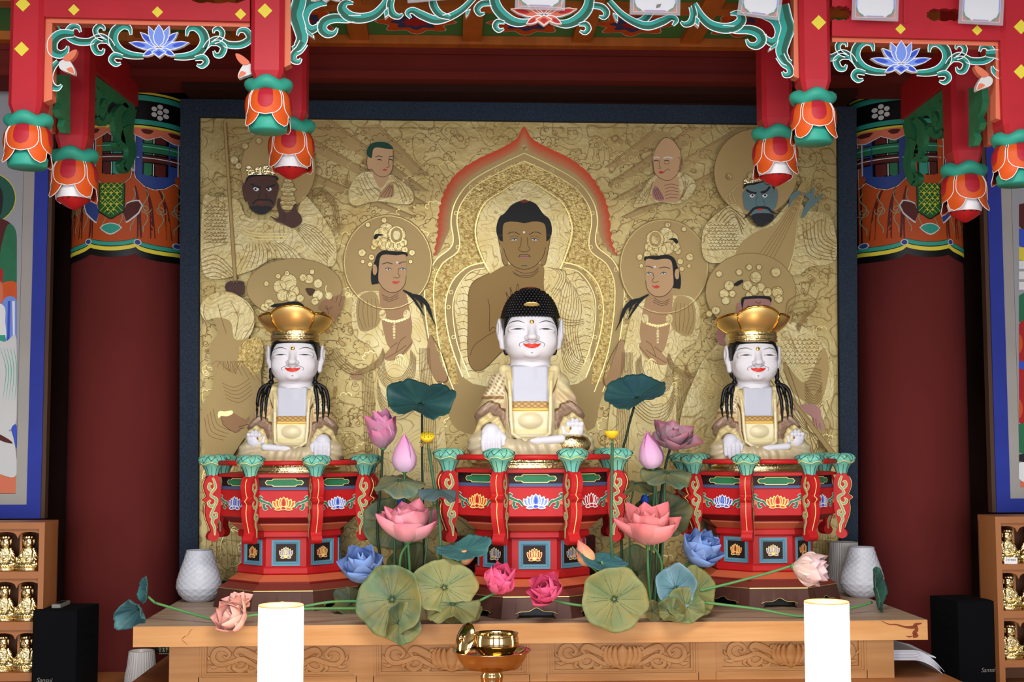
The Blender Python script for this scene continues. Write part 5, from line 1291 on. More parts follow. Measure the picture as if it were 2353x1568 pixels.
pgn(b, c7([(766, 1130), (790, 1118), (800, 1180), (790, 1240), (770, 1235)]), 'pink_skin'); pgn(b, c7([(800, 1150), (792, 1100), (820, 1076), (960, 1075), (972, 1110), (950, 1110), (940, 1095), (815, 1100), (808, 1150)]), 'ink_hair', 3)
pgn(b, c7([(808, 1110), (830, 1092), (955, 1094), (965, 1150), (958, 1220), (930, 1262), (820, 1262), (800, 1200)]), 'pink_skin', 4)
for L in ([(830, 1135), (860, 1150), (900, 1160)], [(962, 1140), (945, 1155), (930, 1165)]): lnp(b, c7(L), 5, 'fig_line')
for x in (878, 938): pgn(b, c7([(x - 18, 1165), (x, 1157), (x + 16, 1166), (x, 1178)]), 'white', 4); disc(b, *c7([(x + 3, 1167)])[0], 2.6, 'ink'); lnp(b, c7([(x - 18, 1163), (x, 1154), (x + 16, 1163)]), 1.6, 'ink')
for L in ([(905, 1180), (885, 1205), (905, 1215), (925, 1210), (925, 1190)], [(830, 1225), (870, 1228), (890, 1222)], [(880, 1105), (895, 1118), (910, 1108)]): lnp(b, c7(L), 1.2, 'maroon')
pgn(b, c7([(642, 1310), (660, 1260), (690, 1250), (720, 1232), (755, 1240), (765, 1262), (700, 1300), (690, 1330), (700, 1365), (660, 1360)]), 'pink_skin')
pgn(b, [(1826, 935), (1852, 929), (1870, 930), (1886, 942), (1888, 965), (1896, 984), (1890, 988), (1882, 972), (1884, 995), (1878, 1001), (1874, 985), (1868, 970), (1864, 955), (1840, 945), (1828, 943)], 'pinkhand', 3)
lnp(b, [(1874, 962), (1878, 985)], 1, 'fig_line', 0); lnp(b, [(1868, 960), (1872, 980)], 1, 'fig_line', 0)
pgn(b, [(1795, 890), (1803, 886), (1920, 1040), (1920, 1062)], 'gold_matte', 0); lnp(b, [(1800, 888), (1922, 1045)], 1.4, sm=0)
for k in range(8): lnp(b, [(1850 + (k % 2), 850 + k * 7), (1870, 846 + k * 7), (1888, 852 + k * 7)], 1.2, 'gold_line', 3)
b.build('painted_deity', ap)
b = MB()   # western lower deity
disc(b, *c5([(640, 1160)])[0], 110, 'gold_matte', 68); arc(b, *c5([(640, 1160)])[0], 110, ry=68, w=1.3)
for x, y, r_ in ((470, 1270, 16), (440, 1290, 13), (540, 1150, 20), (600, 1120, 26), (640, 1180, 16), (560, 1210, 18), (620, 1220, 16), (680, 1230, 12), (740, 1100, 14), (800, 1130, 14), (800, 1210, 16), (780, 1250, 12), (700, 1090, 12), (450, 1130, 8), (530, 1080, 8), (590, 1060, 8), (760, 1050, 8)): p = c5([(x, y)])[0]; disc(b, *p, r_ * .75, 'gold_pale'); arc(b, *p, r_ * .75, w=1.2); arc(b, *p, r_ * .4, w=1, mat='gold_hi')
pgn(b, c5([(490, 1290), (500, 1270), (560, 1262), (640, 1250), (690, 1265), (690, 1290)]), 'ink_hair'); pgn(b, c5([(715, 1165), (750, 1160), (780, 1172), (765, 1205), (740, 1210)]), 'fig_line')
pgn(b, s1([(945, 210), (960, 160), (1000, 130), (1050, 90), (1060, 110), (1100, 100), (1130, 85), (1125, 115), (1155, 105), (1160, 130), (1120, 220), (1080, 310), (1040, 290), (1000, 240)]), 'hand_skin', 4)
for L in ([(1000, 200), (1030, 210), (1060, 190)], [(1010, 180), (1030, 250)], [(1060, 110), (1055, 150)], [(1100, 105), (1085, 160)], [(1135, 110), (1110, 190)]): lnp(b, s1(L), 1, 'fig_line')
lnp(b, s1([(1010, 20), (1005, 60), (1025, 100)]), 1.4, 'gold_hi')
disc(b, *s1([(1030, 105)])[0], 8, 'gold_pale')
pgn(b, [(470, 690), (520, 670), (560, 690), (585, 740), (570, 790), (600, 860), (590, 980), (560, 1010), (520, 1060), (470, 1040), (462, 950), (490, 880), (480, 800), (500, 760)], 'gold_matte')
pgn(b, [(462, 700), (500, 672), (555, 684), (584, 720), (575, 770), (540, 780), (530, 740), (500, 730), (470, 735)], 'gold_pale')
pgn(b, [(555, 790), (590, 775), (605, 800), (600, 850), (580, 862), (560, 840), (545, 845), (548, 815)], 'gold_flake')
fam(b, [(470, 960), (480, 1000), (515, 1012)], [(490, 940), (500, 975), (530, 990)], 4, 1.4, 'gold_line')
fam(b, [(510, 880), (540, 890), (575, 870)], [(520, 915), (550, 925), (580, 905)], 5, 1.2, 'gold_line')
fam(b, [(520, 850), (500, 830), (485, 840)], [(540, 860), (560, 830), (600, 880)], 9, 1); fam(b, [(470, 700), (450 + 20, 730), (500, 760)], [(560, 690), (585, 730), (560, 780)], 4, 1.2)
pgn(b, cc_([(235, 780), (250, 760), (350, 750), (380, 735), (440, 770), (490, 795), (520, 800), (550, 770), (555, 810), (530, 850), (440, 940), (400, 955), (330, 920), (260, 860)]), 'hand_skin', 4)
for L in ([(430, 890), (540, 860)], [(440, 910), (500, 900)], [(410, 940), (450, 925)], [(235, 780), (260, 860), (330, 920), (400, 955)]): lnp(b, cc_(L), 1, 'fig_line')
pgn(b, cc_([(205, 790), (200, 740), (220, 712), (280, 715), (355, 705), (365, 740), (300, 770), (240, 765)]), 'gold_hi', 4)
fam(b, [(470, 1060), (480, 1150), (470, 1300)], [(560, 1080), (540, 1180), (550, 1300)], 7); arc(b, 535, 1260, 38, ry=55); arc(b, 535, 1260, 28, ry=42, mat='gold_hi')
fam(b, [(1855, 1090), (1880, 1180), (1870, 1310)], [(1915, 1100), (1905, 1200), (1918, 1310)], 6)
b.build('painted_deity', ap)

# side paintings ------------------------------------------------------------
for nm, lab, sd in (('w', 'tall painting in blue border beside the speaker with pale robed figure', 0), ('e', 'tall painting in blue border showing part of a red robed figure', 1)):
    Ys = 5.3
    R_ = (lambda x: x) if not sd else (lambda x: 2382 - x + (0 if x > 60 else -2))
    X = lambda x: R_(x)
    ro = thing('side_painting', lab, 'painting', P(X(60), 1192, Ys))
    bz = 1192 if not sd else 1178
    b = MB()
    zb_ = P(X(60), bz, Ys).z; zt_ = P(X(60), 190, Ys).z
    bx = lambda xa, xb, za_, zb2, y0, y1, m: b.box(min(P(X(xa), 1000, Ys).x, P(X(xb), 1000, Ys).x), max(P(X(xa), 1000, Ys).x, P(X(xb), 1000, Ys).x), y0, y1, za_, zb2, m)
    bx(-520, 107, zb_, zt_, Ys, Ys + .04, 'brown_edge'); b.build('backing_board', ro)
    b = MB(); z1 = P(X(60), bz - 32, Ys).z
    bx(-520, 98, zb_, z1, Ys - .006, Ys, 'blue_border'); bx(66, 98, z1, zt_, Ys - .006, Ys, 'blue_border'); b.build('blue_border', ro)
    b = MB(); z2 = P(X(60), bz - 57, Ys).z
    bx(-520, 66, z1, z2, Ys - .003, Ys, 'grey_mat'); bx(40, 66, z2, zt_, Ys - .003, Ys, 'grey_mat'); b.build('grey_mount', ro)
    b = MB(); bx(-520, 39, z2 + .003, zt_, Ys - .002, Ys, 'sheet')
    K = [0]
    def pp(pts, m, sm=5):
        K[0] += 1; q2 = cr(pts, sm, True) if sm else [Vector(p) for p in pts]
        b.poly([P(min(X(p.x), X(38.5)) if not sd else max(X(p.x), X(38.5)), p.y, Ys - .0024 - K[0] * .0002) for p in q2], m)
    pp([(-500, 1075), (38, 1075), (38, 1134), (-500, 1134)], 'salmon', 0)
    if not sd:
        pp(circ(-35, 455, 72, 30, 62), 'yellow', 0); pp(circ(-35, 455, 70, 30, 60), 'green_dark', 0)
        pp([(-60, 420), (0, 430), (5, 480), (-10, 500), (-60, 500)], 'ink'); pp([(-60, 505), (10, 505), (38, 540), (38, 600), (0, 640), (-60, 640)], 'maroon')
        pp([(8, 545), (20, 515), (38, 540), (38, 655), (5, 650), (0, 590)], 'green'); pp([(-10, 600), (8, 625), (5, 650), (-20, 640)], 'red', 0)
        pp([(0, 655), (38, 650), (38, 700), (5, 700)], 'orange'); pp([(-10, 640), (5, 655), (6, 690), (-10, 700)], 'salmon')
        pp([(5, 695), (38, 690), (38, 790), (10, 785)], 'blue_light'); pp([(18, 692), (24, 692), (22, 786), (16, 786)], 'blue', 0); pp([(28, 692), (34, 692), (34, 786), (30, 786)], 'white', 0)
        pp([(-60, 700), (5, 700), (12, 740), (8, 786), (-60, 790)], 'white'); pp([(-60, 772), (12, 770), (14, 786), (-60, 790)], 'teal', 0)
        pp([(-60, 790), (10, 786), (38, 780), (38, 960), (20, 990), (30, 1000), (38, 1090), (0, 1090), (-60, 1060)], 'off_white')
        for k in range(5): K[0] += 1; ribbon(b, [(0 + k * 8, 800), (14 + k * 6, 850), (6 + k * 7, 920)], [.6, 2, .4], 'teal_pale', lambda x, y, l=0: P(min(X(x), X(38)), y, Ys - .0024 - K[0] * .0002), 0, sm=5)
        pp([(-10, 995), (20, 1010), (28, 1020), (0, 1012)], 'maroon'); pp([(26, 985), (38, 978), (38, 1030), (32, 1010)], 'blue')
    else:
        pp([(39, 470), (-40, 480), (-40, 560), (39, 520)], 'maroon'); pp([(39, 525), (-40, 560), (-40, 590), (39, 565)], 'blue'); pp([(39, 568), (-60, 590), (-60, 620), (39, 596)], 'yellow')
        for k in range(3): pp([(39, 600 + k * 24), (10, 600 + k * 24), (0, 618 + k * 24), (39, 618 + k * 24)], 'white', 0)
        pp([(39, 680), (-60, 660), (-60, 760), (39, 740)], 'green'); pp([(39, 745), (-80, 760), (-80, 980), (39, 970)], 'red'); pp([(39, 830), (20, 835), (20, 850), (39, 845)], 'blue')
        for yy in (790, 940): pp(circ(39, yy, 9, 16, 22), 'orange', 0)
        pp([(39, 975), (-60, 990), (-60, 1040), (39, 1040)], 'green'); pp([(39, 1045), (-60, 1040), (-60, 1075), (39, 1060)], 'ink'); pp([(39, 1065), (10, 1070), (10, 1110), (39, 1100)], 'white')
    b.build('painted_sheet', ro)
# ================================================================== canopy above the altar
YF, YR = 3.8, 4.25
cn = thing('altar_canopy', 'painted red canopy frame with hanging lotus finials and teal scroll carvings', 'canopy', (0, YF, P(1200, 300, YF).z))
sF, sR = YF / F, YR / F
def post(x0, x1, y1, y2, Y, top=-260):
    a, c = P(x0, 200, Y).x, P(x1, 200, Y).x; w = c - a; k = w * .13; m = (a + c) / 2
    sec = [(a + k, Y), (c - k, Y), (c, Y + k), (c, Y + w - k), (c - k, Y + w), (a + k, Y + w), (a, Y + w - k), (a, Y + k)]
    mid = (a + c) / 2, Y + w / 2
    zs = [(P(x0, top, Y).z, 1), (P(x0, y1, Y).z, 1), (P(x0, y2, Y).z - .01, .74)]
    b = MB(); b.loft([[(mid[0] + (x - mid[0]) * f, mid[1] + (y - mid[1]) * f, z) for x, y in sec] for z, f in zs][::-1], 'red_canopy', False)
    return b.build('post', cn), mid, P(x0, y2, Y).z
def finial(po, mid, zt, s, kind):
    """lotus finial: s metres per photo pixel at its depth (front size)"""
    cx, cy = mid
    b = MB()
    b.lathe([(34, 4), (46, 0), (53, -6), (55, -14), (52, -22), (44, -30), (34, -31)], (cx, cy, zt), 'teal', 48, mod=lambda a, r, z, q: (r * s * (1 + .045 * cos(4 * (a - pi / 4 * 0))), (z + 9 * abs(cos(2 * a)) ** 1.5 - 5) * s))
    b.build('leaf_collar', po)
    prof = lambda t: (np.interp(t, (0, .15, .35, .6, .85, 1, 1.2, 1.4), (34, 46, 53, 55, 53, 52, 56, 62)), np.interp(t, (0, 1.4), (-22, -128)) )
    def patch(b, th0, ha, t0, t1, mat, ex=0, n=12, m=14, point=False, e0=0.0):
        V = []
        for i in range(m + 1):
            f = i / m; t = t0 + (t1 - t0) * f
            if point: wd = math.sqrt(max(0, 1 - max(0, (f - .25) / .75) ** 1.6)) * (1 - .15 * f)
            else: wd = math.sqrt(max(0, 1 - (max(0, f - .55) / .45) ** 2.4))
            for j in range(n + 1):
                g = -1 + 2 * j / n; th = th0 + ha * wd * g; r, z = prof(t); r = (r + ex) * s
                V.append((cx + r * cos(th), cy + r * sin(th), zt + (z) * s * .93))
        b.add(V, [(i * (n + 1) + j, i * (n + 1) + j + 1, (i + 1) * (n + 1) + j + 1, (i + 1) * (n + 1) + j) for i in range(m) for j in range(n)], mat)
        L = [V[i * (n + 1)] for i in range(m + 1)]; R = [V[i * (n + 1) + n] for i in range(m + 1)]
        return L + R[::-1][1:]
    ph = 0 if kind == 'front' else 0
    for k in range(4):
        th = -pi / 2 + pi / 4 + k * pi / 2
        b = MB(); ed = patch(b, th, rad(38), .25, 1.38, 'orange', -1.5, point=True); b.tube(ed, 1.0 * s, 'white', 5, False)
        patch(b, th, rad(20), .9, 1.3, 'red_dark', -4, point=True); b.build('lower_petal', po)
    for k in range(4):
        th = -pi / 2 + k * pi / 2
        b = MB(); ed = patch(b, th, rad(42), 0, 1.0, 'orange'); b.tube(ed, 1.1 * s, 'white', 5, False)
        patch(b, th, rad(19), .1, .78, 'crimson', .7); b.build('petal', po)
    if kind == 'front':
        b = MB(); b.lathe([(30, -64), (40, -92), (46, -102), (44, -118), (42, -122), (.01, -122)], (cx, cy, zt), 'teal', 32, mod=lambda a, r, z, q: (r * s, z * s * (1) - .0)); b.v = [(x, y, z) for x, y, z in b.v]
        b.build('cup', po)
    else:
        b = MB(); b.lathe([(20, -50), (38, -80), (42, -98), (38, -114)], (cx, cy, zt), 'white', 32, mod=lambda a, r, z, q: (r * s * (1 + .03 * cos(4 * a)), (z) * s))
        b.lathe([(38, -114), (32, -122), (21, -130), (9, -137), (.01, -140)], (cx, cy, zt), 'red', 32, mod=lambda a, r, z, q: (r * s * (1 + .03 * cos(4 * a)) * 1.002, (z + (6 * cos(14 * a) if q == 0 else 0)) * s))
        b.build('bud_tip', po)
PF = [(17, 94, 238, 258), (574, 650, 160, 176), (1842, 1912, 182, 206), (2306, 2384, 282, 302)]
PR = [(126, 202, 310, 340), (630, 703, 252, 272), (1752, 1822, 270, 290), (2188, 2258, 345, 374)]
diam = [[(50, 113), (53, 10)], [(609, 25)], [(1881, 52)], [(2346, 62), (2346, 165)]]
for (x0, x1, y1, y2), dm in zip(PF, diam):
    po, mid, zt = post(x0, x1, y1, y2, YF); finial(po, mid, zt, sF, 'front')
    for x, y in dm:
        b = MB(); b.extr([P(x - 17, y, YF - .0), P(x, y + 17, YF), P(x + 17, y, YF), P(x, y - 17, YF)], (0, -.002, 0), 'yellow'); b.build('diamond', po)
for x0, x1, y1, y2 in PR:
    po, mid, zt = post(x0, x1, y1, y2, YR, -200); finial(po, mid, zt, sR * .98, 'rear')
# beams and the cut-out boards above them
def bar(name, pts, Y, th, mat):
    b = MB(); b.extr([P(x, y, Y) for x, y in pts], (0, th, 0), mat); return b.build(name, cn)
for xs, ya, yb, dms in (((94, 574), (-2, 14), (38, 49), [(170, 23, 13), (362, 28, 13), (553, 33, 13)]), ((1912, 2308), (52, 58), (82, 93), [(2069, 67, 12), (2245, 70, 12)])):
    bm = bar('front_beam', [(xs[0], ya[0]), (xs[1], ya[1]), (xs[1], yb[1]), (xs[0], yb[0])], YF + .012, .05, 'red_canopy')
    for x, y, r_ in dms:
        b = MB(); b.extr([P(x - r_, y, YF + .012), P(x, y + r_, YF + .012), P(x + r_, y, YF + .012), P(x, y - r_, YF + .012)], (0, -.002, 0), 'yellow'); b.build('diamond', bm)
def cutboard(xs, yt, yb, holes):
    """board with scalloped cloud openings, built from strips"""
    b = MB(); n = 80
    for i in range(n):
        xa, xb = xs[0] + (xs[1] - xs[0]) * i / n, xs[0] + (xs[1] - xs[0]) * (i + 1) / n; xm = (xa + xb) / 2
        f = (xm - xs[0]) / (xs[1] - xs[0]); T_, B_ = yt[0] + (yt[1] - yt[0]) * f, yb[0] + (yb[1] - yb[0]) * f
        seg = [(T_, B_)]
        for h0, h1, hc, hh in holes:
            if h0 < xm < h1:
                g = (xm - h0) / (h1 - h0); e = hh * (min(1, 4.5 * min(g, 1 - g)) ** .5) * (.78 + .22 * abs(sin(g * pi * 3)))
                seg = [(T_, hc - e), (hc + e, B_)]
        for a, c in seg:
            if c > a: b.extr([P(xa, a, YF + .02), P(xb, a, YF + .02), P(xb, c, YF + .02), P(xa, c, YF + .02)], (0, .022, 0), 'red_canopy')
    return b.build('cut_out_board', cn)
cutboard((94, 574), (-80, -70), (0, 16), [(430, 572, -8, 16), (130, 330, -24, 16)])
cutboard((1912, 2308), (-60, -50), (53, 59), [(1900, 1956, 30, 17), (2128, 2212, 34, 15)])
bar('stile', [(2076, -20), (2084, -20), (2084, 54), (2076, 54)], YF + .015, .01, 'red_canopy')
bar('top_rail', [(-60, -240), (2440, -240), (2440, -70), (-60, -50)], YF + .01, .05, 'red_canopy')
for pts in ([(94, 38), (574, 49), (574, 62), (94, 52)], [(92, 52), (120, 53), (120, 228), (92, 238)], [(650, -200), (668, -200), (668, 148), (650, 156)], [(1824, -200), (1842, -200), (1842, 182), (1824, 176)], [(1912, 82), (2308, 93), (2308, 106), (1912, 96)], [(2288, 106), (2308, 106), (2308, 278), (2288, 272)]):
    bar('salmon_trim', pts, YF + .03, .04, 'salmon')
# side beams that run back to the columns, with green brackets beneath
for mir in (0, 1):
    G = (lambda x: x) if not mir else (lambda x: 2388 - x)
    dyy = 0 if not mir else 30
    X0 = P(G(190), 300, YR + .1).x
    pj = lambda L: [PX(G(x), y + dyy, X0) for x, y in L]
    def onx(L, m, w, nm, off=0):
        q_ = pj(L); b = MB(); b.extr([v + Vector((off, 0, 0)) for v in q_], (w, 0, 0), m); return b.build(nm, cn)
    sg = 1 if not mir else -1
    onx([(200, 60), (318, 168), (318, 245), (200, 148)], 'red_canopy', -sg * .05, 'side_beam')
    onx([(197, 150), (318, 243), (318, 262), (212, 184), (214, 318), (197, 314)], 'bracket_green', -sg * .02, 'green_bracket', -sg * .012)
    b = MB(); MX = lambda x, y, l=0: PX(G(x), y + dyy, X0) + Vector((-sg * .03 + l * -sg * 0 - sg * .0 + sg * 0, 0, 0)) + Vector((sg * 0 - sg * l * 0, 0, 0))
    def MX(x, y, l=0): v = PX(G(x), y + dyy, X0); return v + Vector(((-.012 - .02 + l) * sg * 1.0 if False else (-sg * .012 + sg * l), 0, 0))
    for L, w in (([(316, 250), (306, 300), (314, 350), (300, 392), (290, 378), (298, 366)], [20, 24, 20, 16, 10, 3]), ([(300, 240), (280, 262), (282, 300), (290, 330), (280, 340), (274, 328)], [14, 20, 20, 14, 9, 3]),
                 ([(284, 225), (262, 232), (252, 254), (262, 276), (272, 268), (266, 258)], [12, 18, 18, 13, 8, 3]), ([(262, 205), (242, 212), (232, 234), (238, 262), (250, 262), (248, 250)], [12, 18, 18, 13, 8, 3]),
                 ([(238, 186), (222, 200), (216, 230), (222, 262), (220, 290), (212, 300)], [12, 16, 18, 16, 12, 4]), ([(262, 262), (252, 284), (236, 276), (240, 266)], [12, 14, 9, 3]), ([(312, 290), (296, 300), (292, 320), (302, 332)], [10, 14, 12, 4]), ([(222, 196), (236, 220), (228, 240)], [10, 12, 5]), ([(250, 196), (262, 220), (258, 240)], [10, 12, 5])):
        ribbon(b, L, [q * .9 for q in w], 'bracket_green', MX, -.004 * (L[0][0] % 3), th=-.018, side='green', sm=5)
    b.build('carved_leaves', cn)
    X1 = P(G(118), 200, YF + .05).x
    b = MB(); L = [(132, 172), (162, 172), (162, 308), (152, 305), (146, 290), (150, 275), (140, 268), (134, 252), (142, 240), (134, 225), (130, 205)]
    Xc = P(G(146), 240, YR - .1).x; q_ = [PX(G(x), y + dyy, Xc) for x, y in L]; ym = [v.y for v in q_]
    b.extr(q_, (-sg * .02, 0, 0), 'bracket_green'); b.build('green_bracket', cn)
    bb = MB(); xx = P(G(125), 240, YR - .02).x; z0_, z1_ = P(G(125), 305 + dyy, YR - .02).z, P(G(125), -100, YR - .02).z
    bb.box(min(xx, xx - sg * .02), max(xx, xx - sg * .02), YR - .035, YR, z0_, z1_, 'salmon'); bb.build('salmon_trim', cn)
    # beam joining front and rear posts, above the frame edge
    xa = P(G(60), 0, YF).x; b = MB(); b.box(xa - .03, xa + .03, YF + .02, YR + .05, P(60, -60, YF).z, P(60, -200, YF).z, 'red_canopy'); b.build('side_beam', cn)
    xa = P(G(620) if not mir else 1870, 0, YF).x; b = MB(); b.box(xa - .03, xa + .03, YF + .02, YR + .05, P(60, -120, YF).z, P(60, -220, YF).z, 'red_canopy'); b.build('side_beam', cn)
zr_ = P(1200, -235, YF).z
b = MB(); b.box(P(-80, 0, YF).x, P(2470, 0, YF).x, YF - .03, 5.0, zr_, zr_ + .04, 'red_canopy'); b.build('added_roof', cn)  # unseen roof, added to close the canopy and block light
for x in (163, 664, 1790, 2224): pass
b = MB(); b.box(P(-80, 0, YR).x, P(2470, 0, YR).x, YR, YR + .05, zr_ - .06, zr_, 'red_canopy'); b.build('rear_beam', cn)
# scroll carvings
VL = [0]
def vine(b, pts, ws, Y, flip=1, th=.018, k=1.0):
    VL[0] += 1; l = -.0004 * (VL[0] % 12); ws = [w * k * 1.2 for w in ws]
    Mp = lambda x, y, d=0: P(x, y, Y + d)
    ribbon(b, pts, ws, 'teal_c', Mp, l, th=th, side='green_dark', sm=7)
    ribbon(b, pts, [w * .42 for w in ws], 'green_dark', Mp, l - .0004, sm=7, noff=flip * max(ws) * .17)
    p2 = cr([Vector(p) for p in pts], 7); w2 = interp(ws, len(p2))
    for sg in (-1, 1):
        e = offs(p2, [sg * w / 2 for w in w2]); ribbon(b, e, 2.1, 'white', Mp, l - .001)
def lotus_carved(b, cx, cy, s, Y, c1, c2):
    Mp = lambda x, y, l=0: P(cx + x * s, cy + y * s, Y - .006 + l)
    k = 0
    for (bx, by, tx, ty, w) in ((-6, 14, -70, 0, 9), (6, 14, 70, 0, 9), (-4, 12, -44, -24, 9), (4, 12, 44, -24, 9), (-4, 12, -24, -38, 9.5), (4, 12, 24, -38, 9.5), (0, 12, 0, -42, 14), (-4, 14, -38, 32, 8), (4, 14, 38, 32, 8), (-16, 20, 0, 34, 0)):
        k += 1; l = -.0008 * k
        if w == 0: q = [(-18, 22), (0, 12), (18, 22), (8, 30), (0, 36), (-8, 30)]
        else:
            dx, dy = tx - bx, ty - by; L_ = math.hypot(dx, dy); nx, ny = -dy / L_, dx / L_
            f = lambda t, o: (bx + dx * t + nx * o * w, by + dy * t + ny * o * w)
            q = [f(0, 0)] + [f(t, o) for t, o in ((.2, .75), (.45, 1), (.75, .7))] + [f(1, 0)] + [f(t, -o) for t, o in ((.75, .7), (.45, 1), (.2, .75))]
        c = [sum(p[i] for p in q) / len(q) for i in (0, 1)]
        P0 = [Mp(x, y, l) for x, y in q]; b.extr(P0, (0, .014, 0), 'white')
        qi = [(c[0] + (x - c[0]) * (1 - 2.4 / max(6, math.hypot(x - c[0], y - c[1]))), c[1] + (y - c[1]) * (1 - 2.4 / max(6, math.hypot(x - c[0], y - c[1])))) for x, y in q]
        b.poly([Mp(x, y, l - .0006) for x, y in qi], c1 if k % 2 or w == 14 else c1)
        qj = [(c[0] + (x - c[0]) * .5 + (tx - c[0]) * .25 * (w > 0), c[1] + (y - c[1]) * .5 + (ty - c[1]) * .25 * (w > 0)) for x, y in q]
        if k in (1, 2, 3, 4, 8, 9, 10): b.poly([Mp(x, y, l - .001) for x, y in qj], c2)
M('teal_c', (44, 158, 148), 0.5)
YV = YF + .035
for nm, cx0, cyo, mir in (('bay', 365, 0, 1), ('bay', 2071, 37, -1)):
    sc = MB()
    H = lambda L, s: [(cx0 + s * (x - 365), y + cyo + (0.022 * (s * (x - 365)))) for x, y in L]
    for s in (-1, 1):
        vine(sc, H([(400, 130), (430, 128), (456, 118), (470, 96), (466, 74), (449, 61), (433, 66), (429, 82)], s), [10, 14, 18, 18, 17, 14, 9, 3], YV, s)
        vine(sc, H([(470, 110), (482, 96), (500, 88), (525, 99), (555, 98), (574, 84), (566, 67), (551, 66), (545, 78)], s), [8, 12, 13, 13, 14, 14, 12, 8, 3], YV, -s)
        vine(sc, H([(492, 94), (506, 86), (511, 72), (502, 62), (492, 66), (491, 74)], s), [7, 9, 10, 9, 6, 2], YV, s)
        vine(sc, H([(486, 98), (502, 96), (514, 106), (508, 122), (496, 124), (491, 114)], s), [7, 12, 13, 12, 8, 3], YV, s)
        vine(sc, H([(448, 133), (466, 130), (474, 140), (464, 150), (452, 147)], s), [8, 12, 11, 9, 3], YV, s)
    c = -mir   # outer corner scroll
    vine(sc, H([(560, 82), (590, 84), (608, 100), (608, 122), (592, 130), (578, 122), (574, 110)], c), [12, 18, 20, 19, 15, 10, 3], YV, c)
    sc.poly([P(*v, YV - .003) for v in H([(566, 92), (600, 62), (588, 86), (575, 96)], c)], 'teal_c')
    vine(sc, H([(596, 146), (610, 162), (618, 184), (612, 202), (598, 208), (588, 200)], c), [8, 12, 15, 14, 10, 3], YV, c)
    sc.build('scroll_carving', cn)
    lt = MB(); lotus_carved(lt, cx0, 97 + cyo, 1.0, YV, 'blue_light', 'blue'); lt.build('lotus_carving', cn)
for x, y, s in ((153, 153, 1), (566, 162, -1), (2263, 190, -1)):
    b = MB(); f = lambda L: [P(x + s * dx, y + dy, YV - .012) for dx, dy in L]
    q = lambda L: [tuple(v) for v in cr([Vector(p) for p in L], 5, True)]
    b.extr(f(q([(-18, -8), (-8, -16), (6, -14), (18, 6), (18, 18), (6, 14), (-14, 6)])), (0, .02, 0), 'off_white')
    b.extr([v + Vector((0, -.004, 0)) for v in f(q([(-8, -18), (10, -34), (24, -38), (20, -24), (6, -12)]))], (0, .02, 0), 'salmon')
    b.poly([v + Vector((0, -.001, 0)) for v in f(q([(0, 6), (12, 2), (18, 16), (8, 13)]))], 'salmon')
    b.build('bud_carving', cn)
# central arch
sc = MB(); K = [
 ([(752, 6), (730, 4), (706, 14), (694, 38), (700, 60), (716, 68), (730, 60), (732, 50)], [10, 22, 26, 26, 22, 16, 10, 3]),
 ([(830, 40), (800, 44), (768, 42), (746, 50), (740, 66), (752, 78), (768, 76), (775, 64)], [8, 14, 17, 18, 18, 15, 9, 3]),
 ([(812, 8), (794, 6), (786, 20), (800, 36), (826, 42), (856, 36), (878, 18), (896, -10)], [4, 12, 18, 20, 19, 17, 15, 12]),
 ([(900, -4), (896, 14), (902, 32), (916, 38), (926, 32)], [12, 14, 14, 10, 3]),
 ([(944, 42), (936, 30), (948, 24), (968, 34), (1000, 46), (1030, 40), (1062, 22), (1090, -6)], [4, 9, 12, 16, 16, 14, 12, 10]),
 ([(994, -10), (996, 12), (1010, 32), (1034, 40)], [12, 15, 14, 8]),
 ([(1130, 6), (1108, 8), (1096, 20), (1102, 32), (1114, 30)], [12, 12, 12, 9, 3]),
 ([(1134, -14), (1140, 14), (1160, 38), (1190, 52), (1226, 48)], [16, 20, 20, 16, 8]),
 ([(1160, 52), (1144, 50), (1138, 60), (1146, 70), (1158, 66)], [5, 10, 11, 8, 3]),
 ([(692, -20), (686, 10), (680, 34), (688, 62), (694, 88), (684, 108), (671, 112)], [24, 26, 26, 24, 22, 18, 6]),
 ([(698, 98), (688, 114), (676, 124), (674, 138), (686, 142), (692, 134)], [18, 16, 13, 12, 9, 3])]
for pts, ws in K:
    vine(sc, pts, ws, YV, 1); vine(sc, [(2490 - x, y + (2490 - 2 * x) * .0275) for x, y in pts], ws, YV, -1)
for L in ([(882, 24), (892, 16), (894, 34), (884, 42)], [(700, 62), (722, 82), (722, 88), (704, 76)], [(1070, 24), (1082, 20), (1076, 34), (1070, 40)]):
    for m_ in (0, 1):
        q = [(x, y) if not m_ else (2490 - x, y + (2490 - 2 * x) * .0275) for x, y in L]
        sc.extr([P(x, y, YV - .004) for x, y in q], (0, .02, 0), 'white'); c = [sum(p[i] for p in q) / 4 for i in (0, 1)]
        sc.poly([P(c[0] + (x - c[0]) * .7, c[1] + (y - c[1]) * .7, YV - .005) for x, y in q], 'teal_c')
sc.build('scroll_carving', cn)
lt = MB(); lotus_carved(lt, 1250, 20, 1.1, YV - .006, 'salmon', 'red'); lt.build('lotus_carving', cn)
lt = MB(); lotus_carved(lt, 748, -28, .9, YV - .006, 'blue_light', 'blue'); lt.build('lotus_carving', cn)

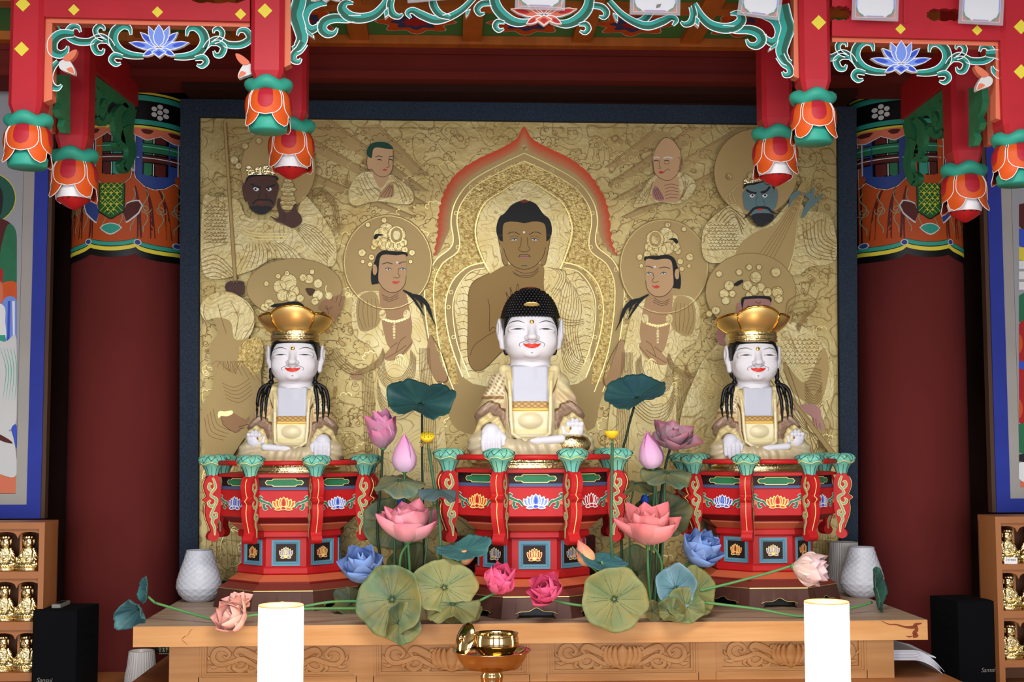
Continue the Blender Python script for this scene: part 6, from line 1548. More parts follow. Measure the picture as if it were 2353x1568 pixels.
# cards hung in clear sleeves along the canopy
cards = [(963, 1020, 2, -5, 'hung highest'), (1183, 1298, 22, 2, 'over the red lotus'), (1447, 1563, 34, 1, 'with a dark smudge on it'), (1693, 1792, 40, 8, 'tilted beside a post'), (1957, 2064, 47, 2, 'above a blue lotus'), (2202, 2305, 56, 3, 'nearest the frame corner')]
for x0, x1, yb, til, lab in cards:
    Yc_ = YF - .03 if not 930 < x0 < 1700 else YF - .01
    xm = (x0 + x1) / 2; w = x1 - x0 if x0 > 970 else 110
    R_ = lambda dx, dy, l=0: P(xm + dx * cos(rad(til)) - dy * sin(rad(til)), yb + dx * sin(rad(til)) + dy * cos(rad(til)), Yc_ + l)
    rt = thing('hanging_card', 'white card in clear sleeve, ' + lab, 'card', R_(0, -60), 'cards hanging from the canopy')
    rect = lambda a, c, t, u, l: [R_(a, t, l), R_(c, t, l), R_(c, u, l), R_(a, u, l)]
    b = MB(); b.extr(rect(-w / 2 + 8, w / 2 - 8, -130, -6, 0), (0, .001, 0), 'white')
    for s in (-1, 1):
        for L, m_ in (([(w / 2 - 9, -7), (w / 2 - 30, -7), (w / 2 - 26, -12), (w / 2 - 16, -18), (w / 2 - 12, -28), (w / 2 - 9, -32)], 'green'), ([(w / 2 - 9, -7), (w / 2 - 22, -7), (w / 2 - 16, -12), (w / 2 - 9, -22)], 'orange')):
            b.poly([R_(s * x, y, -.0006 if m_ == 'green' else -.0009) for x, y in L], m_)
    b.poly(rect(-w / 2 + 34, w / 2 - 34, -11, -7, -.0006), 'blue_light'); b.poly(rect(-w / 2 + 24, w / 2 - 24, -9, -7.5, -.0008), 'salmon')
    for s in (-1, 1): b.poly([R_(s * (w / 2 - 9), -30, -.0006), R_(s * (w / 2 - 12), -30, -.0006), R_(s * (w / 2 - 12), -125, -.0006), R_(s * (w / 2 - 9), -125, -.0006)], 'blue_light')
    if x0 == 1447: b.poly([R_(x, y, -.0008) for x, y in ((2, -18), (4, -24), (14, -26), (12, -18), (4, -15))], 'maroon')
    b.build('printed_card', rt)
    b = MB(); b.extr(rect(-w / 2, w / 2, -136, 0, -.002), (0, .004, 0), 'plastic'); b.build('clear_sleeve', rt)
    b = MB(); b.tube([R_(0, -134), P(xm, -150, Yc_), P(xm, -190, YF + .005)], .0012, 'white', 5); b.build('string', rt)
# ================================================================== lotus flowers and leaves
def frame(n, up=(0, 0, 1)):
    n = Vector(n).normalized(); up = Vector(up)
    x = up.cross(n); x = x.normalized() if x.length > 1e-3 else Vector((1, 0, 0)); y = n.cross(x)
    return x, y, n
PRE = {'open': [(6, 92, 22, 1.0, 0, .86), (6, 66, 8, .98, 30, .84), (4, 34, -6, .8, 12, .76)],
       'cup': [(6, 82, 8, .72, 0, .86), (6, 52, 2, .95, 30, .8), (5, 34, -6, 1.0, 5, .76)],
       'bud': [(3, 46, -34, 1, 0, 1.0), (3, 42, -34, .97, 60, 1.0), (3, 34, -30, .92, 30, .9)],
       'loose': [(6, 80, 10, .9, 10, .88), (6, 55, -8, 1.0, 40, .88), (5, 35, -20, .85, 0, .84)],
       'half': [(5, 70, -6, .95, 0, .88), (5, 50, -14, 1.0, 36, .88), (4, 34, -24, .9, 0, .84)],
       'spread': [(5, 88, 40, 1, 20, .86), (5, 70, 14, .9, 56, .84), (3, 30, -10, .7, 0, .8)]}
COLS = {'purple': ((176, 160, 176), (206, 96, 140), (200, 150, 196)), 'lilac': ((206, 184, 214), (232, 140, 200), (224, 170, 214)),
        'pink': ((226, 196, 196), (244, 130, 160), (246, 160, 170)), 'hot': ((236, 120, 150), (240, 84, 136), (240, 110, 160)),
        'blue': ((150, 170, 206), (110, 146, 216), (134, 166, 226)), 'peach': ((240, 220, 190), (240, 160, 150), (220, 180, 190)),
        'pale': ((226, 206, 200), (214, 180, 196), (226, 190, 180)), 'mauve': ((170, 176, 182), (196, 104, 126), (190, 150, 166)), 'coral': ((232, 190, 180), (244, 120, 128), (244, 140, 150)),
        'deepblue': ((40, 80, 190), (50, 100, 220), (40, 90, 210)), 'flame': ((238, 190, 130), (226, 90, 100), (240, 150, 120))}
def stem(root, pts, r, mat):
    pw = [P(*p) for p in pts]; b = MB()
    q = cr(pw, 6) if len(pw) > 2 else pw
    b.tube(q, r, mat, 8); return b.build('stem', root)
def lotus(label, x, y, Y, ax, size, pre, col, stems=None, sm='stem', group=None, pod=False, seed=1, spin=0, cat='flower', name='lotus_flower'):
    s = Y / F; c = P(x, y, Y); r_ = random.Random(seed); cb, ct, cm = [np.array(lin(k)) for k in COLS[col]]
    root = thing(name, label, cat, c, group)
    X_, Y_, N_ = frame(ax)
    L0 = size * s
    li = 0
    for n, a0, a1, lf, ph, wf in PRE[pre]:
        li += 1
        for k in range(n):
            az = rad(ph + spin + 360 * k / n + r_.uniform(-9, 9)); L = L0 * lf * r_.uniform(.92, 1.06); W_ = L * wf * r_.uniform(.92, 1.1)
            A0 = rad(a0 + r_.uniform(-6, 6)); A1 = rad(a1 + r_.uniform(-9, 9)); V = []; cl_ = []; tw = r_.uniform(-.15, .15); cup = r_.uniform(.28, .42) + (.22 if pre == 'bud' else 0)
            nu, nv = 8, 12; r, h = L * .05, 0.0; jit = r_.uniform(.8, 1.15); mix = r_.uniform(.2, 1)
            for j in range(nv + 1):
                v = j / nv; a = A0 + (A1 - A0) * v ** .8
                if j: r += L / nv * sin(a); h += L / nv * cos(a)
                w = W_ * max(.22 * (1 - v), (1 - abs(2 * v ** .82 - 1) ** 2.2)) ** .8 * (1 if v < .75 else 1 - .25 * ((v - .75) / .25)) if v < .999 else 0.0
                for i in range(nu + 1):
                    u = -1 + 2 * i / nu; t = u * w / 2
                    inn = cup * u * u * w + .015 * L * sin(7 * v + u * 3 + k)
                    rr = r - inn * cos(a); hh = h + inn * sin(a) + (.04 * L if j == nv else 0) * 0
                    aa = az + tw * v
                    if pre == 'bud':
                        rb = L * .33 * lf * max(.02, sin(pi * min(1, .04 + .96 * v) ** .62)) ** .85 * (1 - .03 * li); hh = L * v * .98
                        aa += u * (1.25 - .35 * v); rr = rb * (1 + .05 * (abs(u) > .7)) + .004 * L * sin(20 * v + k); t = 0
                    p = X_ * (rr * cos(aa) - t * sin(aa)) + Y_ * (rr * sin(aa) + t * cos(aa)) + N_ * hh
                    V.append(c + p)
                    f = v ** 1.3; cc = cb * (1 - f) + ct * f; cc = cc * (1 - .45 * mix) + cm * .45 * mix
                    cc = cc * (1 - .1 * (1 - abs(u)) * sin(9 * u) ** 2); cl_.append(tuple(np.clip(cc * jit ** .35, 0, 1)))
            b = MB(); b.add(V, [(j * (nu + 1) + i, j * (nu + 1) + i + 1, (j + 1) * (nu + 1) + i + 1, (j + 1) * (nu + 1) + i) for j in range(nv) for i in range(nu)], 'petal', True, cl_)
            b.build('petal', root)
    if pod:
        b = MB(); q = L0 * .16
        pr = [(.01, 0), (q * .6, 0), (q, q * 1.3), (q * .95, q * 1.4), (.01, q * 1.4)]
        b.lathe(pr, (0, 0, 0), 'yellow', 16); b.v = [tuple(c + X_ * v[0] + Y_ * v[1] + N_ * (v[2] + L0 * .05)) for v in b.v]; b.build('seed_pod', root)
    b = MB(); b.lathe([(.01, -.06), (.05, -.05), (.1, 0), (.06, .05)], (0, 0, 0), 'stem', 10); b.v = [tuple(c + (X_ * v[0] + Y_ * v[1] + N_ * v[2]) * L0) for v in b.v]; b.build('calyx', root)
    for st_ in (stems or []): stem(root, st_, 3.0 * s, sm)
    return root
M('stem_mid', (58, 96, 66), 0.5)
def leaf(label, x, y, Y, n, R, asp=1.0, cup=.15, wave=.1, kk=3, ph=0, col=(70, 104, 84), col2=None, up=(0, 0, 1), fold=0, fa=0, mat='leafm', stems=None, sm='stem', droop=0, roll=0, sr=3.0, notch=.12):
    s = Y / F; c = P(x, y, Y); X_, Y_, N_ = frame(n, up)
    if roll: X_, Y_ = X_ * cos(rad(roll)) + Y_ * sin(rad(roll)), Y_ * cos(rad(roll)) - X_ * sin(rad(roll))
    R = R * s; root = thing('lotus_leaf', label, 'leaf', c)
    c1 = np.array(lin(col)); c2 = np.array(lin(col2 or tuple(v * .75 for v in col)))
    fd = (cos(rad(fa)), sin(rad(fa)))
    def pos(r, t, lift=0):
        rr = r * R * (1 + .035 * sin(5 * t + ph) + .02 * sin(9 * t + 2 * ph))
        px_, py_ = rr * cos(t), rr * sin(t) * asp
        z = R * (cup * r * r + wave * sin(kk * t + ph) * r ** 1.6 + .5 * wave * sin((2 * kk + 1) * t + ph * 2) * r ** 3 - .07 * math.exp(-(r / .16) ** 2) * (1 if cup >= 0 else -1) + .035 * abs(sin(7.5 * t)) * r + .02 * sin(23 * t + ph) * r ** 3)
        d = (px_ * fd[0] + py_ * fd[1]) / R
        if fold: z += R * fold * max(0, d - .05) ** 2 * 1.6; px_ -= fd[0] * R * abs(fold) * max(0, d) ** 2 * .35; py_ -= fd[1] * R * abs(fold) * max(0, d) ** 2 * .35
        z += lift
        q = X_ * px_ + Y_ * py_ + N_ * z
        if droop: q.z -= droop * R * max(0, r - .2) ** 2 * (1.2 if q.z < 0 else .4)
        return c + q
    nt, nr = 60, 12; V = [pos(0, 0)]; cl_ = [tuple(c2)]
    for j in range(1, nr + 1):
        for i in range(nt):
            t = 2 * pi * i / nt; r = j / nr; V.append(pos(r, t)); f = .5 + .5 * sin(3 * t + ph + 3 * r); f = .65 * f + .35 * (r > .9)
            cl_.append(tuple(c1 * f + c2 * (1 - f)))
    Fc = [(0, 1 + i, 1 + (i + 1) % nt) for i in range(nt)] + [(1 + (j - 1) * nt + i, 1 + (j - 1) * nt + (i + 1) % nt, 1 + j * nt + (i + 1) % nt, 1 + j * nt + i) for j in range(1, nr) for i in range(nt)]
    b = MB(); b.add(V, Fc, mat, True, cl_)
    bl = b.build('blade', root)
    sol = bl.modifiers.new('thickness', 'SOLIDIFY'); sol.thickness = .0012
    b = MB()
    for k in range(15):
        t = 2 * pi * (k + .3 * sin(k * 2.1)) / 15
        b.tube([pos(r, t, .0009) for r in (.06, .25, .45, .65, .8, .93)], [.0010, .0009, .0007, .0006, .0005, .0003], 'vein', 4, False)
        if k % 2: b.tube([pos(.6, t, .0009), pos(.78, t + .09, .0009), pos(.95, t + .13, .0009)], [.0006, .0005, .0003], 'vein', 4, False)
    b.build('veins', bl)
    for st_ in (stems or []): stem(root, st_, sr * s, sm)
    return root
TE, GR, OL, GY, DK = (40, 84, 78), (70, 104, 70), (116, 122, 74), (84, 104, 104), (38, 70, 58)
# western arrangement
leaf('dark teal lotus leaf standing tallest between the left and middle statues', 966, 926, 4.5, (.05, -.58, .8), 78, 1, .14, .13, 3, .8, TE, (30, 66, 70), mat='leafb', stems=[[(970, 938, 4.5), (970, 1050, 4.5), (973, 1200, 4.48), (978, 1400, 4.42)]], sm='stem_dark', sr=2.6)
lotus('purple pink lotus with grey inner petals below the tallest western leaf', 880, 1030, 4.52, (-.02, -.12, 1), 88, 'cup', 'purple', [[(879, 1030, 4.52), (876, 1100, 4.52), (868, 1240, 4.5), (905, 1400, 4.42)]], 'stem_dark', seed=4)
lotus('closed lilac pink lotus bud beside the yellow seed pod with upright stamens', 930, 1084, 4.42, (0, -.05, 1), 84, 'bud', 'lilac', [[(930, 1084, 4.42), (928, 1180, 4.42), (938, 1400, 4.42)]], 'stem_mid', seed=5)
leaf('green lotus leaf hiding the foot of the lilac bud on the left', 918, 1108, 4.40, (0, -.36, .93), 59, 1, -.22, .12, 3, 2.2, (92, 124, 110), (64, 96, 96), stems=[[(915, 1112, 4.4), (908, 1200, 4.4), (905, 1400, 4.4)], [(923, 1112, 4.4), (936, 1200, 4.42), (945, 1400, 4.42)]], sm='stem_mid')
leaf('small greyish leaf touching the middle pedestal railing on its left', 1007, 1128, 4.27, (.1, -.25, .95), 44, 1, -.3, .16, 3, .5, GY, (70, 84, 92), mat='leafb', stems=[[(1000, 1130, 4.27), (985, 1220, 4.3), (965, 1400, 4.34)]], sm='stem_mid', sr=2)
leaf('large dark leaf behind the pink lotus on the left', 902, 1203, 4.56, (-.1, -.93, .28), 68, .92, .12, .1, 2, 1.0, (44, 84, 70), DK, stems=[[(902, 1210, 4.57), (920, 1300, 4.5), (935, 1400, 4.42)]], sm='stem_dark')
lotus('large open pink lotus in front of the left dark leaf', 938, 1245, 4.34, (-.02, -.22, 1), 104, 'open', 'pink', [[(938, 1250, 4.34), (919, 1290, 4.34), (922, 1410, 4.38)], [(938, 1250, 4.34), (941, 1300, 4.35), (944, 1410, 4.38)]], seed=9, pod=True, spin=-90)
lotus('crumpled blue lotus leaning against the left pedestal base', 838, 1330, 4.42, (-.15, -.6, .8), 92, 'loose', 'blue', [[(840, 1332, 4.43), (880, 1350, 4.44), (925, 1400, 4.42)]], seed=11)
lotus('deep blue bud peeping under the left green leaf', 923, 1160, 4.55, (0, -.1, 1), 30, 'bud', 'deepblue', [[(923, 1160, 4.55), (930, 1300, 4.5), (935, 1400, 4.42)]], 'stem_dark', seed=12)
leaf('slanting teal leaf half covering the orange bud', 1066, 1266, 4.22, (-.25, -.5, .82), 66, .62, .1, .12, 2, .3, (62, 110, 106), (44, 88, 92), mat='leafb', stems=[[(1066, 1272, 4.22), (1054, 1300, 4.22), (1010, 1400, 4.3)]], roll=14, sm='stem')
lotus('orange tipped bud behind the slanting teal leaf', 1052, 1290, 4.24, (.75, -.2, .45), 54, 'bud', 'flame', [[(1052, 1290, 4.24), (1040, 1310, 4.25), (985, 1400, 4.34)]], seed=13)
leaf('upright dark green leaf behind the pink lotus stems on the left', 950, 1318, 4.46, (0, -.96, .2), 62, 1.1, .12, .1, 2, 1, (62, 88, 52), (44, 66, 44), stems=[[(950, 1340, 4.46), (950, 1400, 4.42)]])
leaf('broad folded leaf hanging over the left part of the table edge', 900, 1378, 4.16, (-.1, -.96, .22), 78, 1.02, .1, .1, 3, 4.0, (80, 112, 78), (52, 88, 76), fold=.25, fa=20, droop=.1, stems=[[(905, 1380, 4.17), (925, 1395, 4.3)]])
leaf('crumpled leaf tip hanging lowest over the carved apron', 918, 1432, 4.13, (.45, -.88, .1), 44, 1.1, .35, .2, 2, 2.4, (78, 108, 70), (46, 86, 76), stems=[[(915, 1420, 4.14), (925, 1400, 4.3)]])
leaf('round yellow green leaf tilted toward the middle pedestal', 1021, 1350, 4.17, (.05, -.93, .35), 75, .85, .08, .07, 3, 1.2, (132, 138, 92), (96, 116, 76), stems=[[(1020, 1352, 4.18), (985, 1395, 4.3)]])
leaf('curled lower leaf in front of the round yellow green leaf', 1040, 1392, 4.14, (.05, -.6, .8), 62, .7, -.25, .22, 3, .2, (98, 116, 84), (60, 84, 62))
leaf('dark leaf resting on the table beside the middle pedestal foot', 1055, 1408, 4.24, (.05, -.85, .5), 52, .62, .05, .06, 2, 0, (64, 84, 56), (44, 62, 46))
leaf('shadowed leaf lying behind the table leaves at the left pedestal base', 806, 1388, 4.5, (-.3, -.75, .6), 44, .85, .2, .25, 3, 1, (62, 92, 78), (50, 74, 70))
lotus('hot pink lotus lying in front of the middle pedestal on the left', 1136, 1362, 4.2, (.3, -.5, .8), 80, 'half', 'hot', [[(1132, 1366, 4.21), (1108, 1378, 4.2), (1085, 1390, 4.2)]], seed=21)
lotus('peach lotus lying on its side before the left pedestal', 552, 1432, 4.17, (-.35, -.62, .35), 76, 'loose', 'peach', [[(560, 1418, 4.17), (600, 1412, 4.17), (700, 1400, 4.2), (835, 1399, 4.3)], [(700, 1394, 4.22), (760, 1384, 4.25), (835, 1382, 4.32)]], seed=22)
lotus('small peach flower pointing up from the lying peach lotus', 545, 1398, 4.2, (.1, -.3, .9), 44, 'spread', 'peach', [[(545, 1398, 4.2), (560, 1410, 4.2)]], seed=23)
leaf('folded teal leaf overhanging the left end of the table', 318, 1402, 4.32, (-.5, -.75, -.4), 54, .6, .5, .18, 2, 1.7, (82, 130, 132), (58, 104, 112), mat='leafb', roll=25, stems=[[(356, 1386, 4.33), (430, 1408, 4.3), (502, 1428, 4.25)]])
leaf('small upright teal leaf at the far left stem end', 338, 1356, 4.33, (-.8, -.5, .1), 28, 1.1, .3, .1, 2, 1, (70, 122, 122), (50, 96, 104), mat='leafb', stems=[[(340, 1372, 4.33), (356, 1386, 4.33)]])
# eastern arrangement
leaf('dark teal leaf tallest on the right with an upturned edge', 1463, 912, 4.5, (-.22, -.5, .84), 72, 1, .2, .1, 2, 2.4, TE, (40, 76, 88), mat='leafb', roll=-18, stems=[[(1457, 935, 4.5), (1440, 1000, 4.5), (1428, 1080, 4.5), (1430, 1400, 4.42)]], sm='stem_dark', sr=2.8)
lotus('mauve lotus with grey inside and a dropping petal on the right', 1543, 1028, 4.52, (.1, -.5, .85), 76, 'spread', 'mauve', [[(1540, 1030, 4.53), (1524, 1100, 4.53), (1510, 1240, 4.5), (1500, 1400, 4.42)]], 'stem_dark', seed=31, spin=20)
lotus('closed lilac bud leaning before the mauve lotus', 1500, 1076, 4.42, (-.16, -.05, 1), 84, 'bud', 'lilac', [[(1500, 1076, 4.42), (1510, 1180, 4.42), (1505, 1400, 4.4)]], 'stem_mid', seed=32)
leaf('rounded green leaf at the foot of the leaning lilac bud', 1531, 1090, 4.40, (.05, -.4, .92), 58, 1, -.16, .12, 3, 1.0, (78, 116, 98), (52, 88, 80), stems=[[(1527, 1094, 4.4), (1526, 1200, 4.4), (1512, 1400, 4.4)], [(1506, 1096, 4.42), (1500, 1200, 4.42), (1490, 1400, 4.4)]], sm='stem_mid')
leaf('small dark leaf beside the slim yellow pod stem', 1463, 1114, 4.46, (-.1, -.35, .92), 42, 1, -.2, .14, 3, 0, (62, 86, 76), DK, stems=[[(1458, 1118, 4.46), (1447, 1180, 4.46), (1450, 1300, 4.44), (1475, 1400, 4.42)]], sm='stem_mid', sr=2)
leaf('large dark leaf behind the coral lotus on the right', 1522, 1185, 4.56, (.12, -.9, .4), 68, .8, .12, .1, 2, .4, (44, 84, 66), DK, stems=[[(1520, 1200, 4.57), (1510, 1400, 4.42)]], sm='stem_dark')
lotus('large open coral pink lotus beside the slim pod stem', 1488, 1250, 4.34, (.0, -.24, 1), 106, 'open', 'coral', [[(1488, 1255, 4.34), (1490, 1320, 4.35), (1497, 1408, 4.38)], [(1500, 1255, 4.36), (1521, 1300, 4.36), (1515, 1408, 4.38)]], seed=35, pod=True, spin=-60)
lotus('crumpled blue lotus leaning against the right pedestal', 1590, 1290, 4.40, (.4, -.5, .65), 90, 'loose', 'blue', [[(1585, 1292, 4.41), (1560, 1320, 4.42), (1515, 1400, 4.42)]], seed=36)
lotus('deep blue bud peeping between the right stems', 1482, 1160, 4.55, (0, -.1, 1), 30, 'bud', 'deepblue', [[(1482, 1160, 4.55), (1490, 1300, 4.5), (1500, 1400, 4.42)]], 'stem_dark', seed=37)
lotus('striped pink bud pointing up before the middle pedestal panel', 1354, 1298, 4.2, (-.45, -.1, 1), 64, 'bud', 'flame', [[(1354, 1298, 4.2), (1400, 1340, 4.22), (1460, 1400, 4.34)]], seed=38)
leaf('slanting teal leaf crossing the slim pod stem', 1378, 1292, 4.19, (.3, -.5, .82), 62, .6, .1, .12, 2, 1.2, (58, 110, 112), (44, 86, 96), mat='leafb', roll=-28, stems=[[(1382, 1290, 4.19), (1394, 1318, 4.2), (1440, 1400, 4.3)]])
leaf('upright green leaf behind the coral lotus stems', 1460, 1320, 4.46, (0, -.97, .2), 64, 1.0, .1, .08, 2, 0, (70, 98, 58), (50, 74, 46), stems=[[(1465, 1345, 4.46), (1490, 1400, 4.42)]])
leaf('big flat round leaf facing forward over the table edge', 1412, 1378, 4.14, (0, -.99, .08), 76, .97, .05, .05, 3, 2, (126, 136, 92), (86, 112, 72), stems=[[(1412, 1382, 4.15), (1455, 1400, 4.3)]])
lotus('hot pink lotus with yellow centre lying before the middle pedestal', 1262, 1374, 4.2, (-.3, -.7, .55), 74, 'loose', 'hot', [[(1268, 1378, 4.2), (1300, 1387, 4.2), (1340, 1393, 4.19)]], seed=41, pod=True)
leaf('pale blue green leaf curling over the right table leaves', 1552, 1352, 4.22, (-.1, -.9, .3), 46, 1.15, .35, .28, 2, .6, (118, 150, 166), (86, 124, 138), mat='leafb', stems=[[(1550, 1355, 4.24), (1515, 1400, 4.34)]])
leaf('green leaf drooping on the table edge right of the foam block', 1575, 1392, 4.19, (.15, -.92, .3), 46, .9, .1, .14, 3, 3.4, (96, 122, 80), (50, 84, 58), stems=[[(1570, 1392, 4.21), (1515, 1405, 4.34)]])
leaf('dark folded leaf under the pale blue green leaf', 1545, 1404, 4.17, (-.2, -.9, .3), 32, .9, .35, .3, 3, .5, (60, 98, 70), (40, 72, 56))
leaf('mottled leaf behind the drooping right leaf', 1598, 1360, 4.3, (.25, -.9, .3), 48, 1.2, .1, .06, 2, 0, (104, 118, 72), (76, 96, 60), stems=[[(1590, 1365, 4.31), (1515, 1405, 4.36)]])
leaf('small brownish leaf at the foot of the coral lotus stems', 1499, 1405, 4.25, (.3, -.9, .2), 24, 1.0, .2, .1, 2, 0, (112, 104, 74), (80, 84, 60))
lotus('pale pink lotus facing sideways on a long stem before the right pedestal', 1822, 1302, 4.32, (.86, -.42, -.12), 88, 'half', 'pale', [[(1822, 1300, 4.33), (1770, 1316, 4.33), (1690, 1338, 4.32), (1608, 1358, 4.3)]], seed=44)
leaf('narrow dark green leaf before the diamond vase on the right', 2010, 1356, 4.4, (.85, -.5, .1), 44, 1.15, .25, .12, 2, 1.3, (58, 104, 84), (38, 76, 64), mat='leafb', stems=[[(2003, 1385, 4.4), (1955, 1398, 4.35), (1850, 1417, 4.27), (1740, 1400, 4.26), (1617, 1385, 4.26)]])
# seed pods
for lab, x, y, Y, ax, pts in (('yellow seed pod with dark holes facing up and hanging stamens', 982, 1008, 4.36, (0, -.5, .87), [(984, 1022, 4.36), (995, 1100, 4.36), (1010, 1200, 4.3), (1010, 1300, 4.3), (985, 1400, 4.34)]), ('yellow seed pod seen edge on atop a slim green stem', 1406, 1000, 4.2, (0, .03, 1), [(1407, 1010, 4.2), (1406, 1100, 4.2), (1405, 1250, 4.2), (1420, 1400, 4.3)])):
    s = Y / F; c = P(x, y, Y); X_, Y_, N_ = frame(ax); rt = thing('lotus_seed_pod', lab, 'seed pod', c)
    w = lambda v: tuple(c + (X_ * v[0] + Y_ * v[1] + N_ * v[2]) * s)
    b = MB(); b.lathe([(6, -8), (12, -4), (16.5, 3), (17, 7), (16, 9), (.01, 9.4)], (0, 0, 0), 'pod_yellow' if 'pod_yellow' in MATS else M('pod_yellow', (236, 200, 40), 0.5), 28); b.v = [w(v) for v in b.v]; b.build('pod', rt)
    b = MB()
    for k in range(16):
        rr, a = (13, k * pi / 4.5) if k < 9 else ((7.5, k * pi / 2.5) if k < 14 else (2, k * pi))
        b.lathe([(1.3, 0), (1.2, .5), (.01, .6)], (rr * cos(a), rr * sin(a), 9.2), 'green_dark', 8)
    b.v = [w(v) for v in b.v]; b.build('seed_holes', rt)
    b = MB()
    for k in range(26):
        a = 2 * pi * k / 26; q = rnd.uniform(14, 22)
        b.tube([w((6 * cos(a), 6 * sin(a), -8)), w((q * .8 * cos(a), q * .8 * sin(a), -8 - 4)), w((q * cos(a), q * sin(a), -14 - rnd.uniform(0, 10)))], [.5 * s, .5 * s, 1.1 * s], 'gold_pale', 5)
    b.build('stamens', rt); stem(rt, pts, 3.6 * s, 'stem_mid')
for lab, x, s_ in (('beige foam block holding the stems left of the middle pedestal', 948, 1), ('beige foam block holding the stems right of the middle pedestal', 1500, 1)):
    c = P(x, 1400, 4.38); b = MB(); b.box(c.x - .06, c.x + .06, 4.30, 4.46, ZT, ZT + .035, 'foam'); o = b.build('foam_block'); tag(o, lab, 'foam block')
# ================================================================== vases, lamps, bowl, speakers, shelves
def vase_round(x, w, yt, yb, Y, lab, rim_w):
    s = Y / F; c = P(x, yb, Y); c.z = ZT; H = (yb - yt) * s; R = w / 2 * s; r0 = rim_w / 2 * s
    rt = thing('diamond_vase', lab, 'vase', c)
    tt = [0, .02, .06, .15, .28, .42, .56, .7, .84, .95, 1.0]; rr = [.50, .58, .7, .88, 1.0, .97, .88, .77, .66, .6, .585]
    b = MB(); n, m = 96, 70; V = []
    for j in range(m + 1):
        t = j / m; r = float(np.interp(t, tt, rr)) * R
        for i in range(n):
            a = 2 * pi * i / n; f = 16
            d1 = abs(((a * f / (2 * pi) + t * 9) % 1) - .5) * 2; d2 = abs(((a * f / (2 * pi) - t * 9) % 1) - .5) * 2
            g = (min(1, (1 - d1) * 3.5) * min(1, (1 - d2) * 3.5)); g *= 1 if .04 < t < .93 else 0
            q = r + .0028 * (g - .5 if .04 < t < .93 else 0)
            V.append((c.x + q * cos(a), c.y + q * sin(a), ZT + t * H))
    b.add(V, [(j * n + i, j * n + (i + 1) % n, (j + 1) * n + (i + 1) % n, (j + 1) * n + i) for j in range(m) for i in range(n)], 'porcelain')
    b.lathe([(R * .585, H), (R * .57, H + .0015), (R * .545, H), (R * .56, H * .9), (R * .8, H * .5), (.001, H * .45)], (c.x, c.y, ZT), 'porcelain', 48)
    b.lathe([(.001, 0.0005), (R * .5, 0.0005)], (c.x, c.y, ZT), 'porcelain', 48); b.build('vessel', rt)
vase_round(457, 101, 1273, 1387, 4.86, 'white diamond patterned vase standing alone by the dark picture frame', 58)
vase_round(1982, 100, 1271, 1384, 4.84, 'white diamond patterned vase in front of a taller ribbed vase', 60)
def vase_rib(x, wt, wb, yt, yb, Y, zb, lab, k):
    s = Y / F; c = P(x, yb, Y); c.z = zb; zt = P(x, yt, Y).z; H = zt - zb
    b = MB(); n = 120; V = []; m = 20
    for j in range(m + 1):
        t = j / m; r = float(np.interp(t, (0, .04, .14, .3, .6, 1), (wb * .72, wb * .82, wb, wb * .98, (wt + wb) / 2 * .97, wt))) / 2 * s
        for i in range(n): a = 2 * pi * i / n; V.append((c.x + (r + .0042 * (abs(sin(a * k / 2)) - .5)) * cos(a), c.y + (r + .0042 * (abs(sin(a * k / 2)) - .5)) * sin(a), zb + t * H))
    b.add(V, [(j * n + i, j * n + (i + 1) % n, (j + 1) * n + (i + 1) % n, (j + 1) * n + i) for j in range(m) for i in range(n)], 'porcelain_rib')
    r = wt / 2 * s; b.lathe([(r, H), (r * .97, H + .001), (r * .92, H - .002), (r * .9, H * .6), (.001, H * .6)], (c.x, c.y, zb), 'porcelain_rib', 40)
    b.lathe([(.001, .0005), (wb * .36 * s, .0005)], (c.x, c.y, zb), 'porcelain_rib', 40)
    rt = thing('ribbed_vase', lab, 'vase', c); b.build('vessel', rt)
vase_rib(1941, 62, 80, 1246, 1366, 5.02, ZT, 'grey ribbed vase behind the diamond vase at the right table end', 40)
vase_rib(324, 54, 72, 1496, 1590, 4.88, ZL, 'grey ribbed vase standing low beside the left end of the step', 34)
# glowing pillar lamps
for lab, x, yt in (('glowing white cylinder lamp before the peach lotus', 646, 1390), ('glowing white cylinder lamp at the right, before the trailing stem', 1899, 1382)):
    Y = 3.6; s = Y / F; c = P(x, yt, Y); R = 50.5 * s; H = c.z - ZS
    rt = thing('cylinder_lamp', lab, 'lamp', (c.x, Y, ZS)); b = MB(); b.lathe([(R * .985, .012), (R, .02), (R, H - .004)], (c.x, Y, ZS), 'candle', 48, caps=False); b.build('lamp_shade', rt)
    b = MB(); b.lathe([(R, H - .004), (R * 1.005, H - .001), (R * .98, H), (R * .95, H - .004), (R * .93, H - .02), (.001, H - .03)], (c.x, Y, ZS), 'candle_rim', 48); b.build('rim', rt)
    b = MB(); b.lathe([(.001, 0), (R * 1.06, 0), (R * 1.06, .012), (R * .9, .014)], (c.x, Y, ZS), 'brass', 48); b.build('base', rt)
    d = bpy.data.lights.new('lamp_glow', 'POINT'); d.energy = 2.0; d.color = (1, .86, .6); d.shadow_soft_size = .05
    o = bpy.data.objects.new('lamp_glow', d); COL.objects.link(o); o.location = (c.x, Y, c.z + .03)
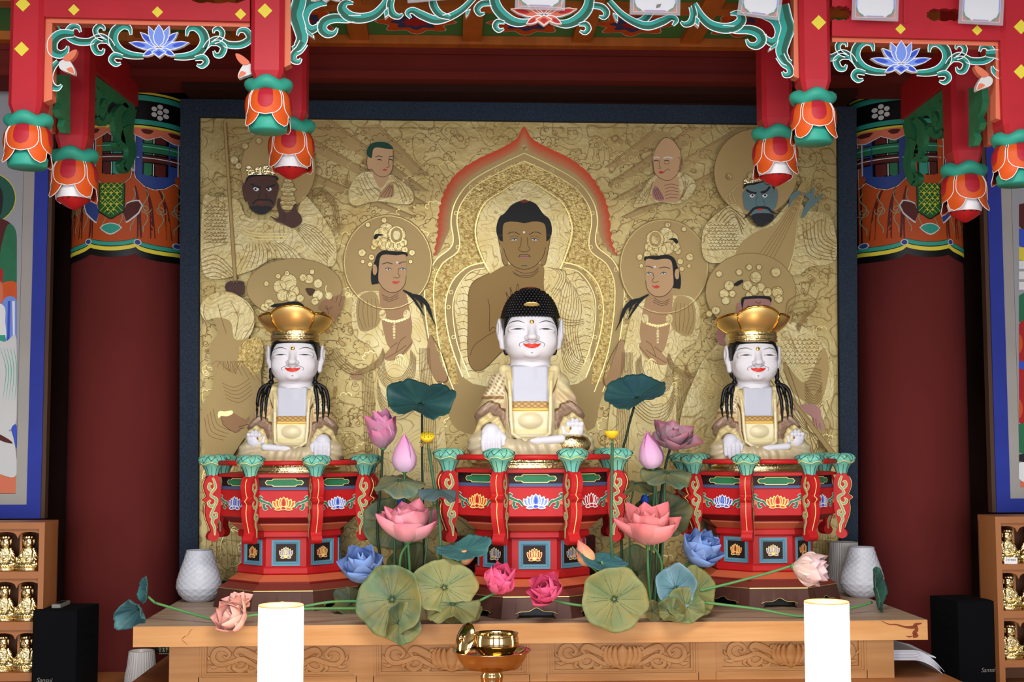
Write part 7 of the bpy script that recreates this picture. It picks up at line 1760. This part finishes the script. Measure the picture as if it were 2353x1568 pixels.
# brass offering bowl
Y = 3.62; s = Y / F; c = P(1140, 1456, Y); hz = c.z - ZS
rt = thing('offering_bowl', 'polished brass bowl on a flared stand with its lid leaning beside', 'bowl', (c.x, Y, ZS))
b = MB(); z = lambda y: P(1140, y, Y).z - ZS
b.lathe([(.001, z(1505)), (30 * s, z(1506)), (46 * s, z(1500)), (52 * s, z(1484)), (51 * s, z(1468)), (49 * s, z(1459)), (50.5 * s, z(1455)), (48 * s, z(1455)), (46 * s, z(1462)), (48 * s, z(1480)), (40 * s, z(1498)), (.001, z(1500))], (c.x, Y, ZS), 'brass', 64); b.build('cup', rt)
c2 = P(1130, 1500, Y); b = MB()
b.lathe([(.001, 0), (60 * s, 0), (62 * s, .006), (52 * s, .02), (30 * s, z(1600)), (24 * s, z(1565)), (26 * s, z(1556)), (27 * s, z(1550)), (23 * s, z(1546)), (26 * s, z(1540)), (62 * s, z(1534)), (76 * s, z(1514)), (80 * s, z(1502)), (88 * s, z(1496)), (89 * s, z(1494)), (80 * s, z(1497)), (70 * s, z(1506)), (40 * s, z(1508)), (.001, z(1508))], (c2.x, Y, ZS), 'brass', 64); b.build('stand', rt)
b = MB(); c3 = P(1069, 1470, Y); X_, Y_, N_ = frame((-.62, -.72, .34))
b.lathe([(36, -1), (37, 0), (35, 2), (28, 6), (16, 9), (8, 10), (5, 13), (7, 17), (5, 20), (.1, 21)], (0, 0, 0), 'brass', 40); b.lathe([(36, -1), (30, 3), (18, 6), (.1, 8)], (0, 0, 0), 'brass', 40)
b.v = [tuple(c3 + (X_ * v[0] * .72 + Y_ * v[1] * 1.06 + N_ * v[2]) * s) for v in b.v]; b.build('lid', rt)
# speakers
FONT = None
def text_mesh(txt, size, mat, origin, xdir, zdir, name, parent):
    cu = bpy.data.curves.new('txt', 'FONT'); cu.body = txt; cu.size = size; cu.extrude = .0003; cu.shear = .25; cu.align_x = 'CENTER'
    o = bpy.data.objects.new('txt', cu); COL.objects.link(o); dg = bpy.context.evaluated_depsgraph_get(); me = bpy.data.meshes.new_from_object(o.evaluated_get(dg))
    xd, zd = Vector(xdir).normalized(), Vector(zdir).normalized(); nd = xd.cross(zd)
    b = MB(); b.add([tuple(Vector(origin) + xd * v.co.x + zd * v.co.y + nd * v.co.z) for v in me.vertices], [tuple(p.vertices) for p in me.polygons], mat, False)
    bpy.data.objects.remove(o); bpy.data.meshes.remove(me)
    return b.build(name, parent)
M('label_grey', (130, 128, 124), 0.5)
def speaker(lab, fl, fr, sx, yt, Yf, dep, txtx, side):
    a, c = P(fl, 1500, Yf), P(fr, 1500, Yf); zt = P(fl, yt, Yf).z; w = c.x - a.x
    rt = thing('loudspeaker', lab, 'speaker', ((a.x + c.x) / 2, Yf, ZL))
    # body turned a little so that one flank shows
    ang = rad(side); ca, sa = cos(ang), sin(ang); piv = Vector(((a.x + c.x) / 2, Yf + .02, ZL))
    def tr(b): b.v = [(piv.x + (v[0]) * ca - (v[1]) * sa, piv.y + v[0] * sa + v[1] * ca, v[2]) for v in b.v]; return b
    W_ = w / ca * .96
    b = MB(); b.box(-W_ / 2, W_ / 2, .02, dep, ZL, zt, 'speaker'); 
    for k in range(5):
        z_ = ZL + (zt - ZL) * (.2 + .15 * k)
        for sg in (-1, 1): b.box(sg * (W_ / 2 + .0006) - .0006, sg * (W_ / 2 + .0006) + .0006, .03, dep * .75, z_, z_ + .0015, 'label_grey' if False else 'black')
    tr(b).build('cabinet', rt)
    b = MB(); q = .006
    b.loft([[(-W_ / 2 + e, y_, ZL + .004 + e), (W_ / 2 - e, y_, ZL + .004 + e), (W_ / 2 - e, y_, zt - .002 - e), (-W_ / 2 + e, y_, zt - .002 - e)] for y_, e in ((.02, 0), (.006, 0), (0, q))], 'speaker', False)
    gr = tr(b).build('grille', rt)
    oz = P(txtx, 1569 if side < 0 else 1545, Yf).z
    x_ = (P(txtx, 1552, Yf).x - piv.x) / ca
    o_ = Vector((piv.x + x_ * ca + .0006 * sa, piv.y + x_ * sa - .0012, oz - .004))
    text_mesh('Sansui', .022, 'label_grey', o_, (ca, sa, 0), (0, 0, 1), 'maker_lettering', gr)
speaker('black loudspeaker beside the shelf whose figurines have glowing lights', 2206, 2299, 0, 1384, 4.72, .20, 2277, 9)
speaker('black loudspeaker with a small remote lying on top', 64, 174, 0, 1405, 4.66, .20, 97, -7)
b = MB(); c = P(138, 1396, 4.78); b.box(c.x - .017, c.x + .012, 4.74, 4.86, P(64, 1405, 4.66).z, P(64, 1405, 4.66).z + .012, 'label_grey'); b.box(c.x - .012, c.x + .007, 4.76, 4.84, P(64, 1405, 4.66).z + .012, P(64, 1405, 4.66).z + .0135, 'black')
tag(b.build('remote_control'), 'small grey remote control lying on the left loudspeaker', 'remote')
# display shelves
M('shelf_dark', (118, 76, 52), 0.6)
def shelf(lab, e, x_out, face_w, ytop, rows, Yf, Yb, sgn, cols):
    """sgn=+1: shelf extends to the west (x decreasing) from the stile edge e"""
    X = lambda px: P(px, 1300, Yf).x; Zp = lambda py: P(e, py, Yf).z
    x_e = X(e); x_far = x_e - sgn * 1.3 if sgn > 0 else x_e + 1.3
    xa, xb = min(x_e, x_far), max(x_e, x_far)
    rt = thing('display_shelf', lab, 'shelf', (x_e - sgn * .1, Yf, ZL)); zt = Zp(ytop)
    b = MB(); b.box(xa, xb, Yf, Yb, zt - .022, zt, 'wood_shelf'); b.box(xa, xb, Yb - .01, Yb, ZL, zt - .022, 'shelf_dark')
    w = abs(X(e - 13) - x_e); b.box(x_e - w if sgn > 0 else x_e, x_e if sgn > 0 else x_e + w, Yf, Yb - .01, ZL, zt - .022, 'wood_shelf'); b.build('cabinet', rt)
    for y0, y1 in rows:
        b = MB(); b.box(xa + .006, xb - .006, Yf + .001, Yb - .011, max(ZL + .001, Zp(y1)), Zp(y0), 'wood_shelf'); b.build('shelf_board', rt)
    pitch = abs(X(cols[0]) - X(cols[1])); x0 = X(cols[0]); tops = [ytop + 14] + [r[1] for r in rows[:-1]]
    xs = [x0 - sgn * pitch * k for k in range(6)]
    for (fy, _), ty in zip(rows, tops):
        zt_, zf = Zp(ty), Zp(fy); b = MB()
        for k, xc in enumerate(xs):   # scalloped valance
            n = 14; V = []
            for i in range(n + 1):
                u = -1 + 2 * i / n; x_ = xc + u * pitch / 2; d = .012 + .018 * (1 - math.sqrt(max(0, 1 - (abs(u)) ** 2.6))) * 1.2
                x_ = min(max(x_, xa), xb)
                V += [(x_, Yf + .012, zt_), (x_, Yf + .012, zt_ - d), (x_, Yf + .022, zt_ - d)]
            b.add(V, [(3 * i, 3 * i + 3, 3 * i + 4, 3 * i + 1) for i in range(n)] + [(3 * i + 1, 3 * i + 4, 3 * i + 5, 3 * i + 2) for i in range(n)], 'wood_shelf', False)
        b.build('scalloped_valance', rt)
        for xc in xs[:-1]:
            b = MB(); xm = xc - sgn * pitch / 2; b.box(xm - .004, xm + .004, Yf + .05, Yb - .01, zf, zt_, 'wood_shelf'); b.build('divider', rt)
    return xs, [Zp(r[0]) for r in rows], pitch
shW = shelf('wooden figurine shelf below the painting with the green haloed figure', 101, 137, 13, 1201, [(1314, 1330), (1430, 1448), (1547, 1566)], 4.72, 4.88, 1, (64, 9))
shE = shelf('wooden figurine shelf whose figurines each hold a tiny glowing light', 2290, 2250, 13, 1188, [(1297, 1310), (1405, 1421), (1519, 1535)], 4.72, 4.88, -1, (2316, 2371))
# gilt figurines: reduced versions of the crowned statue
def fig_sdf(X, Y, Z): return body_sdf(X, Y, Z)
def figurine(mirror, light):
    rt = bpy.data.objects.new('gilt_figurine', None); COL.objects.link(rt); rt.location = (0, 0, 0); s = .00030
    w = lambda V: np.stack([V[:, 0] * s * mirror, V[:, 1] * s, V[:, 2] * s + .012], 1)
    sdf_build('robed_body', lambda X, Y, Z: np.minimum(np.minimum(body_sdf(X, Y, Z), hand_down(X, Y, Z)), ell(X, Y, Z, (112, -70, 88), (11, 9, 34))), (-152, -124, -4), (152, 84, 230), 5, w, 'gold_old', rt)
    sdf_build('head', head_sdf, (-80, -76, -84), (80, 78, 98), 4, lambda V: w(V * .95 + np.array([0, -4, 278])), 'gold_old', rt)
    b = MB(); b.lathe([(60, 322), (63, 328), (64, 350), (56, 352), (.1, 354)], (0, 8, 0), 'gold_old', 40, mod=lambda a, r, z, q: (r * (1 + .04 * sin(9 * a) + .03 * sin(17 * a + z)), z + 5 * abs(sin(4 * a)) * (q > 1)))
    b.lathe([(57, 314), (60, 316), (60, 322)], (0, 8, 0), 'black', 32); b.v = [(v[0] * s, v[1] * s, v[2] * s + .012) for v in b.v]; b.build('crown', rt)
    b = MB(); b.lathe([(130, -40), (138, -30), (132, -18), (140, -8), (132, 0), (.1, 2)], (0, -14, 0), 'gold_old', 40, mod=lambda a, r, z, q: (r * (1 + .03 * abs(sin(9 * a))), z)); b.lathe([(.1, -40), (130, -40)], (0, -14, 0), 'gold_old', 40); b.v = [(v[0] * s, v[1] * s * .85, v[2] * s + .012) for v in b.v]; b.build('lotus_seat', rt)
    if light:
        b = MB(); V, Fc = ICO; b.add([(v[0] * .0022 + 30 * s, v[1] * .0022 - 118 * s, v[2] * .0022 + 48 * s + .012) for v in V], Fc, 'pinhole'); b.build('glowing_bead', rt)
    return rt
ORD = ['top', 'middle', 'bottom']
pw = figurine(-1, False); pe = figurine(1, True); first = {1: True, -1: True}
for side, (xs, zs, pitch), proto in ((1, shW, pw), (-1, shE, pe)):
    k0 = True
    for r_, z_ in enumerate(zs):
        for c_, xc in enumerate([P(v, 1300, 4.765).x for v in ((64, 11) if side > 0 else (2317, 2369))]):
            o = proto if k0 else copy_tree(proto); k0 = False
            o.location = (xc, 4.768, z_ + .0005); nx = 'nearest the shelf end' if c_ == 0 else 'second from the shelf end'
            ex = 'without light' if side > 0 else 'with tiny light'
            tag(o, 'gilt seated figurine %s on the %s shelf row, %s' % (ex, ORD[r_], nx), 'figurine', 'gilt figurines without lights' if side > 0 else 'gilt figurines with tiny lights')
# name card at the upper figurine of the east shelf
Yq = 4.725; b = MB(); q = [P(x, y, Yq) for x, y in ((2308, 1281), (2338, 1282), (2338, 1297), (2308, 1296))]; b.extr(q, (0, .001, 0), 'white'); nc = b.build('name_card'); tag(nc, 'tiny white name card before the top glowing figurine', 'card')
b = MB()
def stroke(b, L, Y, w, mat): ribbon(b, L, w, mat, lambda x, y, l=0: P(x, y, Y), 0)
GL = ([[(0, 0), (4, 0), (4, 2)], [(0, 3), (5, 3)], [(2, 3), (2, 5)]], [[(0, 0), (0, 3), (3, 3), (3, 0)], [(4, 0), (4, 4)], [(1, 5), (4, 5)]], [[(0, 1), (4, 1), (2, 4)], [(5, 0), (5, 5)]], [[(0, 1), (3, 1), (3, 4), (0, 4), (0, 1)], [(4, 0), (4, 5)]], [[(2, 0), (0, 4)], [(2, 0), (4, 4)], [(5, 0), (5, 5)]])
for k, g in enumerate(GL):
    for L in g: stroke(b, [(2311 + k * 4.9 + x * .72, 1285 + y * .9 + k * .1) for x, y in L], Yq - .0006, .7, 'ink')
b.build('card_lettering', nc)
# papers and booklets sagging over the step, east side
rt = thing('paper_stack', 'stack of white printed sheets sagging over the step edge', 'papers', (P(2110, 1520, 4.6).x, 4.6, ZS))
for k, (y0, dz, L) in enumerate(((1475, 0, 0), (1479, 0, 1))):
    b = MB(); x0, x1 = P(2052, 1500, 4.55).x, P(2128 + 5 * k, 1495, 4.5).x; zz = P(2052, 1476 + 8 * k, 4.55).z; z1 = P(2130, 1495 + 3 * k, 4.55).z
    V = []
    for i in range(13):
        t = i / 12; V += [(x0 - .1 + (x1 - x0 + .1) * t, 4.42 + .01 * k, zz + (z1 - zz) * t ** 1.7 ), (x0 - .1 + (x1 - x0 + .1) * t, 4.66, zz + (z1 - zz) * t ** 1.7 + .004)]
    V += [(v[0], v[1], v[2] - .003) for v in V]
    n = 13; b.add(V, [(2 * i, 2 * i + 1, 2 * i + 3, 2 * i + 2) for i in range(n - 1)] + [(2 * n + 2 * i, 2 * n + 2 * i + 2, 2 * n + 2 * i + 3, 2 * n + 2 * i + 1) for i in range(n - 1)] + [(2 * i, 2 * i + 2, 2 * n + 2 * i + 2, 2 * n + 2 * i) for i in range(n - 1)] + [(2 * n - 2, 2 * n - 1, 4 * n - 1, 4 * n - 2)], 'paper', False); b.build('sheet', rt)
for k in range(7):
    b = MB(); V = []; n = 20
    for i in range(n + 1):
        t = i / n; px = 2030 + 140 * t; py = 1512 - 3.4 * k + (35 + 3.4 * k * .7) * max(0, (t - .5) / .5) ** 1.8 + 3
        p = P(px + 1.5 * k * t * 0, py, 4.40); V += [(p.x, 4.40, p.z), (p.x, 4.64, p.z), (p.x, 4.40, p.z - .0042), (p.x, 4.64, p.z - .0042)]
    b.add(V, [f for i in range(n) for f in ((4 * i, 4 * i + 1, 4 * i + 5, 4 * i + 4), (4 * i + 2, 4 * i + 6, 4 * i + 7, 4 * i + 3), (4 * i, 4 * i + 4, 4 * i + 6, 4 * i + 2))] + [(4 * n, 4 * n + 1, 4 * n + 3, 4 * n + 2)], 'paper', False); b.build('booklet', rt)
# black lettered box at the west end under the slab
Yx = 5.0; b = MB(); a_, c_ = P(352, 1489, Yx), P(392, 1511, Yx); b.box(a_.x, c_.x + .14, Yx, Yx + .1, ZS, a_.z + .02, 'black'); bx_ = b.build('incense_box'); tag(bx_, 'black box with gold lettering under the left end of the table', 'box')
b = MB(); GB = ([[(2, 0), (0, 3)], [(2, 0), (5, 3)], [(0, 4), (5, 4)], [(1, 6), (4, 6), (4, 9), (1, 9), (1, 6)]], [[(0, 2), (5, 2)], [(2, 0), (2, 9)], [(3, 4), (5, 9)], [(2, 5), (0, 8)]], [[(0, 1), (5, 1)], [(0, 4), (5, 4)], [(2, 0), (2, 9)]])
for k, g in enumerate(GB):
    for L in g: stroke(b, [(365 + k * 8 + x * 1.1, 1489 + y * 1.1) for x, y in L], Yx - .001, 1.0, 'gold_pale')
for k in range(6): stroke(b, [(366 + 4 * k, 1503), (369 + 4 * k, 1503)], Yx - .001, 1.6, 'grey_mat')
b.build('gold_lettering', bx_)
b = MB(); a_, c_ = P(1046, 1234, 5.02), P(1368, 1232, 5.02); b.box(a_.x, c_.x, 5.02, 5.08, ZT, a_.z, 'red_dark'); b.box(a_.x + .008, c_.x - .008, 5.015, 5.02, ZT, a_.z - .008, 'maroon')
tag(b.build('red_backboard'), 'low dark red board standing behind the middle pedestal', 'board')
b = MB(); a_, c_ = P(1626, 1198, 5.05), P(1650, 1240, 5.05); b.box(a_.x, c_.x + .03, 5.05, 5.1, ZT, a_.z, 'slate_blue'); tag(b.build('blue_box'), 'narrow blue box standing behind the right pedestal', 'box')
